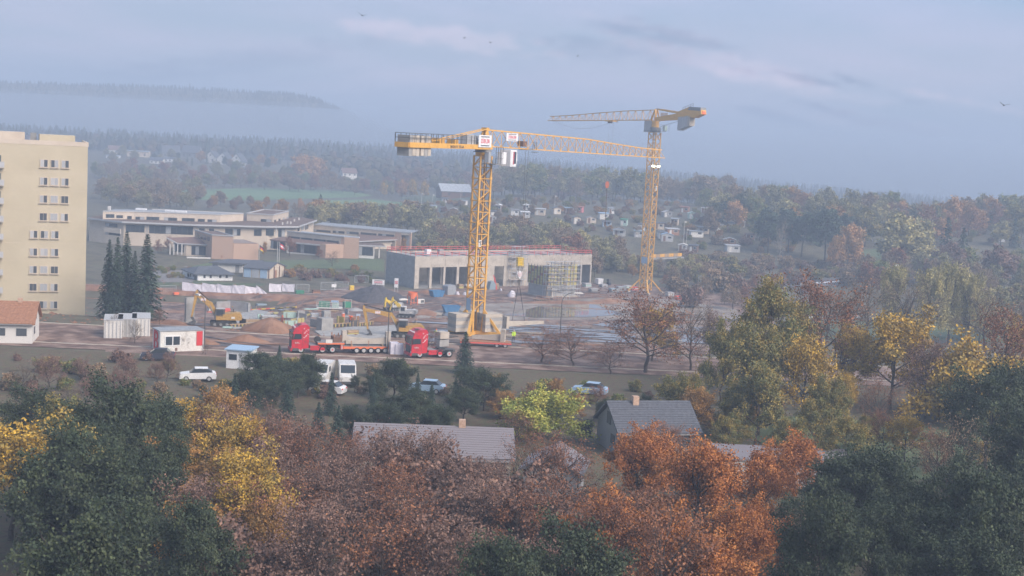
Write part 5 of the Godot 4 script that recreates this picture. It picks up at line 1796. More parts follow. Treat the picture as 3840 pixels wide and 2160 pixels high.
func nets(bones: Array, j: Dictionary, C: Dictionary, cell: float) -> Mb:
	var lo := Vector3(9, 9, 9)
	var hi := -lo
	for k in j:
		lo = lo.min(j[k]); hi = hi.max(j[k])
	lo -= Vector3.ONE * .25
	hi += Vector3.ONE * .25
	var n := Vector3i(((hi - lo) / cell).ceil())
	var val := PackedFloat32Array()
	val.resize((n.x + 1) * (n.y + 1) * (n.z + 1))
	var id := func(x: int, y: int, z: int) -> int: return x + (n.x + 1) * (y + (n.y + 1) * z)
	var B := []
	for b in bones: B.append([j[b[0]], j[b[1]], b[2], b[3], C[b[4]]])
	for z in n.z + 1:
		for y in n.y + 1:
			for x in n.x + 1:
				var p := lo + Vector3(x, y, z) * cell
				var acc := 0.0
				for b in B:
					var ab: Vector3 = b[1] - b[0]
					var t := clampf((p - b[0]).dot(ab) / maxf(ab.length_squared(), 1e-6), 0, 1)
					var d: float = p.distance_to(b[0] + ab * t) - lerpf(b[2], b[3], t)
					if d < .3: acc += exp(-d * 32.0)
				val[id.call(x, y, z)] = -log(maxf(acc, 1e-9)) / 32.0
	var vert := {}
	var off := [Vector3i(0, 0, 0), Vector3i(1, 0, 0), Vector3i(0, 1, 0), Vector3i(1, 1, 0), Vector3i(0, 0, 1), Vector3i(1, 0, 1), Vector3i(0, 1, 1), Vector3i(1, 1, 1)]
	var edges := [[0, 1], [2, 3], [4, 5], [6, 7], [0, 2], [1, 3], [4, 6], [5, 7], [0, 4], [1, 5], [2, 6], [3, 7]]
	for z in n.z:
		for y in n.y:
			for x in n.x:
				var s := []
				var neg := 0
				for o in off:
					var q: float = val[id.call(x + o.x, y + o.y, z + o.z)]
					s.append(q)
					if q < 0: neg += 1
				if neg == 0 or neg == 8: continue
				var sum := Vector3.ZERO
				var c := 0
				for e in edges:
					var a: float = s[e[0]]
					var b: float = s[e[1]]
					if (a < 0) != (b < 0):
						sum += Vector3(off[e[0]]).lerp(Vector3(off[e[1]]), a / (a - b))
						c += 1
				vert[Vector3i(x, y, z)] = lo + (Vector3(x, y, z) + sum / c) * cell
	var mb := Mb.new()
	mb.tinted = true
	for k: Vector3i in vert:
		for ax in 3:
			var d := Vector3i.ZERO
			d[ax] = 1
			var u := Vector3i.ZERO
			u[(ax + 1) % 3] = 1
			var w := Vector3i.ZERO
			w[(ax + 2) % 3] = 1
			var a: float = val[id.call(k.x, k.y, k.z)]
			var k2 := k + d
			var b: float = val[id.call(k2.x, k2.y, k2.z)]
			if (a < 0) == (b < 0): continue
			if not (vert.has(k - u) and vert.has(k - w) and vert.has(k - u - w)): continue
			var p0: Vector3 = vert[k]
			var p1: Vector3 = vert[k - u]
			var p2: Vector3 = vert[k - u - w]
			var p3: Vector3 = vert[k - w]
			var mid := (p0 + p1 + p2 + p3) * .25
			var best := 9.0
			for q in B:
				var ab: Vector3 = q[1] - q[0]
				var t := clampf((mid - q[0]).dot(ab) / maxf(ab.length_squared(), 1e-6), 0, 1)
				var dd: float = mid.distance_to(q[0] + ab * t) - lerpf(q[2], q[3], t)
				if dd < best:
					best = dd
					mb.col = q[4]
			var out := Vector3(d) * (1.0 if a < 0 else -1.0)
			mb.quad(p0, p1, p2, p3, out)
	return mb

# ---------------------------------------------------------------- vehicles
func wheel(parent: Node, at: Vector3, r: float, w: float, hub := "red") -> void:
	var n := Node3D.new()
	n.name = "wheel"
	parent.add_child(n, true)
	var mb := Mb.new()
	var rr := [[r * .62, -w * .5], [r * .94, -w * .5], [r, -w * .32], [r, w * .32], [r * .94, w * .5], [r * .62, w * .5]]
	for i in rr.size() - 1: mb.tube(at + Vector3(0, 0, rr[i][1]), at + Vector3(0, 0, rr[i + 1][1] + (.001 if rr[i + 1][1] == rr[i][1] else 0.0)), rr[i][0], rr[i + 1][0], 16)
	part(mb, "tyre", M.rubber, n)
	var hb := Mb.new()
	hb.tube(at + Vector3(0, 0, -w * .42), at + Vector3(0, 0, w * .42), r * .62, r * .62, 14, true)
	part(hb, "rim", M.light_grey, n)
	var hc := Mb.new()
	hc.tube(at + Vector3(0, 0, -w * .5), at + Vector3(0, 0, w * .5), r * .28, r * .22, 10, true)
	part(hc, "hub", M[hub], n)

# tractor unit: front at x = 0, pointing to -x
func tractor(label: String, at: Vector3, turn: float) -> Node3D:
	var o := thing("truck_tractor", label, "truck", at, turn, "red truck tractors")
	var mb := Mb.new()
	mb.prism([Vector2(.0, .45), Vector2(2.25, .75), Vector2(2.3, 3.55), Vector2(2.05, 3.85), Vector2(1.1, 3.8), Vector2(.35, 3.35), Vector2(.12, 2.75), Vector2(.0, 1.75)], -1.22, 1.22)
	part(mb, "cab", M.truck_red, o)
	for s in [-1, 1]:
		var wn := Mb.new()
		wn.prism([Vector2(.22, 1.9), Vector2(1.3, 1.95), Vector2(1.25, 2.65), Vector2(.35, 2.65)], s * 1.225 - .02, s * 1.225 + .02)
		part(wn, "side_window", M.glass, o)
		block(o, "door_seam", Vector3(1.38, 1.9, s * 1.225), Vector3(.03, 2.2, .02), M.dark_grey)
		block(o, "mirror", Vector3(.1, 2.3, s * 1.45), Vector3(.14, .75, .22), M.black)
		strut(o, "mirror_arm", Vector3(.15, 2.6, s * 1.2), Vector3(.1, 2.6, s * 1.42), .05, M.black)
		block(o, "step", Vector3(.5, .55, s * 1.16), Vector3(.8, .35, .14), M.dark_grey)
		block(o, "side_skirt", Vector3(3.5, .75, s * 1.12), Vector3(2.0, .62, .12), M.truck_red)
		block(o, "headlight", Vector3(.03, .85, s * .9), Vector3(.12, .22, .4), M.white)
		lettering(o, "S.P.L.", Vector3(.75, 1.45, 1.24 * s), .2, M.white, 0.0 if s > 0 else PI, "lettering")
		# white flourish on the sleeper side
		for k in 9: block(o, "scroll", Vector3(1.62 + .16 * (k % 4) + .05 * sin(k * 2.0), 2.15 + .15 * k, s * 1.225), Vector3(.2, .07, .02), M.white).rotation.z = .7 * sin(k * 1.7)
	var ws := Mb.new()
	ws.quad(Vector3(-.02, 1.85, -1.05), Vector3(.10, 2.72, -1.05), Vector3(.10, 2.72, 1.05), Vector3(-.02, 1.85, 1.05), Vector3(-1, .1, 0))
	part(ws, "windscreen", M.glass, o)
	block(o, "grille", Vector3(-.02, 1.15, 0), Vector3(.06, 1.0, 1.7), M.dark_grey)
	block(o, "bumper", Vector3(-.04, .5, 0), Vector3(.2, .4, 2.4), M.truck_red)
	block(o, "sun_visor", Vector3(.05, 2.9, 0), Vector3(.35, .1, 2.2), M.dark_grey)
	for k in 4: block(o, "roof_lamp", Vector3(.42, 3.5, -.75 + .5 * k), Vector3(.12, .14, .2), M.white)
	block(o, "roof_hatch", Vector3(1.0, 3.84, .3), Vector3(.6, .06, .7), M.dark_grey)
	block(o, "chassis", Vector3(4.0, .85, 0), Vector3(5.2, .35, 1.0), M.dark_grey)
	block(o, "fifth_wheel", Vector3(4.6, 1.15, 0), Vector3(1.0, .16, 1.0), M.black)
	block(o, "rear_deck", Vector3(3.0, 1.06, 0), Vector3(1.1, .06, 2.0), M.mid_grey)
	for x in [1.25, 4.15, 5.5]:
		for s in [-1, 1]:
			wheel(o, Vector3(x, .52, s * .98), .52, .4, "red")
			if x > 2:
				var md := Mb.new()
				md.prism([Vector2(x - .62, .75), Vector2(x - .45, 1.05), Vector2(x + .45, 1.05), Vector2(x + .62, .75), Vector2(x + .56, .75), Vector2(x + .42, .99), Vector2(x - .42, .99), Vector2(x - .56, .75)], s * .98 - .25, s * .98 + .25)
				part(md, "mudguard", M.black, o)
	return o

func low_loader(at: Vector3, turn: float) -> Node3D:
	var o := thing("low_loader_trailer", "red low loader trailer behind the lettered red truck carrying a precast beam", "trailer", at, turn)
	block(o, "gooseneck", Vector3(5.3, 1.35, 0), Vector3(3.6, .3, 2.2), M.mid_grey)
	block(o, "gooseneck_edge", Vector3(5.3, 1.33, 1.13), Vector3(3.6, .2, .06), M.orange)
	block(o, "headboard", Vector3(6.2, 1.85, 0), Vector3(1.2, .7, 2.0), M.brown)
	strut(o, "spare_wheel", Vector3(3.6, 1.7, -.2), Vector3(3.6, 1.7, .2), .95, M.rubber, -1, true)
	for z in [-.9, .9]:
		strut(o, "stanchion", Vector3(5.7, 1.5, z), Vector3(5.7, 2.6, z), .14, M.rust_dust)
		strut(o, "stanchion", Vector3(6.6, 1.5, z), Vector3(6.6, 2.5, z), .14, M.rust_dust)
		strut(o, "side_beam", Vector3(6.7, .8, z * 1.2), Vector3(13.6, .8, z * 1.2), .2, M.orange, .32)
	block(o, "neck_plate", Vector3(6.75, .95, 0), Vector3(.3, .9, 2.3), M.rust_dust)
	block(o, "deck", Vector3(10.1, .9, 0), Vector3(6.8, .14, 2.3), M.mid_grey)
	block(o, "plate", Vector3(5.0, 1.65, 1.15), Vector3(.9, .5, .05), M.off_white)
	for k in 5:
		for s in [-1, 1]: wheel(o, Vector3(8.8 + .98 * k, .42, s * 1.02), .42, .36, "light_grey")
	for x in [8.0, 10.4, 13.2]:
		for z in [-1.12, 1.12]: strut(o, "stanchion", Vector3(x, .9, z), Vector3(x, 1.75, z), .1, M.rust_dust)
	for k in 3: block(o, "warning_stripe", Vector3(6.6 + .16 * k, .85, 1.2), Vector3(.09, .5, .04), M.red if k % 2 == 0 else M.white)
	block(o, "timber_bearer", Vector3(8.2, 1.06, 0), Vector3(.2, .18, 2.0), M.timber)
	block(o, "timber_bearer", Vector3(12.4, 1.06, 0), Vector3(.2, .18, 2.0), M.timber)
	return o

# boom to -x; k scales the machine
func excavator(label: String, at: Vector3, turn: float, k: float, paint: String, boom: Array, seed_: int, small := false) -> Node3D:
	var o := thing("excavator", label, "excavator", at, turn, "excavators on the building ground")
	o.scale = Vector3.ONE * k
	for s in [-1, 1]:
		var tr := Mb.new()
		tr.prism([Vector2(-1.9, .05), Vector2(1.9, .05), Vector2(2.25, .4), Vector2(2.1, .8), Vector2(-2.1, .8), Vector2(-2.25, .4)], s * 1.15 - .3, s * 1.15 + .3)
		part(tr, "track", M.rubber, o)
		for q in 4: strut(o, "track_roller", Vector3(-1.5 + q, .4, s * 1.47 - .03), Vector3(-1.5 + q, .4, s * 1.47 + .03), .5, M.mid_grey, -1, true)
	block(o, "undercarriage", Vector3(0, .7, 0), Vector3(2.4, .5, 1.8), M.dark_grey)
	strut(o, "slew_ring", Vector3(0, .9, 0), Vector3(0, 1.12, 0), 1.6, M.dark_grey, -1, true)
	var hs := Mb.new()
	hs.prism([Vector2(-1.3, 1.12), Vector2(2.5, 1.12), Vector2(2.75, 1.45), Vector2(2.65, 2.2), Vector2(1.9, 2.35), Vector2(-.1, 2.1), Vector2(-1.3, 1.9)], -1.25, 1.25)
	part(hs, "engine_house", M[paint] if not small else M.light_grey, o)
	var cw := Mb.new()
	cw.prism([Vector2(2.3, 1.05), Vector2(2.95, 1.2), Vector2(2.98, 1.9), Vector2(2.66, 2.25), Vector2(2.3, 2.2)], -1.28, 1.28)
	part(cw, "counterweight", M[paint] if not small else M.mid_grey, o)
	var cb := Mb.new()
	cb.prism([Vector2(-1.55, 1.15), Vector2(.1, 1.15), Vector2(.15, 2.95), Vector2(-1.2, 3.0), Vector2(-1.6, 2.1)], .25, 1.22)
	part(cb, "cab", M.dark_grey if not small else M.off_white, o)
	block(o, "cab_roof", Vector3(-.55, 3.03, .74), Vector3(1.5, .1, 1.05), M.light_grey if not small else M.white)
	block(o, "window", Vector3(-.7, 2.3, 1.23), Vector3(1.1, 1.05, .04), M.glass)
	var fw := Mb.new()
	fw.quad(Vector3(-1.62, 2.1, .35), Vector3(-1.24, 2.92, .35), Vector3(-1.24, 2.92, 1.12), Vector3(-1.62, 2.1, 1.12), Vector3(-1, .3, 0))
	part(fw, "windscreen", M.glass, o)
	block(o, "exhaust", Vector3(1.6, 2.55, -.6), Vector3(.14, .5, .14), M.black)
	block(o, "hand_rail", Vector3(1.2, 2.6, 1.1), Vector3(1.6, .05, .05), M.black)
	block(o, "maker_plate", Vector3(1.5, 1.55, 1.27), Vector3(.6, .35, .03), M.off_white)
	# boom with knee, stick and bucket: points in x-y
	var p0 := Vector2(-1.0, 1.6)
	var p1: Vector2 = boom[0]
	var p2: Vector2 = boom[1]
	var p3: Vector2 = boom[2]
	var bm := Mb.new()
	var nrm := func(a: Vector2, b: Vector2) -> Vector2: return (b - a).normalized().orthogonal()
	var n0: Vector2 = nrm.call(p0, p1)
	var n1: Vector2 = nrm.call(p1, p2)
	bm.prism([p0 - n0 * .28, p1 - (n0 + n1) * .24, p2 - n1 * .2, p2 + n1 * .2, p1 + (n0 + n1) * .24, p0 + n0 * .28], -.26, .26)
	part(bm, "boom", M[paint], o)
	var st := Mb.new()
	var n2: Vector2 = nrm.call(p2, p3)
	var bk := p2 - (p3 - p2).normalized() * .7
	st.prism([bk - n2 * .12, p2 - n2 * .26, p3 - n2 * .12, p3 + n2 * .12, p2 + n2 * .26, bk + n2 * .12], -.2, .2)
	part(st, "stick", M[paint], o)
	strut(o, "hydraulic_ram", Vector3(p0.x - .5, p0.y - .1, .3), Vector3(p1.x, p1.y - .15, .3), .14, M.steel, -1, true)
	strut(o, "hydraulic_ram", Vector3(p0.x - .5, p0.y - .1, -.3), Vector3(p1.x, p1.y - .15, -.3), .14, M.steel, -1, true)
	strut(o, "hydraulic_ram", Vector3(p1.x, p1.y + .45, 0), Vector3(bk.x, bk.y + .1, 0), .16, M.black, -1, true)
	strut(o, "hydraulic_ram", Vector3(p2.x, p2.y, .0) + Vector3(.35, -.3, 0), Vector3(p3.x + .3, p3.y + .45, 0), .12, M.steel, -1, true)
	if not small:
		block(o, "company_plate", Vector3(lerpf(p1.x, p2.x, .5), lerpf(p1.y, p2.y, .5), .27), Vector3(.85, .45, .03), M.white)
		for y in [-.12, .12]: block(o, "plate_stripe", Vector3(lerpf(p1.x, p2.x, .5), lerpf(p1.y, p2.y, .5) + y, .29), Vector3(.7, .05, .02), M.red)
	var bu := Mb.new()
	bu.prism([p3 + Vector2(0, .1), p3 + Vector2(.35, -.1), p3 + Vector2(.75, -.75), p3 + Vector2(.5, -1.15), p3 + Vector2(-.1, -1.25), p3 + Vector2(-.45, -.95), p3 + Vector2(-.1, -.9), p3 + Vector2(.3, -.7), p3 + Vector2(-.15, -.1)], -.6, .6)
	part(bu, "bucket", M.dark_grey, o)
	for q in 4: block(o, "bucket_tooth", Vector3(p3.x - .5, p3.y - .95, -.5 + .33 * q), Vector3(.25, .1, .1), M.steel)
	return o

func van(label: String, at: Vector3, turn: float, mat: String) -> Node3D:
	var o := thing("van", label, "van", at, turn, "vans and cars along the street")
	var mb := Mb.new()
	mb.prism([Vector2(-2.6, .4), Vector2(2.6, .4), Vector2(2.65, 2.0), Vector2(2.5, 2.4), Vector2(-.9, 2.42), Vector2(-1.7, 1.45), Vector2(-2.5, 1.15)], -.98, .98)
	part(mb, "body", M[mat], o)
	var ws := Mb.new()
	ws.quad(Vector3(-1.68, 1.5, -.85), Vector3(-.98, 2.34, -.85), Vector3(-.98, 2.34, .85), Vector3(-1.68, 1.5, .85), Vector3(-1, 1, 0))
	part(ws, "windscreen", M.glass, o)
	for s in [-1, 1]:
		block(o, "side_window", Vector3(-.55, 1.8, s * .985), Vector3(.9, .6, .03), M.glass)
		block(o, "headlight", Vector3(-2.52, .95, s * .75), Vector3(.1, .2, .3), M.light_grey)
		block(o, "rear_light", Vector3(2.63, 1.2, s * .85), Vector3(.06, .4, .15), M.red)
		for x in [-1.65, 1.6]: wheel(o, Vector3(x, .34, s * .86), .34, .24, "light_grey")
	block(o, "bumper", Vector3(-2.6, .5, 0), Vector3(.15, .3, 1.9), M.dark_grey)
	block(o, "number_plate", Vector3(2.66, .8, 0), Vector3(.03, .12, .5), M.white)
	return o

func car(label: String, at: Vector3, turn: float, mat: String) -> Node3D:
	var o := thing("parked_car", label, "car", at, turn, "vans and cars along the street")
	var mb := Mb.new()
	mb.prism([Vector2(-2.1, .3), Vector2(2.1, .3), Vector2(2.15, .8), Vector2(1.95, 1.0), Vector2(1.5, 1.05), Vector2(-.9, .98), Vector2(-1.95, .82)], -.88, .88)
	part(mb, "body", M[mat], o)
	var ch := Mb.new()
	ch.prism([Vector2(-.95, .96), Vector2(1.7, 1.02), Vector2(1.2, 1.42), Vector2(.2, 1.5), Vector2(-.35, 1.42)], -.74, .74)
	part(ch, "window", M.glass, o)
	block(o, "roof", Vector3(.42, 1.49, 0), Vector3(1.5, .05, 1.3), M[mat])
	for s in [-1, 1]:
		for x in [-1.3, 1.3]: wheel(o, Vector3(x, .32, s * .8), .32, .2, "light_grey")
		block(o, "headlight", Vector3(-2.05, .7, s * .65), Vector3(.08, .14, .3), M.light_grey)
		block(o, "rear_light", Vector3(2.13, .8, s * .65), Vector3(.05, .16, .3), M.red)
	return o

func vehicles() -> void:
	var f := stand(1088, 183.5)
	var r := stand(1440, 187.4)
	var e := (r - f)
	e.y = 0
	var t := turn_along(e.normalized())
	tractor("red truck tractor with white scrolls on its cab coupled to the low loader", f + Vector3(0, .05, 0), t)
	var ll := low_loader(f + Vector3(0, .05, 0), t)
	var b := precast_beam("precast_beam", "pale precast concrete beam lying on the red low loader trailer", 6.6)
	b.transform = ll.transform * Transform3D(Basis(Vector3.UP, PI), Vector3(13.5, 1.16, 0.3))
	var b2 := precast_beam("precast_beam", "second pale precast beam on the red low loader, tapering towards the truck", 6.0)
	b2.transform = ll.transform * Transform3D(Basis(Vector3.UP, .02), Vector3(7.0, 1.16, -.5))
	tractor("red truck tractor half hidden by bare shrubs behind the beam trailer", stand(1530, 184.5) + Vector3(0, .05, 0), t + .12)
	for k in 2:
		var p := stand(1476 + k * 18, 186.0)
		var w := thing("wrapped_pallet", ["tall pallet wrapped in white film behind the beam trailer", "shorter pallet wrapped in white film by the hidden red truck"][k], "pallet", p, t)
		block(w, "load", Vector3(0, .95 - k * .1, 0), Vector3(1.1, 1.6 - k * .2, 1.0), M.sheet_white)
		block(w, "pallet_base", Vector3(0, .08, 0), Vector3(1.2, .14, 1.0), M.timber)
	# diggers
	excavator("dusty yellow excavator with raised boom by the bare trees and containers", stand(838, 209.0), t + deg_to_rad(-4), .9, "digger_yellow", [Vector2(-2.3, 3.6), Vector2(-4.6, 5.3), Vector2(-5.3, 1.4)], 1)
	excavator("yellow excavator with dark cab reaching over the loaded trailer", stand(1520, 206.0), t - deg_to_rad(6), .9, "digger_yellow", [Vector2(-2.6, 3.7), Vector2(-7.0, 4.5), Vector2(-6.3, 1.2)], 2)
	excavator("small yellow and white excavator with bent boom on the pit floor", spot(1522, 1192), t - deg_to_rad(25), .82, "yellow", [Vector2(-2.0, 3.0), Vector2(-3.8, 4.6), Vector2(-4.4, 1.6)], 3, true)
	excavator("small yellow excavator with dark tracks beside the gravel heap", spot(1474, 1166), t + deg_to_rad(35), .8, "yellow", [Vector2(-1.8, 2.6), Vector2(-3.2, 3.3), Vector2(-3.6, 1.2)], 4, true)
	for z in [-183.0, -199.3]:
		var kb := Mb.new()
		for k in 56: kb.box(Vector3(-92 + 3.0 * k, ground(-92 + 3.0 * k, -z) + .06, z - (k - 28) * (.12 if z > -190 else 0.0)), Vector3(2.96, .14, .22))
		structure(kb, "kerb", M.concrete)
	# vans and cars at the kerb and in the lot
	van("white van with roof bars parked beside the red truck's front wheels", stand(1208, 163.0), 1.5, "van_white")
	van("white van with black tailgate parked beside the trailer wheels", stand(1300, 163.5), 1.75, "van_white")
	var cars := [[590, 172, "navy", "dark blue car parked below the site office container"], [1225, 156, "white", "white car parked between dark firs"], [1600, 160, "pale_blue", "pale blue car parked beside the lone spruce"], [2210, 164, "pale_blue", "powder blue car parked next to the bare shrubs"], [740, 160, "white", "white car parked under the bare trees by the kiosk"]]
	for c in cars: car(c[3], stand(c[0], c[1]) + Vector3(0, .06, 0), rng.randf_range(-.3, .3), c[2])

# ---------------------------------------------------------------- loose gear on the site
func skip(label: String, at: Vector3, turn: float, long: float, mat: String) -> void:
	var o := thing("skip", label, "skip", at, turn, "blue skips")
	var h := 1.6
	var w := .95
	var t := .06
	var a := [Vector2(-long * .34, .1), Vector2(long * .34, .1), Vector2(long * .5, h), Vector2(-long * .5, h)]
	var mb := Mb.new()
	mb.prism(a, w - t, w)
	part(mb, "side_plate", M[mat], o)
	mb = Mb.new()
	mb.prism(a, -w, -w + t)
	part(mb, "side_plate", M[mat], o)
	for s in [-1, 1]:
		mb = Mb.new()
		mb.quad(Vector3(s * long * .34, .1, -w), Vector3(s * long * .5, h, -w), Vector3(s * long * .5, h, w), Vector3(s * long * .34, .1, w), Vector3(s, 0, 0))
		part(mb, "end_plate", M[mat], o)
	block(o, "base_plate", Vector3(0, .1, 0), Vector3(long * .68, .08, w * 2), M[mat])
	for s in [-1, 1]:
		strut(o, "rim", Vector3(-long * .5, h, s * w), Vector3(long * .5, h, s * w), .1, M[mat])
		for x in [-.16, .16]: strut(o, "rib", Vector3(long * x, .1, s * (w + .03)), Vector3(long * x * 1.3, h, s * (w + .03)), .1, M[mat])
		strut(o, "lifting_lug", Vector3(long * .3, h * .75, s * w), Vector3(long * .3, h * .75, s * (w + .18)), .12, M.dark_grey, -1, true)
	block(o, "rubble", Vector3(0, h * .72, 0), Vector3(long * .8, .1, w * 1.9), M.gravel)

func stack(called: String, label: String, category: String, at: Vector3, turn: float, size: Vector3, layers: int, mats: Array, group := "", piece := "layer") -> Node3D:
	var o := thing(called, label, category, at, turn, group)
	for k in layers:
		block(o, piece, Vector3(.04 * sin(k * 2.3), size.y * (k + .5) / layers, .03 * cos(k * 1.9)), Vector3(size.x * (1 - .04 * (k % 2)), size.y / layers * .86, size.z * (1 - .05 * ((k + 1) % 2))), M[mats[k % mats.size()]])
	return o

func shutter_run(label: String, a: Vector3, b: Vector3, high: float, mats := ["timber", "form_yellow"]) -> void:
	var e := b - a
	e.y = 0
	var L := e.length()
	var o := thing("shutter_run", label, "formwork", a, turn_along(e.normalized()), "foundation formwork")
	block(o, "concrete_strip", Vector3(L / 2, high * .45, -.45), Vector3(L, high * .9, .7), M.concrete)
	block(o, "top_board", Vector3(L / 2, high, 0), Vector3(L, .12, .3), M.timber)
	block(o, "back_panel", Vector3(L / 2, high * .5, 0), Vector3(L, high * .9, .05), M.dark_grey)
	var n := int(L / .62)
	for k in n: block(o, "stud", Vector3((k + .5) * L / n, high * .48, .1), Vector3(.22, high * .86, .12), M[mats[k % mats.size()]])

func fence_of_sheets() -> void:
	var us := [682, 757, 813, 870, 916, 960, 1000]
	for i in us.size() - 1:
		var a := spot(us[i], 1104)
		var b := spot(us[i + 1], 1104)
		sheet_panel(["white sheet panel torn down at its lower corner beside orange barriers", "white sheeted fence panel with a stacked rail in front", "white sheeted fence panel above red barrier frames", "clean white sheeted fence panel amid the row", "white sheeted fence panel with sagging top edge behind an orange trestle", "slumped white sheet panel hanging down to the soil"][i], a, b, 2.05, [0.15, .05, .12, .0, .3, .9][i], i)
	for i in 2:
		sheet_panel(["white sheeted panel next to the gap in the fence", "white sheeted panel next to the wire gate"][i], spot(1008 + i * 49, 1095), spot(1056 + i * 49, 1097), 2.0, .02, 20 + i)
	# wire panels
	var runs := [[1110, 1158, 1098, "wire fence panel beside the green tool box"], [1203, 1254, 1090, "wire gate panel with a small notice hung on it"], [1256, 1305, 1088, "wire gate panel next to the orange box"], [1330, 1380, 1062, "wire fence panel below the warranty banner"], [600, 660, 1103, "wire fence panel at the torn end of the sheeted fence"]]
	for r in runs:
		var a := spot(r[0], r[2])
		var b := spot(r[1], r[2])
		var e := b - a
		e.y = 0
		var o := thing("wire_fence", r[3], "fence panel", a, turn_along(e.normalized()), "wire fence panels")
		var L := e.length()
		for x in [0.0, L]: strut(o, "post", Vector3(x, 0, 0), Vector3(x, 2.0, 0), .09, M.galvanised)
		for y in [.15, 2.0]: strut(o, "frame_rail", Vector3(0, y, 0), Vector3(L, y, 0), .08, M.galvanised)
		for k in 8: strut(o, "wire", Vector3(L * (k + 1) / 9, .15, 0), Vector3(L * (k + 1) / 9, 2.0, 0), .02, M.galvanised)
		for k in 4: strut(o, "wire", Vector3(0, .15 + .37 * (k + 1), 0), Vector3(L, .15 + .37 * (k + 1), 0), .02, M.galvanised)
		if r[0] == 1203: block(o, "notice", Vector3(L * .95, 1.2, .06), Vector3(1.2, .8, .03), M.white)

func sheet_panel(label: String, a: Vector3, b: Vector3, high: float, slump: float, seed_: int) -> void:
	var e := b - a
	e.y = 0
	var L := e.length()
	var o := thing("sheeted_fence", label, "fence panel", a, turn_along(e.normalized()), "white sheeted fence panels")
	var mb := Mb.new()
	var n := 14
	var m := 8
	var pt := func(i: int, k: int) -> Vector3:
		var s := float(i) / n
		var top := high * (1.0 - slump * s) - .08 * sin(s * PI) + .07 * sin(s * 5.0 + seed_)
		var y := top * k / m + .05
		return Vector3(s * L, y, .035 * sin(s * 9 + seed_ + k * .35) + .02 * sin(k * .7 + s * 15.0))
	for i in n:
		for k in m: mb.quad(pt.call(i, k), pt.call(i + 1, k), pt.call(i + 1, k + 1), pt.call(i, k + 1), Vector3.BACK)
	part(mb, "sheet", M.sheet_white, o)
	strut(o, "post", Vector3(0, 0, -.06), Vector3(0, high + .1, -.06), .09, M.dark_grey)
	if slump < .5:
		strut(o, "post", Vector3(L - .05, 0, -.06), Vector3(L - .05, high, -.06), .09, M.dark_grey)

func banner(label: String, text: String, u0: float, v0: float, u1: float, v1: float, d: float) -> void:
	var a := sight(u0, (v0 + v1) / 2, d)
	var b := sight(u1, (v0 + v1) / 2, d)
	var y0 := sight(u0, v1, d).y
	var y1 := sight(u0, v0, d).y
	var e := b - a
	e.y = 0
	var L := e.length()
	var gnd := ground(a.x, d)
	var o := thing("banner_sign", label, "sign", Vector3(a.x, gnd, a.z), turn_along(e.normalized()))
	y0 -= gnd
	y1 -= gnd
	for x in [.1, L - .1]: strut(o, "post", Vector3(x, 0, -.08), Vector3(x, y1, -.08), .1, M.galvanised)
	block(o, "board", Vector3(L / 2, (y0 + y1) / 2, 0), Vector3(L, y1 - y0, .06), M.white)
	if text == "": 
		block(o, "red_block", Vector3(L / 2, y0 + (y1 - y0) * .55, .05), Vector3(L * .7, (y1 - y0) * .3, .03), M.letter_red)
		for k in 3: block(o, "white_mark", Vector3(L * (.3 + .2 * k), y0 + (y1 - y0) * .55, .07), Vector3(L * .08, (y1 - y0) * .2, .02), M.white)
		return
	for y in [.2, .82]: block(o, "stripe", Vector3(L / 2, y0 + (y1 - y0) * y, .04), Vector3(L * .64, (y1 - y0) * .08, .02), M.navy)
	var lt := lettering(o, text, Vector3(L / 2, y0 + (y1 - y0) * .5, .035), (y1 - y0) * .4, M.letter_red)
	lt.scale.x = L * .66 / lt.mesh.get_aabb().size.x

func street_lamp(label: String, at: Vector3, high: float, dir: Vector3) -> void:
	var o := thing("street_lamp", label, "street lamp", at, turn_along(dir), "curved street lamps")
	var pole := Mb.new()
	pole.tube(Vector3.ZERO, Vector3(0, high * .8, 0), .09, .06, 8)
	part(pole, "pole", M.dark_grey, o)
	var arm := Mb.new()
	var last := Vector3(0, high * .8, 0)
	for i in range(1, 9):
		var t := i / 8.0 * PI / 2
		var p := Vector3((1 - cos(t)) * 1.7, high * .8 + sin(t) * high * .2, 0)
		arm.tube(last, p, .055, .05, 8)
		last = p
	part(arm, "arm", M.dark_grey, o)
	var hd := Mb.new()
	hd.prism([Vector2(0, -.06), Vector2(1.3, -.1), Vector2(1.5, 0), Vector2(1.1, .14), Vector2(.2, .12)], -.17, .17, Transform3D(Basis(), last))
	part(hd, "lamp_head", M.off_white, o)

func flag_pole(label: String, at: Vector3, high: float, bands: Array) -> void:
	var o := thing("flag_pole", label, "flag pole", at, 0, "school flag poles")
	strut(o, "pole", Vector3.ZERO, Vector3(0, high, 0), .12, M.off_white, -1, true)
	var i := 0
	for m in bands:
		var mb := Mb.new()
		for k in 8:
			var p := func(s: float, t: float) -> Vector3: return Vector3(.08 + s * 1.35, high - .3 - t * 1.25 - s * 1.0, .22 * sin(s * 7.0) + .1 * t)
			mb.quad(p.call(k / 8.0, i / 3.0), p.call((k + 1) / 8.0, i / 3.0), p.call((k + 1) / 8.0, (i + 1) / 3.0), p.call(k / 8.0, (i + 1) / 3.0), Vector3.BACK)
		part(mb, "flag_band", M[m], o)
		i += 1

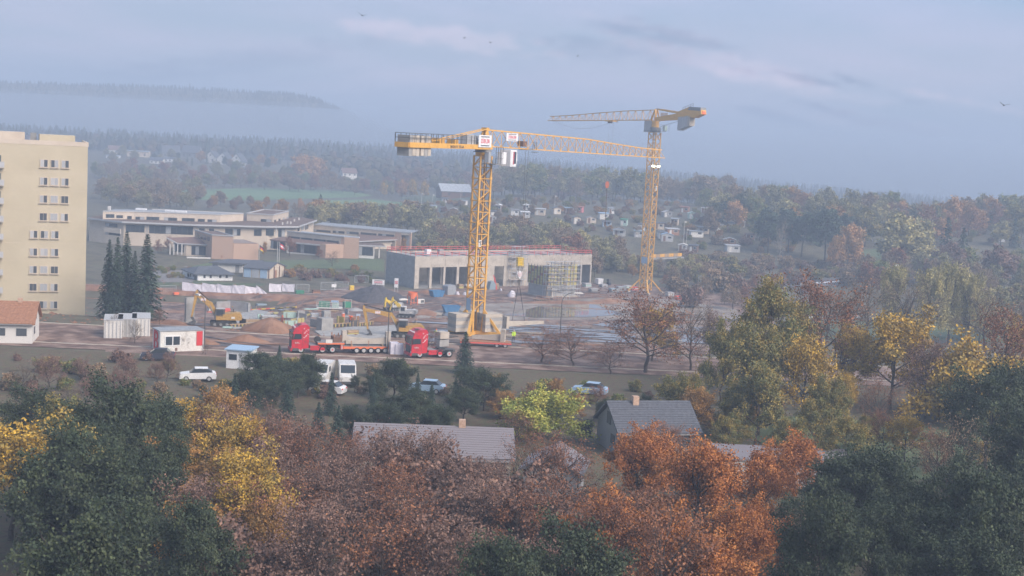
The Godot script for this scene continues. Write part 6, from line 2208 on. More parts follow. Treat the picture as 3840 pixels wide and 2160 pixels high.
func site_gear() -> void:
	var t := deg_to_rad(33)
	mound("tall heap of dark grey gravel in front of the concrete hall", spot(1405, 1124), 8.5, 7.0, 4.6, "gravel", 3, 0.0, "gravel_mound")
	mound("reddish brown earth heap behind the red truck cab", stand(1012, 205.0), 4.6, 4.2, 2.7, "earth", 4)
	mound("low brown earth heap beside the small white excavator", spot(1592, 1180), 3.4, 3.0, 1.7, "earth", 5)
	mound("brown earth heap with rubble beside the orange hopper", spot(1480, 1118), 3.2, 2.4, 1.3, "earth", 6)
	mound("long pale berm of soil below the concrete core", spot(2120, 1138), 14.0, 2.4, .9, "earth", 7, -.35)
	mound("low soil berm trailing towards the ochre crane", spot(2290, 1132), 6.0, 2.2, 1.2, "earth", 8, -.3)
	mound("small heap of grey sand by the green rail platform", spot(1330, 1166), 2.0, 1.6, .9, "concrete_grey", 9)
	mound("flat earth heap beside the blue skip", spot(1600, 1100), 3.0, 2.2, 1.0, "earth", 12)
	mound("broad brown soil heap under the yellow excavator's boom", stand(1560, 262.0), 6.5, 4.0, 2.0, "earth", 13)
	for q in [[760, 1290, 2.6, 1.0], [930, 1282, 3.0, 1.3], [640, 1215, 3.2, .9], [1240, 1296, 1.8, .6], [1440, 1206, 3.4, 1.2], [1180, 1140, 3.0, .7], [1260, 1128, 3.4, .9], [540, 1180, 3.0, .8]]:
		mound(["low brown soil heap near the office container", "brown soil heap beside the red truck's nose", "flat soil heap below the spruces", "small soil heap between truck and pier", "soil heap under the excavator boom", "low soil heap behind the railed platform", "low soil heap beside the gravel", "soil heap at the spruce clump"][[760, 930, 640, 1240, 1440, 1180, 1260, 540].find(q[0])], spot(q[0], q[1]), q[2], q[2] * .7, q[3], "earth", q[0])
	skip("blue skip full of rubble beside the grey tool shed", spot(1637, 1113), t + .05, 3.7, "skip_blue")
	skip("blue skip standing alone on the wet pit floor", spot(1690, 1174), t - .25, 4.1, "skip_blue")
	# grey shed, bags, generator, hopper
	var sh := thing("tool_shed", "grey metal tool shed with sloping lid in front of the hall", "shed", spot(1684, 1106), t + .1)
	var mb := Mb.new()
	mb.prism([Vector2(-1.3, 0), Vector2(1.3, 0), Vector2(1.3, 2.1), Vector2(.9, 2.5), Vector2(-1.0, 2.45), Vector2(-1.3, 2.2)], -1.1, 1.1)
	part(mb, "shell", M.roof_felt, sh)
	block(sh, "door", Vector3(1.32, 1.05, 0), Vector3(.05, 1.8, 1.6), M.light_grey)
	var hp := thing("hopper", "orange concrete hopper on four legs behind the small excavators", "hopper", spot(1546, 1142), t)
	var cone := Mb.new()
	cone.tube(Vector3(0, 1.3, 0), Vector3(0, 2.3, 0), .35, 1.1, 14)
	cone.tube(Vector3(0, 2.3, 0), Vector3(0, 2.9, 0), 1.1, 1.12, 14)
	part(cone, "funnel", M.orange, hp)
	for q in [Vector3(-.9, 0, .9), Vector3(.9, 0, .9), Vector3(.9, 0, -.9), Vector3(-.9, 0, -.9)]: strut(hp, "leg", q, q * .9 + Vector3(0, 2.4, 0), .14, M.orange)
	for y in [.5]: block(hp, "brace", Vector3(0, y, .9), Vector3(1.8, .1, .1), M.orange)
	var gn := thing("generator", "white and grey generator beside the orange hopper", "generator", spot(1576, 1140), t)
	block(gn, "housing", Vector3(0, .6, 0), Vector3(1.7, 1.0, .9), M.off_white)
	block(gn, "grille", Vector3(.3, .6, .46), Vector3(.8, .6, .04), M.dark_grey)
	block(gn, "skid", Vector3(0, .06, 0), Vector3(1.9, .12, 1.0), M.dark_grey)
	for k in 4:
		var bg := thing("bulk_bag", ["white bulk bag slumped beside the tool shed", "white bulk bag leaning on the teal sheet", "green and white bulk bag standing alone on the mud", "small white bulk bag near the hall doorway"][k], "bag", spot([1715, 1742, 1918, 1878][k], [1108, 1108, 1114, 1092][k]), t + k, "bulk bags")
		var h := [.9, .8, 1.6, .6][k] as float
		var bmb := Mb.new()
		for i in 5:
			var r0: float = [.5, .62, .66, .6, .42][i] * h
			var r1: float = [.62, .66, .6, .42, .1][i] * h
			bmb.tube(Vector3(0, h * i / 5, 0), Vector3(.05 * i, h * (i + 1) / 5, 0), r0, r1, 10)
		part(bmb, "sack", M.sheet_white, bg)
		if k == 2: block(bg, "green_print", Vector3(.35, .95, .62), Vector3(1.2, .7, .5), M.green)
	var tp := thing("sheeted_stack", "stack under a teal sheet leaning by the hall doorway", "stack", spot(1842, 1086), t)
	var tm := Mb.new()
	tm.prism([Vector2(-1.1, 0), Vector2(1.1, 0), Vector2(.8, 1.6), Vector2(.1, 2.3), Vector2(-.7, 2.1)], -.8, .8)
	part(tm, "sheet", M.tarp_blue, tp)
	strut(tp, "leaning_bar", Vector3(1.0, 0, .9), Vector3(.4, 3.8, .2), .16, M.rail_red)
	strut(tp, "leaning_bar", Vector3(1.2, 0, .9), Vector3(.7, 3.4, .2), .16, M.rail_red)
	# gear stacks, one by one: u, v, sx, sy, sz, layers, materials, name, label, category
	var gear := [
		[1760, 1100, 2.6, .5, 1.2, 2, ["tarp_blue", "light_grey"], "panel_stack", "blue grey panel stack between the bags and the crane mast", "stack"],
		[1612, 1100, 1.6, .5, 1.0, 3, ["rust_dust", "brown"], "timber_stack", "rust coloured timber stack behind the blue skip", "stack"],
		[1725, 1082, 1.4, 1.1, 1.4, 2, ["form_yellow", "timber"], "crate", "yellow crate in the hall's fourth open bay", "crate"],
		[1752, 1080, 1.3, 1.0, 1.2, 2, ["timber", "off_white"], "crate", "pale timber crate at the open bay beside the crane", "crate"],
		[1860, 1084, 1.0, 1.6, .9, 2, ["timber", "timber"], "crate", "upright timber crate leaning by the hall doorway", "crate"],
		[2200, 1078, 2.2, 1.2, 1.6, 3, ["light_grey", "mint"], "panel_stack", "pale green grey panel stack by the hall's end pillar", "stack"],
		[2225, 1094, 2.6, .9, 1.4, 3, ["concrete_grey", "steel"], "panel_stack", "low grey panel stack next to the scaffold base", "stack"],
		[2262, 1076, 2.0, .8, 1.6, 2, ["roof_felt", "light_grey"], "panel_stack", "grey stack below the white liquid tank", "stack"],
		[2300, 1096, 2.4, 1.1, 1.4, 3, ["tarp_blue", "concrete_grey"], "panel_stack", "blue grey panel stack between tank and ochre crane", "stack"],
		[2328, 1090, 2.6, 1.2, 1.2, 4, ["roof_felt", "galvanised"], "panel_stack", "taller grey stack in front of the ochre crane", "stack"],
		[2352, 1080, 2.0, .7, 1.4, 2, ["mint", "light_grey"], "panel_stack", "mint and grey stack behind the taller grey stack", "stack"],
		[2282, 1070, .9, 1.9, .9, 2, ["navy", "dark_grey"], "site_toilet", "dark upright site toilet between the stacks and the wood", "toilet"],
		[2378, 1088, 2.4, .9, 1.3, 3, ["rail_red", "white"], "barrier_stack", "stack of red and white barriers at the ochre crane's foot", "stack"],
		[2330, 1118, 2.2, .4, .6, 2, ["timber", "rust_dust"], "timber_stack", "rusty timber stack on the soil below the grey stacks", "stack"],
		[2560, 1122, 5.0, .9, 1.2, 3, ["rail_red", "mid_grey"], "barrier_stack", "long red stack of barriers between the autumn trees", "stack"],
		[2510, 1112, 2.0, 1.2, 1.4, 3, ["light_grey", "off_white"], "panel_stack", "pale stack beside the long red barriers", "stack"],
		[800, 1172, 3.2, .35, .6, 2, ["rail_red", "rust_dust"], "steel_stack", "red steel beams lying beside the orange tub", "stack"],
		[846, 1172, 1.9, .9, 1.2, 2, ["orange", "rail_red"], "material_tub", "orange material tub on the foundation slab", "tub"],
		[792, 1166, 1.5, 1.1, 1.1, 2, ["off_white", "light_grey"], "pump_unit", "white pump unit with yellow cap beside the red beams", "pump"],
		[905, 1160, 1.8, .9, 1.2, 3, ["mid_grey", "dark_grey"], "panel_stack", "dark panel stack behind the upright concrete wall", "stack"],
		[980, 1152, 2.4, .8, 1.2, 2, ["dark_grey", "tarp_blue"], "panel_stack", "dark sheeted stack in the middle of the foundations", "stack"],
		[900, 1196, 5.5, .5, 1.6, 2, ["mint", "galvanised"], "panel_stack", "long pale formwork stack on the foundation slab", "stack"],
		[1010, 1196, 3.4, .8, 1.4, 3, ["light_grey", "concrete_grey"], "panel_stack", "grey formwork stack beside the red bundle", "stack"],
		[940, 1214, 3.0, .7, 1.2, 2, ["concrete", "timber"], "panel_stack", "concrete coloured stack on the slab near the shutter run", "stack"],
		[1145, 1186, 1.2, 1.1, 1.0, 2, ["form_yellow", "dark_grey"], "crate", "yellow marked crate between the concrete piers", "crate"],
		[1180, 1190, 1.7, .9, 1.0, 3, ["galvanised", "light_grey"], "panel_stack", "silver stack beside the yellow marked crate", "stack"],
		[1095, 1180, 4.0, .5, .9, 2, ["off_white", "timber"], "panel_stack", "off white board stack beside the barrier tubes", "stack"],
		[1320, 1258, 1.9, .8, .8, 2, ["form_yellow", "timber"], "crate", "yellow toothed shutter box behind the trailer", "formwork"],
		[1290, 1226, 4.0, .5, .5, 2, ["timber", "form_yellow"], "timber_stack", "timber stack beneath the kneeling orange workers", "stack"],
		[660, 1118, 1.2, .6, .8, 2, ["orange", "hi_vis_orange"], "barrier_foot_stack", "orange barrier stack beside the torn sheet", "stack"],
		[604, 1124, 2.2, .7, .9, 2, ["orange", "brown"], "barrier_foot_stack", "orange and brown barrier stack near the spruces", "stack"],
		[592, 1112, 2.0, 1.4, 1.0, 3, ["rust_dust", "brown"], "timber_stack", "rusty stack standing at the end of the fence", "stack"],
		[1185, 1100, 1.9, .8, 1.1, 2, ["rust_dust", "brown"], "timber_stack", "brown pallet stack beside the green tool box", "stack"],
		[1123, 1102, 2.0, .8, 1.2, 2, ["green", "green"], "tool_box", "green tool box at the end of the sheeted fence", "box"],
		[1318, 1088, 1.1, 1.2, 1.0, 2, ["gold", "yellow"], "grit_box", "orange yellow box on the grass by the wire gate", "box"],
		[1655, 1300, 1.6, 2.2, 1.4, 2, ["concrete_grey", "concrete"], "concrete_block", "upright concrete block at the crane base", "block"],
		[1560, 1330, 3.0, .5, 1.0, 2, ["timber", "rust_dust"], "timber_stack", "timber stack between the hidden red truck and the crane", "stack"],
		[700, 1302, 1.5, .9, 1.2, 2, ["dark_grey", "mid_grey"], "panel_stack", "dark stack beside the office container", "stack"],
	]
	for g in gear: stack(g[7], g[8], g[9], spot(g[0], g[1]) - Vector3(0, .02, 0), t + .15 * sin(g[0]), Vector3(g[2], g[3], g[4]), g[5], g[6], "stacked gear on the site", "box" if g[9] in ["box", "toilet", "block", "tub"] else "layer")
	# single shutter panels and boards lying about the foundations
	var cols := ["galvanised", "timber", "concrete_grey", "rust_dust", "form_yellow", "dark_grey", "mint", "concrete"]
	var cname := ["silver", "timber", "grey", "rusty", "yellow", "dark", "pale green", "concrete coloured"]
	for k in 64:
		var u := rng.randf_range(850, 1345)
		var v := rng.randf_range(1160, 1236) - (u - 1100) * .01
		var c := rng.randi() % 8
		var L := rng.randf_range(1.2, 4.2)
		var up := rng.randf() < .3
		var p := thing("loose_formwork", "%s %s shutter panel %s the foundations" % ["long" if L > 2.7 else "short", cname[c], "propped upright among" if up else "lying flat on"], "formwork panel", spot(u, v), t + rng.randf_range(-.5, .5) + (PI / 2 if rng.randf() < .3 else 0.0), "loose shutter panels on the foundations")
		block(p, "panel", Vector3(0, .65 if up else .2, 0), Vector3(L, 1.2 if up else .14, .12 if up else .9), M[cols[c]])
		for j in 2: block(p, "batten", Vector3(L * (j - .5) * .6, .6 if up else .06, .1 if up else 0.0), Vector3(.12, 1.1 if up else .12, .12 if up else .9), M.timber)
	# white liquid tank
	var ib := thing("liquid_tank", "white plastic liquid tank in a cage beside the wood", "tank", spot(2246, 1068), t)
	block(ib, "tank", Vector3(0, .95, 0), Vector3(1.9, 1.5, 1.6), M.white)
	block(ib, "pallet", Vector3(0, .1, 0), Vector3(2.0, .2, 1.7), M.dark_grey)
	for k in 4: strut(ib, "cage_bar", Vector3(-.9 + .6 * k, .2, .83), Vector3(-.9 + .6 * k, 1.75, .83), .05, M.galvanised)
	# upright concrete walls and piers
	for w in [[846, 1170, 4.6, 2.4, .3, 0.05, "grey concrete wall slab standing behind the orange tub"], [893, 1172, 5.5, 2.5, .3, -.9, "long grey concrete wall set at an angle to the first slab"], [932, 1186, .6, 2.8, .6, 0.0, "slim concrete post at the end of the angled wall"], [710, 1210, 1.6, 4.0, .4, .3, "blue grey concrete panel standing near the raised bucket"], [1217, 1244, 2.0, 2.2, 1.6, .1, "square concrete pier with grey shutters behind the truck cab"], [1128, 1196, 1.6, 1.7, .5, 0.0, "low concrete wall stub near the yellow marked crate"], [1222, 1196, 1.6, 1.7, 1.2, .1, "concrete pier ringed by props and blue barrel"]]:
		var o := thing("concrete_wall_piece", w[6], "concrete wall", spot(w[0], w[1]) - Vector3(0, .05, 0), t + w[5], "cast walls and piers")
		block(o, "wall", Vector3(0, w[3] / 2, 0), Vector3(w[2], w[3], w[4]), M.concrete_grey)
		for k in 3: strut(o, "starter_bar", Vector3(w[2] * (k - 1) * .35, w[3], 0), Vector3(w[2] * (k - 1) * .35, w[3] + .5, 0), .04, M.brown)
		block(o, "footing", Vector3(0, .12, 0), Vector3(w[2] + .6, .24, w[4] + .7), M.concrete)
	# slab and shutter runs
	var sl := thing("foundation_slab", "pale concrete foundation slab among the formwork and stacks", "foundation", spot(980, 1205))
	var so := outline_of([[880, 1198], [960, 1176], [1130, 1168], [1240, 1178], [1330, 1200], [1200, 1228], [1050, 1232], [900, 1222]])
	var sm := Mb.new()
	var pts := []
	for p in so: pts.append(Vector2(p.x - sl.position.x, -(p.y - sl.position.z)))
	sm.prism(pts, -.3, .18, Transform3D(Basis(Vector3.RIGHT, -PI / 2), Vector3.ZERO))
	part(sm, "slab", M.concrete_grey, sl)
	var s2 := thing("foundation_slab", "wet pale concrete slab behind the loaded trailer", "foundation", spot(1330, 1262))
	var so2 := outline_of([[1180, 1248], [1300, 1240], [1440, 1240], [1560, 1232], [1500, 1262], [1380, 1275], [1240, 1278]])
	sm = Mb.new()
	pts = []
	for p in so2: pts.append(Vector2(p.x - s2.position.x, -(p.y - s2.position.z)))
	sm.prism(pts, -.3, .16, Transform3D(Basis(Vector3.RIGHT, -PI / 2), Vector3.ZERO))
	part(sm, "slab", M.concrete_grey, s2)
	shutter_run("yellow toothed shutter run along the back of the slab", spot(1010, 1203), spot(1190, 1190), .5)
	shutter_run("yellow toothed shutter run behind the earth heap", spot(860, 1232), spot(1070, 1226), .5)
	shutter_run("yellow toothed shutter run beside the concrete pier", spot(1236, 1230), spot(1330, 1228), .55)
	shutter_run("yellow toothed shutter run beneath the excavator boom", spot(1333, 1228), spot(1400, 1222), .55)
	shutter_run("timber shutter run along the front slab edge", spot(1068, 1214), spot(1190, 1222), .4, ["rust_dust", "timber"])
	shutter_run("timber edged slab run in front of the concrete core", spot(2000, 1128), spot(2080, 1136), .4, ["rust_dust", "timber"])
	# striped barrier tubes
	for r in [[930, 1172, 1030, 1166, "red and yellow striped barrier tube lying beyond the slab"], [1040, 1165, 1110, 1160, "yellow barrier tube with a white lamp on it"]]:
		var a := spot(r[0], r[1])
		var b := spot(r[2], r[3])
		var o := thing("barrier_tube", r[4], "barrier", a, 0, "striped barrier tubes")
		for k in 6: strut(o, "stripe", (b - a) * (k / 6.0) + Vector3(0, .5, 0), (b - a) * ((k + 1) / 6.0) + Vector3(0, .5, 0), .3, M.yellow if k % 2 else (M.rail_red if r[0] < 1000 else M.timber), -1, true)
		for k in 2: block(o, "foot", (b - a) * (.15 + .7 * k) + Vector3(0, .2, 0), Vector3(.4, .4, .6), M.dark_grey)
	# orange pipe, green rail platform
	var op := thing("upright_pipe", "upright orange pipe with white cap beside the kneeling workers", "pipe", spot(1286, 1204), 0)
	strut(op, "pipe", Vector3.ZERO, Vector3(0, 1.5, 0), .7, M.orange, -1, true)
	strut(op, "cap", Vector3(0, 1.5, 0), Vector3(0, 1.62, 0), .5, M.white, -1, true)
	var gp := thing("rail_platform", "white railed platform holding green containers at the edge of the foundations", "platform", spot(1236, 1160), t - .5)
	block(gp, "deck", Vector3(0, .35, 0), Vector3(5.6, .25, 2.2), M.off_white)
	block(gp, "green_tank", Vector3(-1.2, 1.05, 0), Vector3(2.4, 1.2, 1.3), M.green)
	block(gp, "green_tank", Vector3(1.3, .95, 0), Vector3(1.4, 1.0, 1.3), M.mint)
	block(gp, "sheet", Vector3(1.1, 1.75, 0), Vector3(1.6, .35, 1.2), M.pale_blue)
	guard_rail(gp, [Vector3(-2.8, .45, 1.1), Vector3(2.8, .45, 1.1)], 1.2, 1.1, .06, M.off_white, 3)
	var gc := thing("green_container", "single green container with a white frame beside the railed platform", "container", spot(1300, 1156), t)
	block(gc, "tank", Vector3(0, .7, 0), Vector3(1.5, 1.3, 1.3), M.green)
	guard_rail(gc, [Vector3(-.8, 0, .7), Vector3(.8, 0, .7)], 1.9, 1.6, .06, M.off_white, 1, "frame")
	# signs
	banner("white banner with red lettering between dark stripes above the gravel heap", "GARANTIE", 1396, 1047, 1442, 1067, 352.0)
	banner("tall white sign with a red block leaning at the hall corner", "", 1479, 1043, 1494, 1078, 346.0)
	# lamps and flags
	street_lamp("dark curved street lamp with pale head above the bare shrub and pool", stand(2098, 206.0), 8.0, Vector3(1, 0, -.1).normalized())
	street_lamp("dark curved street lamp in front of the excavator with dark cab", stand(1452, 186.0), 7.4, Vector3(.7, 0, -.7).normalized())
	street_lamp("dark curved street lamp beside the office container", stand(766, 184.0), 6.8, Vector3(-.6, 0, -.8).normalized())
	flag_pole("white flag pole with black, red and gold flag beside the brick pavilion", spot(971, 978), 4.8, ["black", "red", "gold"])
	flag_pole("white flag pole with a red and white flag on the school lawn", spot(1046, 993), 6.4, ["red", "white", "red"])
	flag_pole("bare white flag pole on the school lawn", spot(1039, 996), 6.6, [])
	# orange rails round the core
	for r in [[2012, 1126, 2060, 1128], [2076, 1130, 2106, 1130], [2196, 1115, 2330, 1128]]:
		var a := spot(r[0], r[1])
		var b := spot(r[2], r[3])
		var o := thing("edge_barrier", ["orange edge barrier at the core's door corner", "short orange edge barrier in front of the core", "long orange edge barrier running from the scaffold to the soil berm"][[2012, 2076, 2196].find(r[0])], "barrier", a, 0, "orange edge barriers")
		guard_rail(o, [Vector3.ZERO, b - a], 1.1, 2.0, .12, M.rust_dust, 2, "rails")
	# beam on red trailer at the crane base
	var bt := thing("flat_trailer", "low red trailer with a precast beam at the crane's ballast", "trailer", stand(1820, 199.0), deg_to_rad(4))
	block(bt, "deck", Vector3(0, .7, 0), Vector3(7.4, .2, 2.2), M.rust_dust)
	for k in 2:
		for s in [-1, 1]: wheel(bt, Vector3(1.6 + k * 1.2, .36, s * .95), .36, .28, "light_grey")
	for s in [-1, 1]: strut(bt, "side_beam", Vector3(-3.7, .62, s * 1.12), Vector3(3.7, .62, s * 1.12), .16, M.rail_red)
	var pb := precast_beam("precast_beam", "short precast beam lying on the low red trailer at the crane base", 5.4)
	pb.transform = bt.transform * Transform3D(Basis(Vector3.UP, PI - .25), Vector3(2.8, .86, 0))
	# people
	person("person in yellow jacket and dark trousers standing by the wet haul road", stand(1925, 208.0), .3, "stand", Color(.50, .74, .05), "white")
	person("person in yellow jacket standing beside the upright concrete block", stand(1634, 203.0), 2.6, "reach", Color(.50, .74, .05), "orange")
	person("person in orange jacket and white helmet bending over the slab", spot(1310, 1212), 1.2, "bend", Color(.85, .15, .04), "white")
	person("person in orange jacket bending beside the white helmeted worker", spot(1325, 1214), -1.2, "bend", Color(.85, .15, .04), "hi_vis_orange")
	person("person in dark clothes and red helmet standing behind the truck cab", spot(1057, 1228), 1.0, "reach", Color(.16, .05, .04), "rail_red")
	person("person in yellow jacket among the upright concrete slabs", spot(870, 1168), .4, "bend", Color(.50, .74, .05), "yellow")

# ---------------------------------------------------------------- planting
func tree_to(key: String, u: float, v_top: float, d: float, called: String, label: String, group := "", wide := 1.0, bark := "bark", category := "tree") -> void:
	var p := stand(u, d)
	var tall := maxf(1.0, sight(u, v_top, d).y - p.y)
	plant(key, p, tall, called, label, group, wide, bark, category)

func belt(n: int, u0: float, u1: float, d0: float, d1: float, h0: float, h1: float, keys: Array, called: String, labels: Dictionary, places: Variant, group: String, category := "tree", bark := "bark") -> void:
	for i in n:
		var u := lerpf(u0, u1, (i + rng.randf()) / n)
		var d := lerpf(d0, d1, rng.randf())
		var key: String = keys[rng.randi() % keys.size()]
		var look_of := ""
		for k in labels:
			if key.contains(k): look_of = labels[k]
		var tall := rng.randf_range(h0, h1)
		var fat := rng.randf_range(.8, 1.25)
		var size: String = ("tall " if tall > lerpf(h0, h1, .66) else ("low " if tall < lerpf(h0, h1, .33) else "")) + ("broad " if fat > 1.1 else ("slim " if fat < .95 else ""))
		var where: String = places[mini(places.size() - 1, i * places.size() / n)] if places is Array else places
		var words := (size + look_of + " " + where).strip_edges()
		plant(key, stand(u, d), tall, called, words, group, fat, bark, category)

func near_trees() -> void:
	# spruces beside the tower block
	for a in [[406, 892, 213, .95], [436, 884, 211, .9], [470, 862, 214, 1.05], [502, 935, 216, .85], [546, 872, 211, 1.3]]:
		tree_to("fir_fine", a[0], a[1], a[2], "spruce_tree", ["slim dark spruce in the clump beside the block of flats", "", "", "", "stout dark spruce standing at the open edge of the clump"][0 if a[0] < 540 else 4], "spruces beside the block of flats", a[3])
	# bare trees along the street
	for a in [[430, 1165, 188, "thin bare tree in front of the storage containers"], [505, 1190, 184, "low bare tree in front of the storage containers"], [600, 1150, 204, "bare tree with fine twigs behind the office container"], [690, 1235, 180, "spreading bare tree against the office container wall"], [770, 1275, 178, "small bare tree between office container and kiosk"], [1600, 1210, 188, "thin bare sapling beside the hidden red truck"]]:
		tree_to("bare_fine" if int(a[0]) % 20 else "bare_fine_b", a[0], a[1], a[2], "bare_tree", a[3], "bare street trees", .8)
	for a in [[2030, 1205, 186, "rounded bare shrub with a few leaves beside the curved lamp"], [2150, 1212, 184, "broad bare shrub with rusty leaves in front of the puddles"], [2290, 1275, 180, "low bare shrub beside the broad bare shrub"]]:
		tree_to("bare_fine_b", a[0], a[1], a[2], "bare_shrub", a[3], "bare shrubs by the haul road", 1.6, "bark", "shrub")
	tree_to("rust_open", 2420, 1085, 182, "thin_leaved_tree", "thin tree with sparse yellow brown leaves in front of the ochre crane", "", 1.3)
	tree_to("maple_gold", 2445, 1120, 192, "thin_leaved_tree", "sparse olive gold tree behind the thin brown one", "", .9)
	tree_to("bare_fine", 2590, 1105, 186, "bare_tree", "dark bare tree between the sparse tree and the big oak")
	tree_to("rust_open_b", 2660, 1150, 196, "thin_leaved_tree", "reddish sparse tree beside the big green oak", "", .7)
	tree_to("oak_green", 2885, 1035, 166, "oak_tree", "big dense oak in green and yellow leaf", "", .85)
	tree_to("oak_olive", 2700, 1190, 160, "oak_tree", "olive oak growing against the big green oak", "", .7)
	tree_to("oak_olive", 2800, 1210, 150, "oak_tree", "lower amber olive oak in front of the big green oak", "", .85)
	tree_to("maple_gold", 3000, 1215, 150, "oak_tree", "small golden maple beneath the rust coloured tree", "", .8)
	tree_to("rust_open", 3060, 1015, 172, "rust_tree", "tall half bare tree with rust leaves beside the big oak", "", .95)
	tree_to("bare_fine", 3170, 1045, 205, "bare_tree", "grey bare tree behind the rust leaved tree", "", 1.0)
	tree_to("maple_gold", 3335, 1120, 164, "maple_tree", "golden maple with dark limbs showing through", "", 1.0)
	tree_to("maple_gold", 3190, 1185, 170, "maple_tree", "sparser golden maple beside the rust leaved tree", "", .8)
	tree_to("bush_gold", 3600, 1238, 158, "golden_bush", "round dense golden bush by the verge", "", 1.05, "bark", "bush")
	tree_to("rust_open", 3750, 1130, 172, "rust_tree", "rusty half bare tree behind the golden bush", "", .9)
	tree_to("maple_gold", 3830, 1160, 180, "maple_tree", "amber maple beyond the golden bush", "", .8)
	tree_to("rust_open_b", 3470, 1255, 160, "thin_leaved_tree", "low reddish tree between golden maple and golden bush", "", .8)
	for a in [[3250, 1000, 250, "wide bare tree standing in front of the road"], [3395, 1015, 258, "wide bare tree beside the pale willow"], [3100, 1060, 240, "bare tree beyond the rust leaved tree"], [3690, 1060, 240, "wide bare tree beyond the verge rail"]]:
		tree_to("bare_fine", a[0], a[1], a[2], "bare_tree", a[3], "bare trees beyond the verge", 1.05)
	for a in [[3335, 968, 300, "pale willow behind the wide bare trees"], [3480, 975, 296, "tall pale willow with hanging twigs"], [3555, 958, 304, "tallest pale willow in the clump"], [3630, 1005, 300, "lower pale willow at the end of the clump"]]:
		tree_to("willow_pale", a[0], a[1], a[2], "willow_tree", a[3], "pale willows", .75)

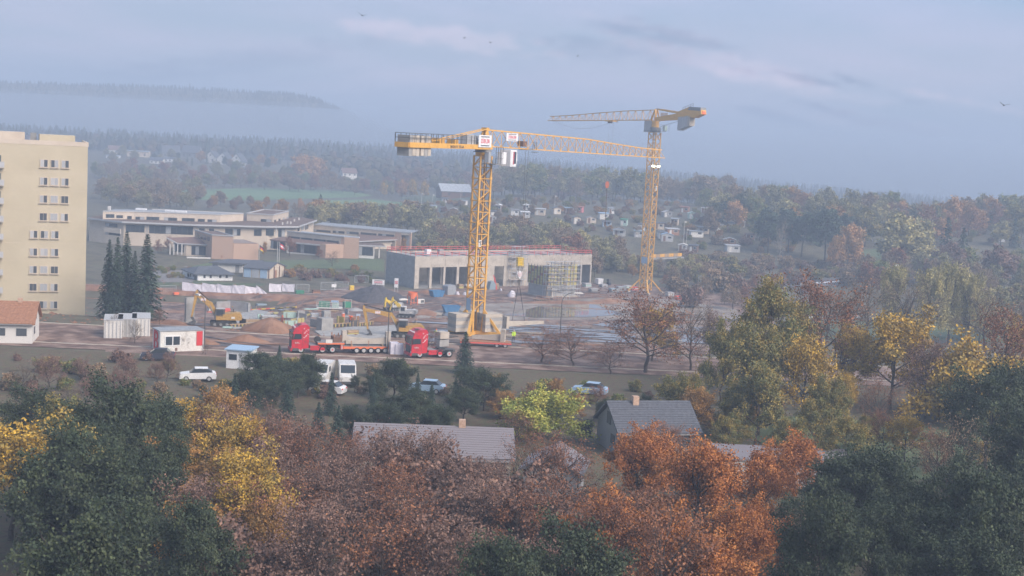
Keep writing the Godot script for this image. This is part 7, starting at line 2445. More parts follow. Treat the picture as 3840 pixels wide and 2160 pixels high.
func garden_trees() -> void:
	# the trees below the window, over the street and gardens
	var L := [
		["dark_round", 440, 1412, 104, 1.0, "evergreen_tree", "broad dark evergreen rising above the gardens"],
		["dark_round_b", 235, 1600, 88, .95, "evergreen_tree", "dark evergreen beside the yellow garden tree"],
		["dark_round_b", 600, 1620, 100, .7, "evergreen_tree", "dark evergreen leaning on the broad one"],
		["fir_broad", 130, 1400, 150, 1.1, "fir_tree", "dark fir below the block of flats"],
		["dark_round", 320, 1880, 70, .9, "evergreen_tree", "low dark evergreen under the broad one"],
		["maple_gold", 40, 1520, 96, 1.2, "maple_tree", "yellow garden maple beside the dark evergreens"],
		["amber_round", 800, 1540, 118, .9, "amber_tree", "amber garden tree beside the broad evergreen"],
		["amber_round", 920, 1600, 110, .75, "amber_tree", "rust and amber tree next to the bare russet trees"],
		["rust_open_b", 1080, 1615, 112, 1.0, "russet_tree", "russet half bare tree beside the amber trees"],
		["rust_open_b", 1290, 1650, 104, 1.0, "russet_tree", "russet half bare tree below the low grey roof"],
		["rust_open", 1500, 1715, 98, 1.0, "russet_tree", "brown red half bare tree in front of the low grey roof"],
		["rust_open_b", 1740, 1690, 102, 1.0, "russet_tree", "russet half bare tree beside the lime bush"],
		["rust_open", 1930, 1790, 94, .9, "russet_tree", "brown red tree between the lime bush and orange maples"],
		["rust_open_b", 1180, 1850, 82, 1.0, "russet_tree", "low russet tree over the garden"],
		["rust_open", 1420, 1880, 80, 1.0, "russet_tree", "low brown red tree over the garden"],
		["rust_open_b", 1650, 1900, 80, 1.0, "russet_tree", "low russet tree beside the dark garden shrub"],
		["bush_red", 1000, 1900, 84, 1.2, "russet_shrub", "russet shrub beneath the amber trees"],
		["dark_round", 720, 1850, 80, .9, "evergreen_tree", "dark green tree under the amber trees"],
		["bush_lime", 2020, 1440, 138, 1.35, "lime_bush", "bright yellow green bush in front of the dark house"],
		["maple_orange", 2370, 1560, 112, .85, "orange_maple", "vivid orange maple beside the dark house"],
		["maple_orange", 2590, 1585, 104, .95, "orange_maple", "vivid orange maple in the middle of the orange trio"],
		["maple_orange", 2850, 1625, 108, .85, "orange_maple", "vivid orange maple next to the dark green tree"],
		["rust_open", 2480, 1850, 82, .9, "russet_tree", "thin brown tree under the orange maples"],
		["dark_round_b", 3230, 1655, 102, .95, "evergreen_tree", "dark green tree beside the lawn"],
		["dark_round", 3060, 1830, 84, .8, "evergreen_tree", "dark green tree under the orange maples"],
		["dark_round", 3420, 1770, 92, .8, "evergreen_tree", "dark green tree at the lawn's near end"],
		["dark_round_b", 3690, 1350, 130, .9, "evergreen_tree", "tall dark tree beyond the lawn"],
		["dark_round", 3820, 1500, 112, .85, "evergreen_tree", "dark tree under the tall dark one"],
		["bare_fine", 3560, 1520, 112, .9, "bare_tree", "bare garden tree between the lawn and dark trees"],
		["dark_round_b", 3640, 1760, 88, .8, "evergreen_tree", "low dark tree under the bare garden tree"],
		["dark_round", 2150, 1940, 76, .9, "evergreen_tree", "dark garden tree below the lime bush"],
		["dark_round_b", 1880, 2010, 74, .8, "evergreen_tree", "low dark tree among the russet trees"],
		["dark_round", 1010, 1430, 150, .9, "evergreen_tree", "rounded dark conifer beside the kiosk"],
		["fir_broad", 1045, 1290, 166, .8, "fir_tree", "pointed dark fir in front of the red truck cab"],
		["dark_round_b", 1410, 1395, 148, .8, "evergreen_tree", "rounded dark conifer below the loaded trailer"],
		["dark_round", 1330, 1400, 158, .7, "evergreen_tree", "smaller rounded conifer below the loaded trailer"],
		["fir_broad", 1740, 1238, 174, 1.15, "spruce_tree", "blue green spruce in front of the crane ballast"],
		["amber_round", 1860, 1400, 156, .8, "amber_tree", "amber tree beside the blue green spruce"],
		["oak_olive", 2560, 1390, 146, .8, "oak_tree", "olive oak behind the dark house"],
		["oak_olive", 2830, 1350, 140, .85, "oak_tree", "broad olive oak above the grey garage roofs"],
		["oak_olive", 3080, 1400, 142, .8, "oak_tree", "olive amber oak beside the lawn"],
		["bare_fine_b", 3280, 1395, 150, .9, "bare_tree", "bare rusty tree at the lawn's far end"],
		["dark_round_b", 760, 1440, 150, .7, "evergreen_tree", "small rounded conifer by the white parked car"],
	]
	for a in L: tree_to(a[0], a[1], a[2], a[3], a[5], a[6], "garden trees below the window", a[4], "bark", "shrub" if String(a[5]).ends_with("shrub") or String(a[5]).ends_with("bush") else "tree")
	var fill := [
		[11, 120, 600, 78, 120, 6.0, 9.0, ["dark_round", "dark_round_b", "dark_round", "oak_olive"], "evergreen_tree", "dark green tree", ["beside the yellow maple", "beside the broad evergreen", "under the broad evergreen", "by the amber garden trees"]],
		[16, 600, 1050, 84, 122, 5.5, 8.5, ["amber_round", "rust_open_b", "maple_gold", "amber_round"], "amber_tree", "amber brown tree", ["beside the broad evergreen", "beside the amber trees", "beside the russet trees"]],
		[30, 980, 2160, 74, 116, 5.0, 8.0, ["rust_open", "rust_open_b", "rust_open_b", "bush_red", "bare_fine_b"], "russet_tree", "russet half bare tree", ["by the amber garden trees", "below the lilac grey roof", "in front of the lilac grey roof", "beside the chimney end of the grey roof", "below the lime bush", "next to the orange maples"]],
		[26, 820, 1830, 126, 156, 3.4, 5.2, ["dark_round", "dark_round_b", "fir_broad"], "evergreen_tree", "rounded dark conifer", ["beside the kiosk", "below the pointed fir", "behind the white vans", "below the loaded trailer", "beside the blue green spruce"]],
		[10, 2180, 2980, 84, 116, 6.0, 8.6, ["maple_orange", "maple_orange", "rust_open"], "orange_maple", "orange maple", ["beside the slate roofed house", "in the thick of the orange maples", "next to the dark lawn trees"]],
		[8, 2480, 3180, 128, 150, 4.5, 6.5, ["oak_olive", "amber_round", "oak_green"], "oak_tree", "olive amber tree", ["behind the slate roofed house", "behind the garage block", "at the lawn end of the garage block"]],
		[18, 2960, 3860, 76, 112, 5.5, 8.5, ["dark_round", "dark_round_b", "dark_round", "bare_fine"], "evergreen_tree", "dark green tree", ["next to the orange maples", "in front of the garage block", "at the lawn edge", "below the bare garden tree", "below the tall dark tree"]],
		[18, 0, 800, 122, 160, 2.8, 4.8, ["bare_fine", "rust_open_b", "dark_round", "fir_broad"], "street_tree", "brown street tree", ["below the block of flats", "below the storage containers", "below the office container", "beside the white parked car"]],
		[16, 1830, 2560, 128, 158, 2.5, 4.4, ["bare_fine_b", "dark_round", "rust_open", "amber_round"], "street_tree", "small autumn street tree", ["beside the lime bush", "near the powder blue car", "near the slate roofed house"]],
		[10, 3150, 3840, 124, 160, 3.5, 6.0, ["bare_fine_b", "oak_olive", "rust_open", "maple_gold"], "verge_tree", "mixed autumn tree", ["at the far end of the lawn", "between lawn and golden bush", "beyond the golden bush"]]]
	for a in fill:
		for i in a[0]:
			var u := lerpf(a[1], a[2], (i + rng.randf()) / a[0])
			var d := rng.randf_range(a[3], a[4])
			var key: String = a[7][rng.randi() % a[7].size()]
			var tall := rng.randf_range(a[5], a[6])
			var fat := rng.randf_range(.8, 1.15) + (.35 if a[9] == "rounded dark conifer" and not key.begins_with("fir") else 0.0)
			plant(key, stand(u, d), tall, a[8], ("taller " if tall > (a[5] + a[6]) / 2 else "lower ") + ("broad " if fat > 1.0 else "slim ") + a[9] + " " + String(a[10][mini(a[10].size() - 1, i * a[10].size() / a[0])]), "garden trees below the window", fat)
	belt(66, 0, 2750, 146, 172, .8, 2.0, ["low_brown", "low_russet", "low_olive", "low_green", "low_brown"], "street_shrub", {"brown": "brown shrub", "russet": "russet shrub", "olive": "olive shrub", "green": "green shrub"}, ["below the block of flats", "below the storage containers", "by the office container", "by the kiosk", "below the red truck", "by the white vans", "by the blue green spruce", "below the bare shrubs", "near the powder blue car", "below the sparse brown tree"], "shrubs along the street", "shrub")
	# roofs between the trees
	var h := pitched_house("garden_house", "low house with lilac grey roof behind the russet trees", stand(1620, 122.0), deg_to_rad(4), 13.5, 8.0, 2.5, 4.2, "concrete", "dull_roof", "houses among the garden trees")
	block(h, "chimney", Vector3(2.5, 4.4, 0), Vector3(.6, 1.2, .6), M.brick)
	h = pitched_house("garden_house", "grey house with dark slate roof beside the orange maples", stand(2420, 136.0), deg_to_rad(15), 8.0, 7.0, 2.6, 4.8, "mid_grey", "slate", "houses among the garden trees")
	block(h, "chimney", Vector3(-1.5, 4.8, .3), Vector3(.6, 1.4, .6), M.brick)
	h = pitched_house("garden_house", "small house with red brown roof below the block of flats", stand(15, 182.0), deg_to_rad(12), 8.0, 7.0, 2.8, 5.0, "off_white", "rust_dust", "houses among the garden trees")
	block(h, "chimney", Vector3(2.0, 5.0, 0), Vector3(.6, 1.2, .6), M.brick)
	h = pitched_house("garden_house", "white gabled house beyond the lime bush", stand(2075, 118.0), deg_to_rad(80), 5.0, 4.6, 2.4, 3.6, "light_grey", "dull_roof", "houses among the garden trees")
	var g := thing("garage_block", "long flat grey garage block behind the orange maples", "garage", stand(2920, 126.0), deg_to_rad(2))
	block(g, "wall", Vector3(0, 1.2, 0), Vector3(13, 2.4, 5.5), M.off_white)
	block(g, "roof", Vector3(0, 2.5, 0), Vector3(13.4, .2, 5.9), M.dull_roof)
	for k in 4: block(g, "door", Vector3(-4.8 + 3.2 * k, 1.05, 2.76), Vector3(2.5, 2.0, .06), M.light_grey)

func mid_trees() -> void:
	var look_of := {"olive": "olive tree", "grey_olive": "grey olive tree", "brown": "brown tree", "pale_olive": "pale yellow green tree", "green": "dull green tree", "rust": "rust coloured tree", "open": "half bare brown tree", "bare": "bare grey tree", "russet": "russet tree", "amber": "amber tree", "peach": "peach coloured tree", "pine": "dark pine", "fir": "dark fir", "dark": "dark evergreen tree", "gold": "golden tree", "birch": "peach coloured birch", "poplar": "slim poplar"}
	var thick := ["mid_grey_olive_0", "mid_grey_olive_1", "mid_grey_olive_2", "mid_pale_olive_0", "mid_pale_olive_1", "mid_brown_0", "mid_brown_1", "mid_open"]
	var hall_places := ["behind the hall's first open bays", "behind the hall's middle", "behind the hall's doorway wall", "behind the hall's scaffold"]
	belt(30, 1560, 2230, 408, 440, 7.0, 9.0, thick, "thicket_tree", look_of, hall_places, "thicket behind the hall")
	belt(40, 1590, 2180, 446, 495, 8.8, 11.0, thick, "thicket_tree", look_of, ["in the back row behind the hall's end wall", "in the back row behind the crane mast", "in the back row behind the hall's doorway"], "back of the thicket")
	belt(22, 2120, 2330, 425, 480, 6.5, 9.0, thick, "thicket_tree", look_of, ["behind the hall's last pillar", "between hall and ochre crane"], "thicket beside the hall")
	belt(26, 2290, 2640, 412, 460, 3.6, 6.0, thick, "thicket_tree", look_of, ["beside the ochre crane mast", "behind the ochre crane mast", "below the footbridge"], "thicket by the ochre crane")
	belt(20, 1150, 1600, 505, 540, 8.0, 10.5, thick + ["mid_amber_0"], "thicket_tree", look_of, "behind the school's last wing", "thicket behind the school")
	tree_to("mid_rust_1", 2140, 870, 436, "rust_tree", "rust coloured tree standing out of the thicket behind the hall")
	tree_to("mid_amber_0", 2370, 990, 415, "amber_tree", "amber tree behind the ochre crane's mast")
	# behind the gardens
	belt(46, 1850, 2720, 700, 780, 12, 18, ["mid_grey_olive_0", "mid_grey_olive_2", "mid_green_0", "mid_green_1", "mid_open", "mid_brown_2", "mid_olive_0"], "tall_tree", look_of, ["behind the first allotment huts", "behind the middle allotment huts", "in the row behind the pink hut", "in the row beyond the ochre crane mast"], "tall row behind the allotments")
	tree_to("mid_open", 2160, 664, 690, "tall_tree", "tallest dark crown above the pink allotment hut", "", 1.1)
	tree_to("mid_fir", 2648, 718, 660, "fir_tree", "single fir in front of the far apartment block", "", 1.0)
	# small growth in the gardens
	belt(230, 1560, 3000, 500, 700, 1.2, 3.0, ["low_brown", "low_russet", "low_olive", "low_green", "low_brown", "low_amber"], "garden_shrub", {"brown": "brown shrub", "russet": "russet shrub", "olive": "olive shrub", "green": "green shrub", "amber": "amber shrub"}, ["near the meadow end of the allotments", "behind the crane hook ropes", "near the pink hut", "near the pale blue hut", "near the ochre crane mast", "above the footbridge", "near the long grey huts", "at the wood end of the allotments"], "allotment shrubs", "shrub")
	belt(24, 1600, 2950, 520, 690, 3.5, 5.5, ["mid_brown_0", "mid_open", "mid_bare", "mid_green_2"], "fruit_tree", look_of, "between the allotment huts", "allotment fruit trees")
	# meadow edges and village
	belt(40, 380, 1560, 812, 850, 7.5, 10.5, ["mid_grey_olive_0", "mid_brown_0", "mid_grey_olive_1", "mid_open", "mid_brown_2", "mid_green_0", "mid_rust_0"], "meadow_edge_tree", look_of, ["at the meadow edge below the villa", "at the meadow edge below the white gables", "at the meadow edge above the school roof block", "at the meadow edge beside the broad fir", "at the meadow edge near the amber row"], "far meadow edge")
	belt(70, 340, 2300, 850, 935, 8.0, 11.0, ["mid_grey_olive_0", "mid_brown_0", "mid_grey_olive_1", "mid_open", "mid_brown_2", "mid_green_0", "mid_rust_0"], "meadow_edge_tree", look_of, ["in the wood below the villa", "in the wood below the white gables", "in the wood beside the lone white house", "in the wood beside the barn", "in the wood behind the crane mast", "in the wood behind the hook ropes"], "wood beyond the meadow")
	belt(34, 370, 760, 560, 720, 7.0, 10.5, ["mid_brown_0", "mid_brown_1", "mid_grey_olive_0", "mid_open", "mid_grey_olive_2"], "meadow_edge_tree", look_of, "behind the school roof beside the meadow", "trees behind the school roof")
	belt(14, 760, 1200, 560, 640, 5.0, 7.5, ["mid_brown_0", "mid_amber_0", "mid_russet_0", "mid_open"], "meadow_edge_tree", look_of, "close behind the school roof", "trees close behind the school roof")
	tree_to("mid_fir", 1200, 727, 610, "fir_tree", "broad dark fir in front of the meadow", "", 1.45)
	tree_to("mid_birch", 1126, 738, 620, "birch_tree", "peach coloured birch in front of the meadow", "", .8, "pale_bark")
	tree_to("mid_fir", 703, 704, 640, "slim_tree", "slim dark tree at the meadow's edge behind the school", "", .5)
	for a in [[1437, 676], [1508, 672], [1545, 668], [1590, 674]]: tree_to("mid_gold_0" if a[0] != 1508 else "mid_peach_0", a[0], a[1], 800, "autumn_tree", "pale amber tree in the row at the meadow's end", "pale amber trees at the meadow's end", .65)
	for a in [[1140, 582], [1180, 590], [1500, 632], [1570, 628], [1740, 640]]: tree_to("mid_russet_0" if a[0] > 1200 else "mid_peach_0", a[0], a[1], 900, "autumn_tree", "large russet crown in the wood beyond the meadow", "russet crowns beyond the meadow", 1.1)
	tree_to("mid_poplar", 1712, 597, 1010, "poplar_tree", "slim poplar behind the crane's counter jib", "", .8)
	belt(30, 380, 1080, 985, 1085, 6, 10, ["mid_grey_olive_0", "mid_dark_0", "mid_brown_0", "mid_fir", "mid_fir", "mid_amber_0", "mid_grey_olive_2"], "village_tree", look_of, "between the village houses", "village trees")
	# the wooded slope beyond the road
	for a in [["mid_pine", 2880, 776, 500], ["mid_pine_b", 2955, 780, 505], ["mid_pine", 3005, 792, 498], ["mid_pine_b", 3092, 778, 492], ["mid_pine", 3160, 795, 520], ["mid_pine_b", 3210, 805, 530]]: tree_to(a[0], a[1], a[2], a[3], "pine_tree", "tall dark pine on the wooded slope", "pines on the wooded slope", .95)
	for a in [[2962, 720, 650], [2996, 730, 660], [3290, 778, 600], [3540, 812, 478], [3600, 850, 470], [3505, 775, 590], [3530, 780, 594], [3800, 815, 540], [2715, 705, 720]]: tree_to("mid_fir", a[0], a[1], a[2], "fir_tree", "dark pointed fir on the wooded slope", "firs on the wooded slope", 1.1)
	tree_to("mid_bare", 2923, 800, 486, "birch_tree", "white stemmed bare birch among the pines", "", .4, "pale_bark")
	tree_to("mid_birch", 3172, 826, 468, "birch_tree", "large peach coloured birch beside the road", "", 1.1, "pale_bark")
	tree_to("mid_birch", 3130, 880, 466, "birch_tree", "lower peach coloured birch leaning on the large one", "", .9, "pale_bark")
	tree_to("mid_pale_olive_0", 3370, 800, 476, "lime_tree", "broad pale green tree on the lawn by the road", "", 1.25)
	tree_to("mid_pale_olive_1", 3440, 815, 490, "lime_tree", "second pale green tree beside the broad one", "", .9)
	tree_to("mid_russet_0", 3555, 898, 455, "russet_tree", "dark red tree in front of the firs", "", 1.0)
	tree_to("mid_russet_0", 3730, 915, 430, "russet_tree", "dark red tree at the wood's edge", "", 1.0)
	tree_to("mid_olive_0", 3230, 735, 640, "oak_tree", "wide crown rising above the pines", "", 1.2)
	tree_to("mid_open", 3190, 745, 650, "oak_tree", "rusty wide crown rising above the pines", "", 1.2)
	tree_to("mid_open", 3365, 770, 600, "tall_tree", "open crown standing above the pale green tree")
	tree_to("mid_open_b", 3630, 770, 560, "tall_tree", "open amber crown above the firs", "", 1.1)
	belt(74, 2640, 3860, 520, 660, 9.5, 15.5, ["mid_grey_olive_0", "mid_grey_olive_1", "mid_brown_0", "mid_pale_olive_1", "mid_open_b", "mid_olive_0", "mid_green_1", "mid_peach_0", "mid_amber_0", "mid_dark_0"], "slope_tree", look_of, ["behind the last allotment huts", "behind the pines", "above the peach birch", "behind the pale green tree", "behind the paired firs", "at the end of the wooded slope"], "wood beyond the road")
	belt(70, 2640, 3860, 500, 620, 2.0, 4.0, ["low_brown", "low_russet", "low_olive", "low_green"], "undergrowth_shrub", {"brown": "brown shrub", "russet": "russet shrub", "olive": "olive shrub", "green": "green shrub"}, ["under the trees behind the huts", "under the pines", "under the trees above the birch", "under the trees above the lawn", "under the firs"], "undergrowth on the wooded slope", "shrub")
	belt(26, 3220, 3860, 400, 470, 8.0, 11.0, ["mid_grey_olive_0", "mid_brown_0", "mid_open", "mid_russet_0", "mid_green_1", "mid_rust_0"], "slope_tree", look_of, "at the wood's edge beside the road", "wood's edge beside the road")
	belt(22, 3560, 3900, 300, 400, 8.0, 12.0, ["mid_grey_olive_0", "mid_pale_olive_0", "mid_open", "mid_brown_0"], "slope_tree", look_of, "near the verge beyond the willows", "trees near the verge")
	belt(80, 2480, 3260, 424, 480, 1.8, 4.6, ["low_brown", "low_russet", "low_brown", "low_olive"], "slope_shrub", {"brown": "brown shrub", "russet": "russet shrub", "olive": "olive shrub"}, ["on the bank below the footbridge", "on the bank below the long huts", "on the bank below the pines", "on the bank below the peach birch"], "shrubs on the road bank", "shrub")
	belt(26, 2560, 3060, 395, 425, 1.5, 3.6, ["low_brown", "low_russet", "low_olive", "low_amber"], "slope_shrub", {"brown": "brown shrub", "russet": "russet shrub", "olive": "olive shrub", "amber": "amber shrub"}, "between the site and the road", "shrubs between site and road", "shrub")
	belt(24, 2480, 2900, 345, 400, 3.0, 6.5, ["mid_open", "mid_open_b", "mid_bare", "low_russet", "low_brown"], "site_edge_tree", look_of.merged({"low_russet": "russet shrub", "low_brown": "brown shrub"}), "at the edge of the building ground", "growth at the site edge")
	# school lawn and fence line
	for a in [["mid_bare", 1245, 928, 386, 1.2, "large bare tree on the school lawn"], ["low_amber", 1195, 1010, 378, .5, "slim amber tree beside the large bare one"], ["low_amber", 1330, 990, 380, .8, "amber tree beside the gravel heap"], ["mid_open_b", 1085, 882, 408, .9, "rusty tree beside the flag poles"], ["mid_open_b", 1195, 918, 402, .7, "rusty tree in front of the glazed school wing"], ["mid_amber_0", 990, 905, 404, .45, "small amber tree beside the brick pavilion"], ["low_olive", 1120, 990, 374, .9, "olive shrub beside the garages"], ["low_amber", 1090, 1005, 368, 1.0, "amber shrub beside the garages"], ["mid_open_b", 592, 895, 396, .8, "rust leaved tree before the glazed wing"], ["mid_open_b", 630, 880, 398, .7, "orange brown tree in front of the school facade"], ["mid_bare", 1395, 870, 455, .6, "pink brown bare tree behind the school roof"], ["mid_amber_0", 1510, 890, 440, .4, "slim yellow tree by the school's end frame"]]:
		tree_to(a[0], a[1], a[2], a[3], "lawn_tree", a[5], "trees round the school", a[4])
	belt(20, 1080, 1420, 360, 376, 1.2, 2.6, ["low_brown", "low_russet", "low_olive", "low_green"], "hedge_shrub", {"brown": "brown shrub", "russet": "russet shrub", "olive": "olive shrub", "green": "green shrub"}, "in the hedge below the school lawn", "hedge below the school lawn", "shrub")
	belt(14, 560, 720, 345, 372, .8, 1.8, ["low_brown", "low_olive", "low_green"], "hedge_shrub", {"brown": "brown shrub", "olive": "olive shrub", "green": "green shrub"}, "beside the restaurant yard", "shrubs by the restaurant yard", "shrub")

func far_forest() -> void:
	# pointed and rounded far crowns, many thousand: one mass
	var cone := Mb.new()
	var r := RandomNumberGenerator.new()
	r.seed = 5
	for k in 4:
		var y := .12 + .22 * k
		var rad := .30 * (1.0 - k * .22)
		var pts := []
		for i in 8: pts.append(Vector3(cos(TAU * i / 8) * rad * r.randf_range(.8, 1.2), y - r.randf_range(0, .05), sin(TAU * i / 8) * rad * r.randf_range(.8, 1.2)))
		for i in 8: cone.tri(pts[i], pts[(i + 1) % 8], Vector3(0, y + .34, 0), pts[i] + Vector3(0, .1, 0))
	var ball := Mb.new()
	for k in 46:
		var a := Vector3(r.randfn(0, 1), r.randfn(0, 1), r.randfn(0, 1)).normalized()
		var c := Vector3(0, .58, 0) + a * Vector3(.36, .40, .36) * r.randf_range(.7, 1.0)
		var t := a.cross(Vector3(r.randf(), r.randf(), r.randf())).normalized() * .17
		var b := a.cross(t).normalized() * .17
		ball.quad(c - t, c - b, c + t, c + b, a)
	var spec := [[cone, "fir_far", Color(.030, .042, .028), 0], [ball, "leaf_far", Color(.085, .075, .045), 1]]
	for s in spec:
		var list := []
		r.seed = 77 + int(s[3])
		var n := 3400 if s[3] == 0 else 2400
		for i in n:
			var d := lerpf(1110, 1650, r.randf())
			var u := r.randf_range(-250, 4100)
			if s[3] == 1:
				d = lerpf(940, 1500, r.randf())
				if u < 1100 and d < 1110: d += 190
			var x := (u - 1920.0) / FOCAL * d
			var tall := r.randf_range(9, 15) if s[3] == 0 else r.randf_range(8, 12)
			list.append([Vector3(x, ground(x, d) - .3, -d), tall])
		if s[3] == 0:
			var crest := ridge_line()
			for i in crest.size() - 1:
				for k in 260:
					var t := r.randf()
					var dz := r.randf_range(-6, 260)
					var p: Vector3 = crest[i].lerp(crest[i + 1], t)
					var tt := maxf(0, dz) / 420.0
					list.append([Vector3(p.x, lerpf(-30, p.y, 1.0 - tt * tt) - 2, p.z + dz), r.randf_range(4, 6.5) if r.randf() > .02 else 10.0])
		var mm := MultiMesh.new()
		mm.transform_format = MultiMesh.TRANSFORM_3D
		mm.use_colors = true
		mm.mesh = s[0].mesh()
		mm.instance_count = list.size()
		for i in list.size():
			var k: float = list[i][1]
			mm.set_instance_transform(i, Transform3D(Basis(Vector3.UP, r.randf() * TAU) * Basis.from_scale(Vector3(k * r.randf_range(.8, 1.1), k, k * r.randf_range(.8, 1.1))), list[i][0]))
			mm.set_instance_color(i, Color(r.randf_range(.7, 1.0), r.randf_range(.7, .95), r.randf_range(.6, .9)) if s[3] == 0 else [Color(1, .85, .6), Color(.7, .75, .5), Color(.95, .6, .45), Color(.75, .7, .6)][r.randi() % 4])
		var m := plain(s[1], s[2].linear_to_srgb(), .9)
		m.vertex_color_use_as_albedo = true
		var o := MultiMeshInstance3D.new()
		o.multimesh = mm
		o.material_override = m
		o.name = numbered("forest")
		add_child(o)
		tag(o, ["misty fir forest on the far slopes and ridge", "misty autumn wood on the slopes behind the village"][s[3]], "forest", "", "stuff")

# ---------------------------------------------------------------- huts, village, road furniture, birds
func hut(label: String, at: Vector3, turn: float, w: float, h: float, dp: float, wm: String, rm: String, seed_: int) -> void:
	var o := thing("garden_hut", label, "garden hut", at, turn, "allotment garden huts")
	block(o, "wall", Vector3(0, h / 2 - .2, 0), Vector3(w, h + .4, dp), M[wm])
	if seed_ % 3 == 0:
		var hr := h + w * .16
		for s in [-1, 1]:
			var rf := block(o, "roof", Vector3(s * w * .27, h + w * .09, 0), Vector3(w * .62, .12, dp + .5), M[rm])
			rf.transform.basis = Basis(Vector3.BACK, -s * .3) * Basis.from_scale(Vector3(w * .62, .12, dp + .5))
		var g := Mb.new()
		g.prism([Vector2(-w / 2, h - .01), Vector2(w / 2, h - .01), Vector2(0, hr)], -dp / 2 + .01, dp / 2 - .01)
		part(g, "gable", M[wm], o)
	else:
		var rf := block(o, "roof", Vector3(0, h + .12, 0), Vector3(w + .6, .14, dp + .7), M[rm])
		rf.rotation.x = .07
	block(o, "door", Vector3(-w * .25, .95, dp / 2 + .02), Vector3(.85, 1.9, .06), M.brown if seed_ % 2 else M.off_white)
	block(o, "window", Vector3(w * .2, 1.4, dp / 2 + .02), Vector3(w * .3, .75, .06), M.glass)
	block(o, "window_frame", Vector3(w * .2, 1.4, dp / 2 + .01), Vector3(w * .36, .9, .04), M.white)
	if seed_ % 4 == 1:
		strut(o, "porch_post", Vector3(-w / 2, 0, dp / 2 + 1.1), Vector3(-w / 2, h, dp / 2 + 1.1), .1, M.white)
		strut(o, "porch_post", Vector3(w / 2, 0, dp / 2 + 1.1), Vector3(w / 2, h, dp / 2 + 1.1), .1, M.white)
		block(o, "porch_roof", Vector3(0, h + .02, dp / 2 + .65), Vector3(w + .3, .08, 1.4), M[rm])

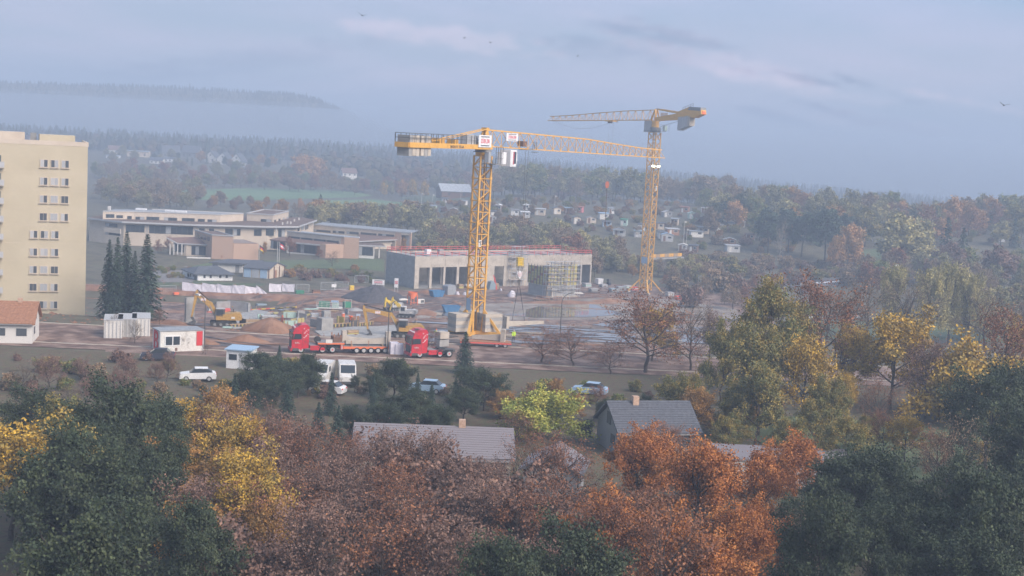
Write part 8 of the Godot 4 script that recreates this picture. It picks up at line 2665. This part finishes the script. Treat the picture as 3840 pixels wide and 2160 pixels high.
func allotments() -> void:
	var cn := {"white": "white", "off_white": "off white", "brown": "brown", "rust_dust": "rust brown", "pale_blue": "pale blue", "cream": "cream", "pink": "pink red", "mint": "mint green", "timber": "timber", "light_grey": "grey", "green": "green", "tarp_blue": "blue grey", "slate": "slate", "roof_felt": "grey", "mid_grey": "dark grey", "red_tile": "red", "brown_tile": "brown"}
	var L := [[1668, 760, 5.0, "off_white", "slate"], [1740, 770, 4.0, "off_white", "roof_felt"], [1602, 776, 3.6, "rust_dust", "white"], [1625, 790, 4.0, "mint", "roof_felt"], [1660, 795, 4.4, "mint", "slate"], [1700, 806, 5.0, "brown", "white"], [1600, 812, 6.0, "mid_grey", "roof_felt"],
		[1930, 808, 5.0, "white", "mid_grey"], [1972, 786, 4.2, "off_white", "white"], [2025, 806, 6.5, "cream", "white"], [1968, 816, 5.5, "light_grey", "white"], [2085, 802, 5.0, "cream", "slate"], [2130, 800, 5.0, "rust_dust", "tarp_blue"], [2170, 796, 5.6, "pink", "red_tile"], [2215, 836, 6.0, "cream", "mid_grey"], [2262, 822, 6.0, "off_white", "pale_blue"], [2274, 850, 5.2, "pale_blue", "slate"], [2160, 838, 4.4, "cream", "slate"], [2290, 800, 3.6, "white", "roof_felt"],
		[2405, 862, 4.6, "white", "slate"], [2320, 884, 7.0, "light_grey", "roof_felt"], [2395, 888, 5.6, "light_grey", "tarp_blue"], [2470, 858, 6.2, "cream", "slate"], [2500, 814, 6.4, "mid_grey", "white"], [2530, 842, 4.6, "cream", "roof_felt"], [2520, 880, 7.5, "rust_dust", "white"], [2500, 905, 7.0, "light_grey", "pale_blue"], [2610, 888, 8.0, "off_white", "roof_felt"], [2635, 876, 7.0, "cream", "slate"], [2640, 836, 5.4, "off_white", "slate"], [2640, 796, 4.0, "white", "off_white"], [2568, 796, 6.0, "rust_dust", "red_tile"], [2700, 800, 6.0, "light_grey", "white"], [2745, 856, 5.6, "white", "slate"], [2690, 862, 6.5, "off_white", "roof_felt"], [2735, 918, 7.0, "rust_dust", "white"], [2810, 900, 5.2, "rust_dust", "brown_tile"], [2745, 945, 8.0, "light_grey", "white"], [2560, 940, 5.0, "light_grey", "off_white"], [2600, 945, 5.0, "brown", "slate"], [2480, 892, 4.2, "white", "slate"], [2840, 892, 3.4, "white", "slate"], [2780, 850, 4.0, "off_white", "off_white"], [1850, 812, 4.5, "off_white", "slate"], [1870, 790, 4.0, "brown", "white"], [2340, 846, 4.0, "mint", "green"], [1560, 798, 3.6, "off_white", "white"], [2595, 820, 5.5, "mint", "mint"], [3400, 928, 5.0, "brown", "white"], [3755, 905, 4.0, "white", "roof_felt"], [1845, 832, 4.4, "white", "off_white"]]
	var i := 0
	for a in L:
		i += 1
		var p := spot(a[0], a[1])
		var near_what: String = ["among olive shrubs", "beside a garden path", "next to bare fruit trees", "between hedges", "by a vegetable bed"][i % 5]
		hut("%s garden hut with %s %s roof %s" % [cn[a[3]], cn[a[4]], "gabled" if i % 3 == 0 else "flat", near_what], p, rng.randf_range(-.35, .35), a[2] * .62, rng.randf_range(1.9, 2.4), rng.randf_range(2.4, 3.2), a[3] if i % 3 or a[3] != "white" else "light_grey", a[4] if i % 2 or a[4] != "white" else "light_grey", i)
	# poles with garden flags, water tanks
	for a in [[1580, 772, 6.5], [1622, 770, 5.5], [1727, 760, 6.0], [2079, 790, 6.5], [2563, 910, 8.0], [2573, 920, 6.0], [1392, 800, 5.0]]:
		var o := thing("garden_pole", "thin white garden pole rising above the allotment huts", "pole", spot(a[0], a[1]), 0, "white garden poles")
		strut(o, "pole", Vector3.ZERO, Vector3(0, a[2], 0), .14, M.off_white, -1, true)
		block(o, "pennant", Vector3(.35, a[2] - .4, 0), Vector3(.7, .5, .03), M.off_white)
	var b := thing("foot_bridge", "footbridge with orange yellow mesh railing below the allotments", "bridge", spot(2420, 990))
	var A := sight(2440, 968, 432.0) - b.position
	var B := sight(2556, 962, 440.0) - b.position
	strut(b, "deck", A + Vector3(0, -.2, 0), B + Vector3(0, -.2, 0), 2.4, M.concrete_grey, .4)
	for k in 7:
		var p := A.lerp(B, k / 7.0)
		var q := A.lerp(B, (k + 1) / 7.0)
		strut(b, "rail_panel", p + Vector3(0, .75, 1.2), q + Vector3(0, .75, 1.2) - (q - p) * .05, .06, M.timber if k % 2 else M.crane_yellow, 1.0)
		strut(b, "post", p + Vector3(0, 0, 1.25), p + Vector3(0, 1.4, 1.25), .1, M.crane_yellow)
	block(b, "abutment", B + Vector3(-4.0, -2.4, -1.0), Vector3(4.5, 4.6, 4.0), M.concrete)
	block(b, "abutment", A + Vector3(-1.0, -2.4, -1.0), Vector3(3.0, 4.6, 4.0), M.concrete)

func village() -> void:
	var L := [[425, 626, 9, 2.6, 3.0, "white", "roof_felt", "long low white house at the village edge", 0.1], [520, 612, 16, 5.0, 5.6, "cream", "roof_felt", "wide cream villa with flat roof and balcony", 0.05], [490, 572, 8, 4, 7, "off_white", "slate", "small white gabled house above the cream villa", 1.5], [525, 566, 12, 4, 7.5, "cream", "red_tile", "house with a broad red tiled roof", .2], [640, 606, 13, 5, 10, "mid_grey", "slate", "dark house with steep roof and white dormer", .3], [720, 600, 14, 5, 10, "mid_grey", "slate", "dark house with steep roof beside the white gables", -.2], [798, 622, 9, 5.0, 9.6, "off_white", "slate", "white gabled house with dark roof, first of three", 1.35], [843, 628, 9, 5.0, 9.6, "off_white", "slate", "white gabled house with dark roof, middle of three", 1.35], [895, 630, 9, 5.0, 9.6, "off_white", "slate", "white gabled house with dark roof and low annex", 1.35], [925, 632, 9, 3.2, 4.4, "white", "slate", "low white annex beside the third gabled house", .2], [1305, 658, 10, 3.2, 6.0, "off_white", "brown_tile", "white house with brown roof alone in the wood", .4], [640, 628, 8, 3, 4, "white", "slate", "low white house below the dark steep roof", .1], [590, 640, 9, 3, 5, "off_white", "slate", "pale house half hidden by the village trees", .0], [430, 600, 10, 4, 7, "off_white", "brown_tile", "pale house with brown roof at the hill's foot", .5]]
	for a in L:
		var p := stand(a[0], 1000.0 + (640 - a[1]) * 2.2)
		var want := sight(a[0], a[1], -p.z).y
		p.y = maxf(p.y, minf(want, p.y + 6))
		var h := pitched_house("village_house", a[7], p - Vector3(0, 1.0, 0), a[8], a[2], 8.5, a[3], a[4], a[5], a[6], "village houses on the far slope", .5, 3)
		block(h, "plinth", Vector3(0, -2.5, 0), Vector3(a[2] - .2, 5, 8.2), M.off_white)
	var b := pitched_house("barn", "long barn with pale metal roof beyond the allotments", stand(1700, 770.0), .35, 17, 11, 4.0, 7.6, "brown", "galvanised", "", .6, 2)
	b.position.y += 0.5
	var ap := thing("far_apartment_block", "pale apartment block far off in the mist behind the firs", "apartment block", stand(2640, 1160.0) + Vector3(0, 0, 0), .2)
	var want := sight(2636, 703, 1160).y - ap.position.y
	block(ap, "wall", Vector3(0, want / 2, 0), Vector3(15, want, 10), M.off_white)
	for f in 6:
		for k in 4: block(ap, "window", Vector3(-5.6 + 3.7 * k, want - 1.8 - f * 2.8, 5.03), Vector3(2.2, 1.4, .1), M.dull_glass)
	block(ap, "stair_tower", Vector3(6.0, want / 2 + .8, 5.6), Vector3(2.4, want + 1.6, 2.0), M.white)

func road_things() -> void:
	# crash barrier on the verge
	var pts := []
	for a in [[2960, 1205], [3120, 1196], [3260, 1198], [3420, 1206], [3600, 1218], [3760, 1228], [3850, 1232]]: pts.append(spot(a[0], a[1]))
	var o := thing("crash_barrier", "pale steel crash barrier along the grass verge", "barrier", pts[0])
	for i in pts.size() - 1:
		strut(o, "rail", pts[i] - pts[0] + Vector3(0, .65, 0), pts[i + 1] - pts[0] + Vector3(0, .65, 0), .1, M.galvanised, .34)
		for k in 4:
			var p: Vector3 = pts[i].lerp(pts[i + 1], k / 4.0) - pts[0]
			strut(o, "post", p, p + Vector3(0, .8, -.06), .12, M.galvanised)
	for a in [[2663, 1052], [2720, 1040], [3132, 1034], [2785, 1052], [2680, 1085], [3475, 1200], [3378, 1298], [2795, 1030], [3700, 1220]]:
		var m := thing("marker_post", "white roadside marker post with dark band", "post", spot(a[0], a[1]), 0, "white marker posts")
		block(m, "post", Vector3(0, .5, 0), Vector3(.14, 1.0, .12), M.white)
		block(m, "band", Vector3(0, .8, 0), Vector3(.15, .2, .13), M.black)
	var g := thing("guard_fence", "long pale rail fence at the bend of the road", "fence", spot(3170, 1008))
	var q := [spot(3165, 1008), spot(3230, 1012), spot(3300, 1018), spot(3375, 1024)]
	for i in 3:
		strut(g, "rail", q[i] - q[0] + Vector3(0, .7, 0), q[i + 1] - q[0] + Vector3(0, .7, 0), .1, M.galvanised, .3)
		for k in 3:
			var p: Vector3 = q[i].lerp(q[i + 1], k / 3.0) - q[0]
			strut(g, "post", p, p + Vector3(0, .8, 0), .12, M.galvanised)
	var s := thing("road_sign", "white road sign with red upper edge by the bend", "sign", stand(3357, 420.0))
	var top := sight(3357, 986, 420.0).y - s.position.y
	for x in [-.6, .6]: strut(s, "post", Vector3(x, 0, 0), Vector3(x, top, 0), .1, M.galvanised)
	block(s, "board", Vector3(0, top - .45, .06), Vector3(1.15, .9, .05), M.white)
	block(s, "red_edge", Vector3(0, top - .1, .09), Vector3(1.15, .22, .03), M.red)
	block(s, "dark_mark", Vector3(0, top - .55, .09), Vector3(.3, .3, .03), M.dark_grey)
	var e := thing("electric_cabinet", "pale lattice mast stub beside the road bank", "mast", spot(2622, 1078))
	for x in [-.4, .4]: strut(e, "leg", Vector3(x, 0, 0), Vector3(x * .8, 3.6, 0), .12, M.galvanised)
	for k in 4: strut(e, "brace", Vector3(-.4 if k % 2 else .4, .9 * k, 0), Vector3(.4 if k % 2 else -.4, .9 * (k + 1), 0), .08, M.galvanised)

func birds() -> void:
	for a in [[1358, 58, 150, .6, "dark bird high up over the ridge"], [1741, 143, 220, .5, "dark bird flying first of a pair"], [1838, 160, 230, .5, "dark bird flying second of a pair"], [2166, 211, 240, .5, "dark bird gliding above the ochre crane jib"], [3764, 395, 130, .6, "large dark bird with spread wings in the pink cloud"], [1231, 549, 320, .5, "tiny dark bird in front of the forest"]]:
		var o := MeshInstance3D.new()
		var mb := Mb.new()
		var s: float = a[3]
		mb.tube(Vector3(-.32 * s, 0, 0), Vector3(-.1 * s, .02 * s, 0), .02 * s, .1 * s, 7)
		mb.tube(Vector3(-.1 * s, .02 * s, 0), Vector3(.22 * s, 0, 0), .1 * s, .07 * s, 7)
		mb.tube(Vector3(.22 * s, 0, 0), Vector3(.5 * s, 0, 0), .07 * s, .02 * s, 7)
		for z in [-1, 1]:
			mb.prism([Vector2(-.12, 0), Vector2(.16, 0), Vector2(.12, .45), Vector2(.34, .95), Vector2(.02, .55)], -.015, .015, Transform3D(Basis(Vector3(s, 0, 0), Vector3(0, .35 * s, z * s * .9), Vector3(0, s, -z * .35 * s)), Vector3(0, .03 * s, 0)))
		o.mesh = mb.mesh()
		o.material_override = M.black
		o.name = numbered("bird")
		add_child(o)
		o.position = sight(a[0], a[1], a[2])
		o.rotation = Vector3(.2, 1.0 + a[0] * .01, .15)
		tag(o, a[4], "bird", "birds in the sky")

func build_all() -> void:
	ground_sheets()
	hall()
	school()
	side_buildings()
	tower_block()
	site_office()
	crane_one()
	crane_two()
	print("buildings ", Time.get_ticks_msec())
	fence_of_sheets()
	vehicles()
	site_gear()
	print("site ", Time.get_ticks_msec())
	allotments()
	village()
	road_things()
	near_trees()
	garden_trees()
	mid_trees()
	far_forest()
	birds()

func _ready() -> void:
	rng.seed = 2024
	unit_box = BoxMesh.new()
	unit_tube = CylinderMesh.new()
	unit_tube.top_radius = .5; unit_tube.bottom_radius = .5; unit_tube.height = 1.0
	unit_tube.radial_segments = 8; unit_tube.rings = 1
	light_and_air()

	make_materials()

	make_terrain()
	mist_banks()

	make_tree_shapes()
	print("shapes done ", Time.get_ticks_msec())
	build_all()
	print("all built ", Time.get_ticks_msec())
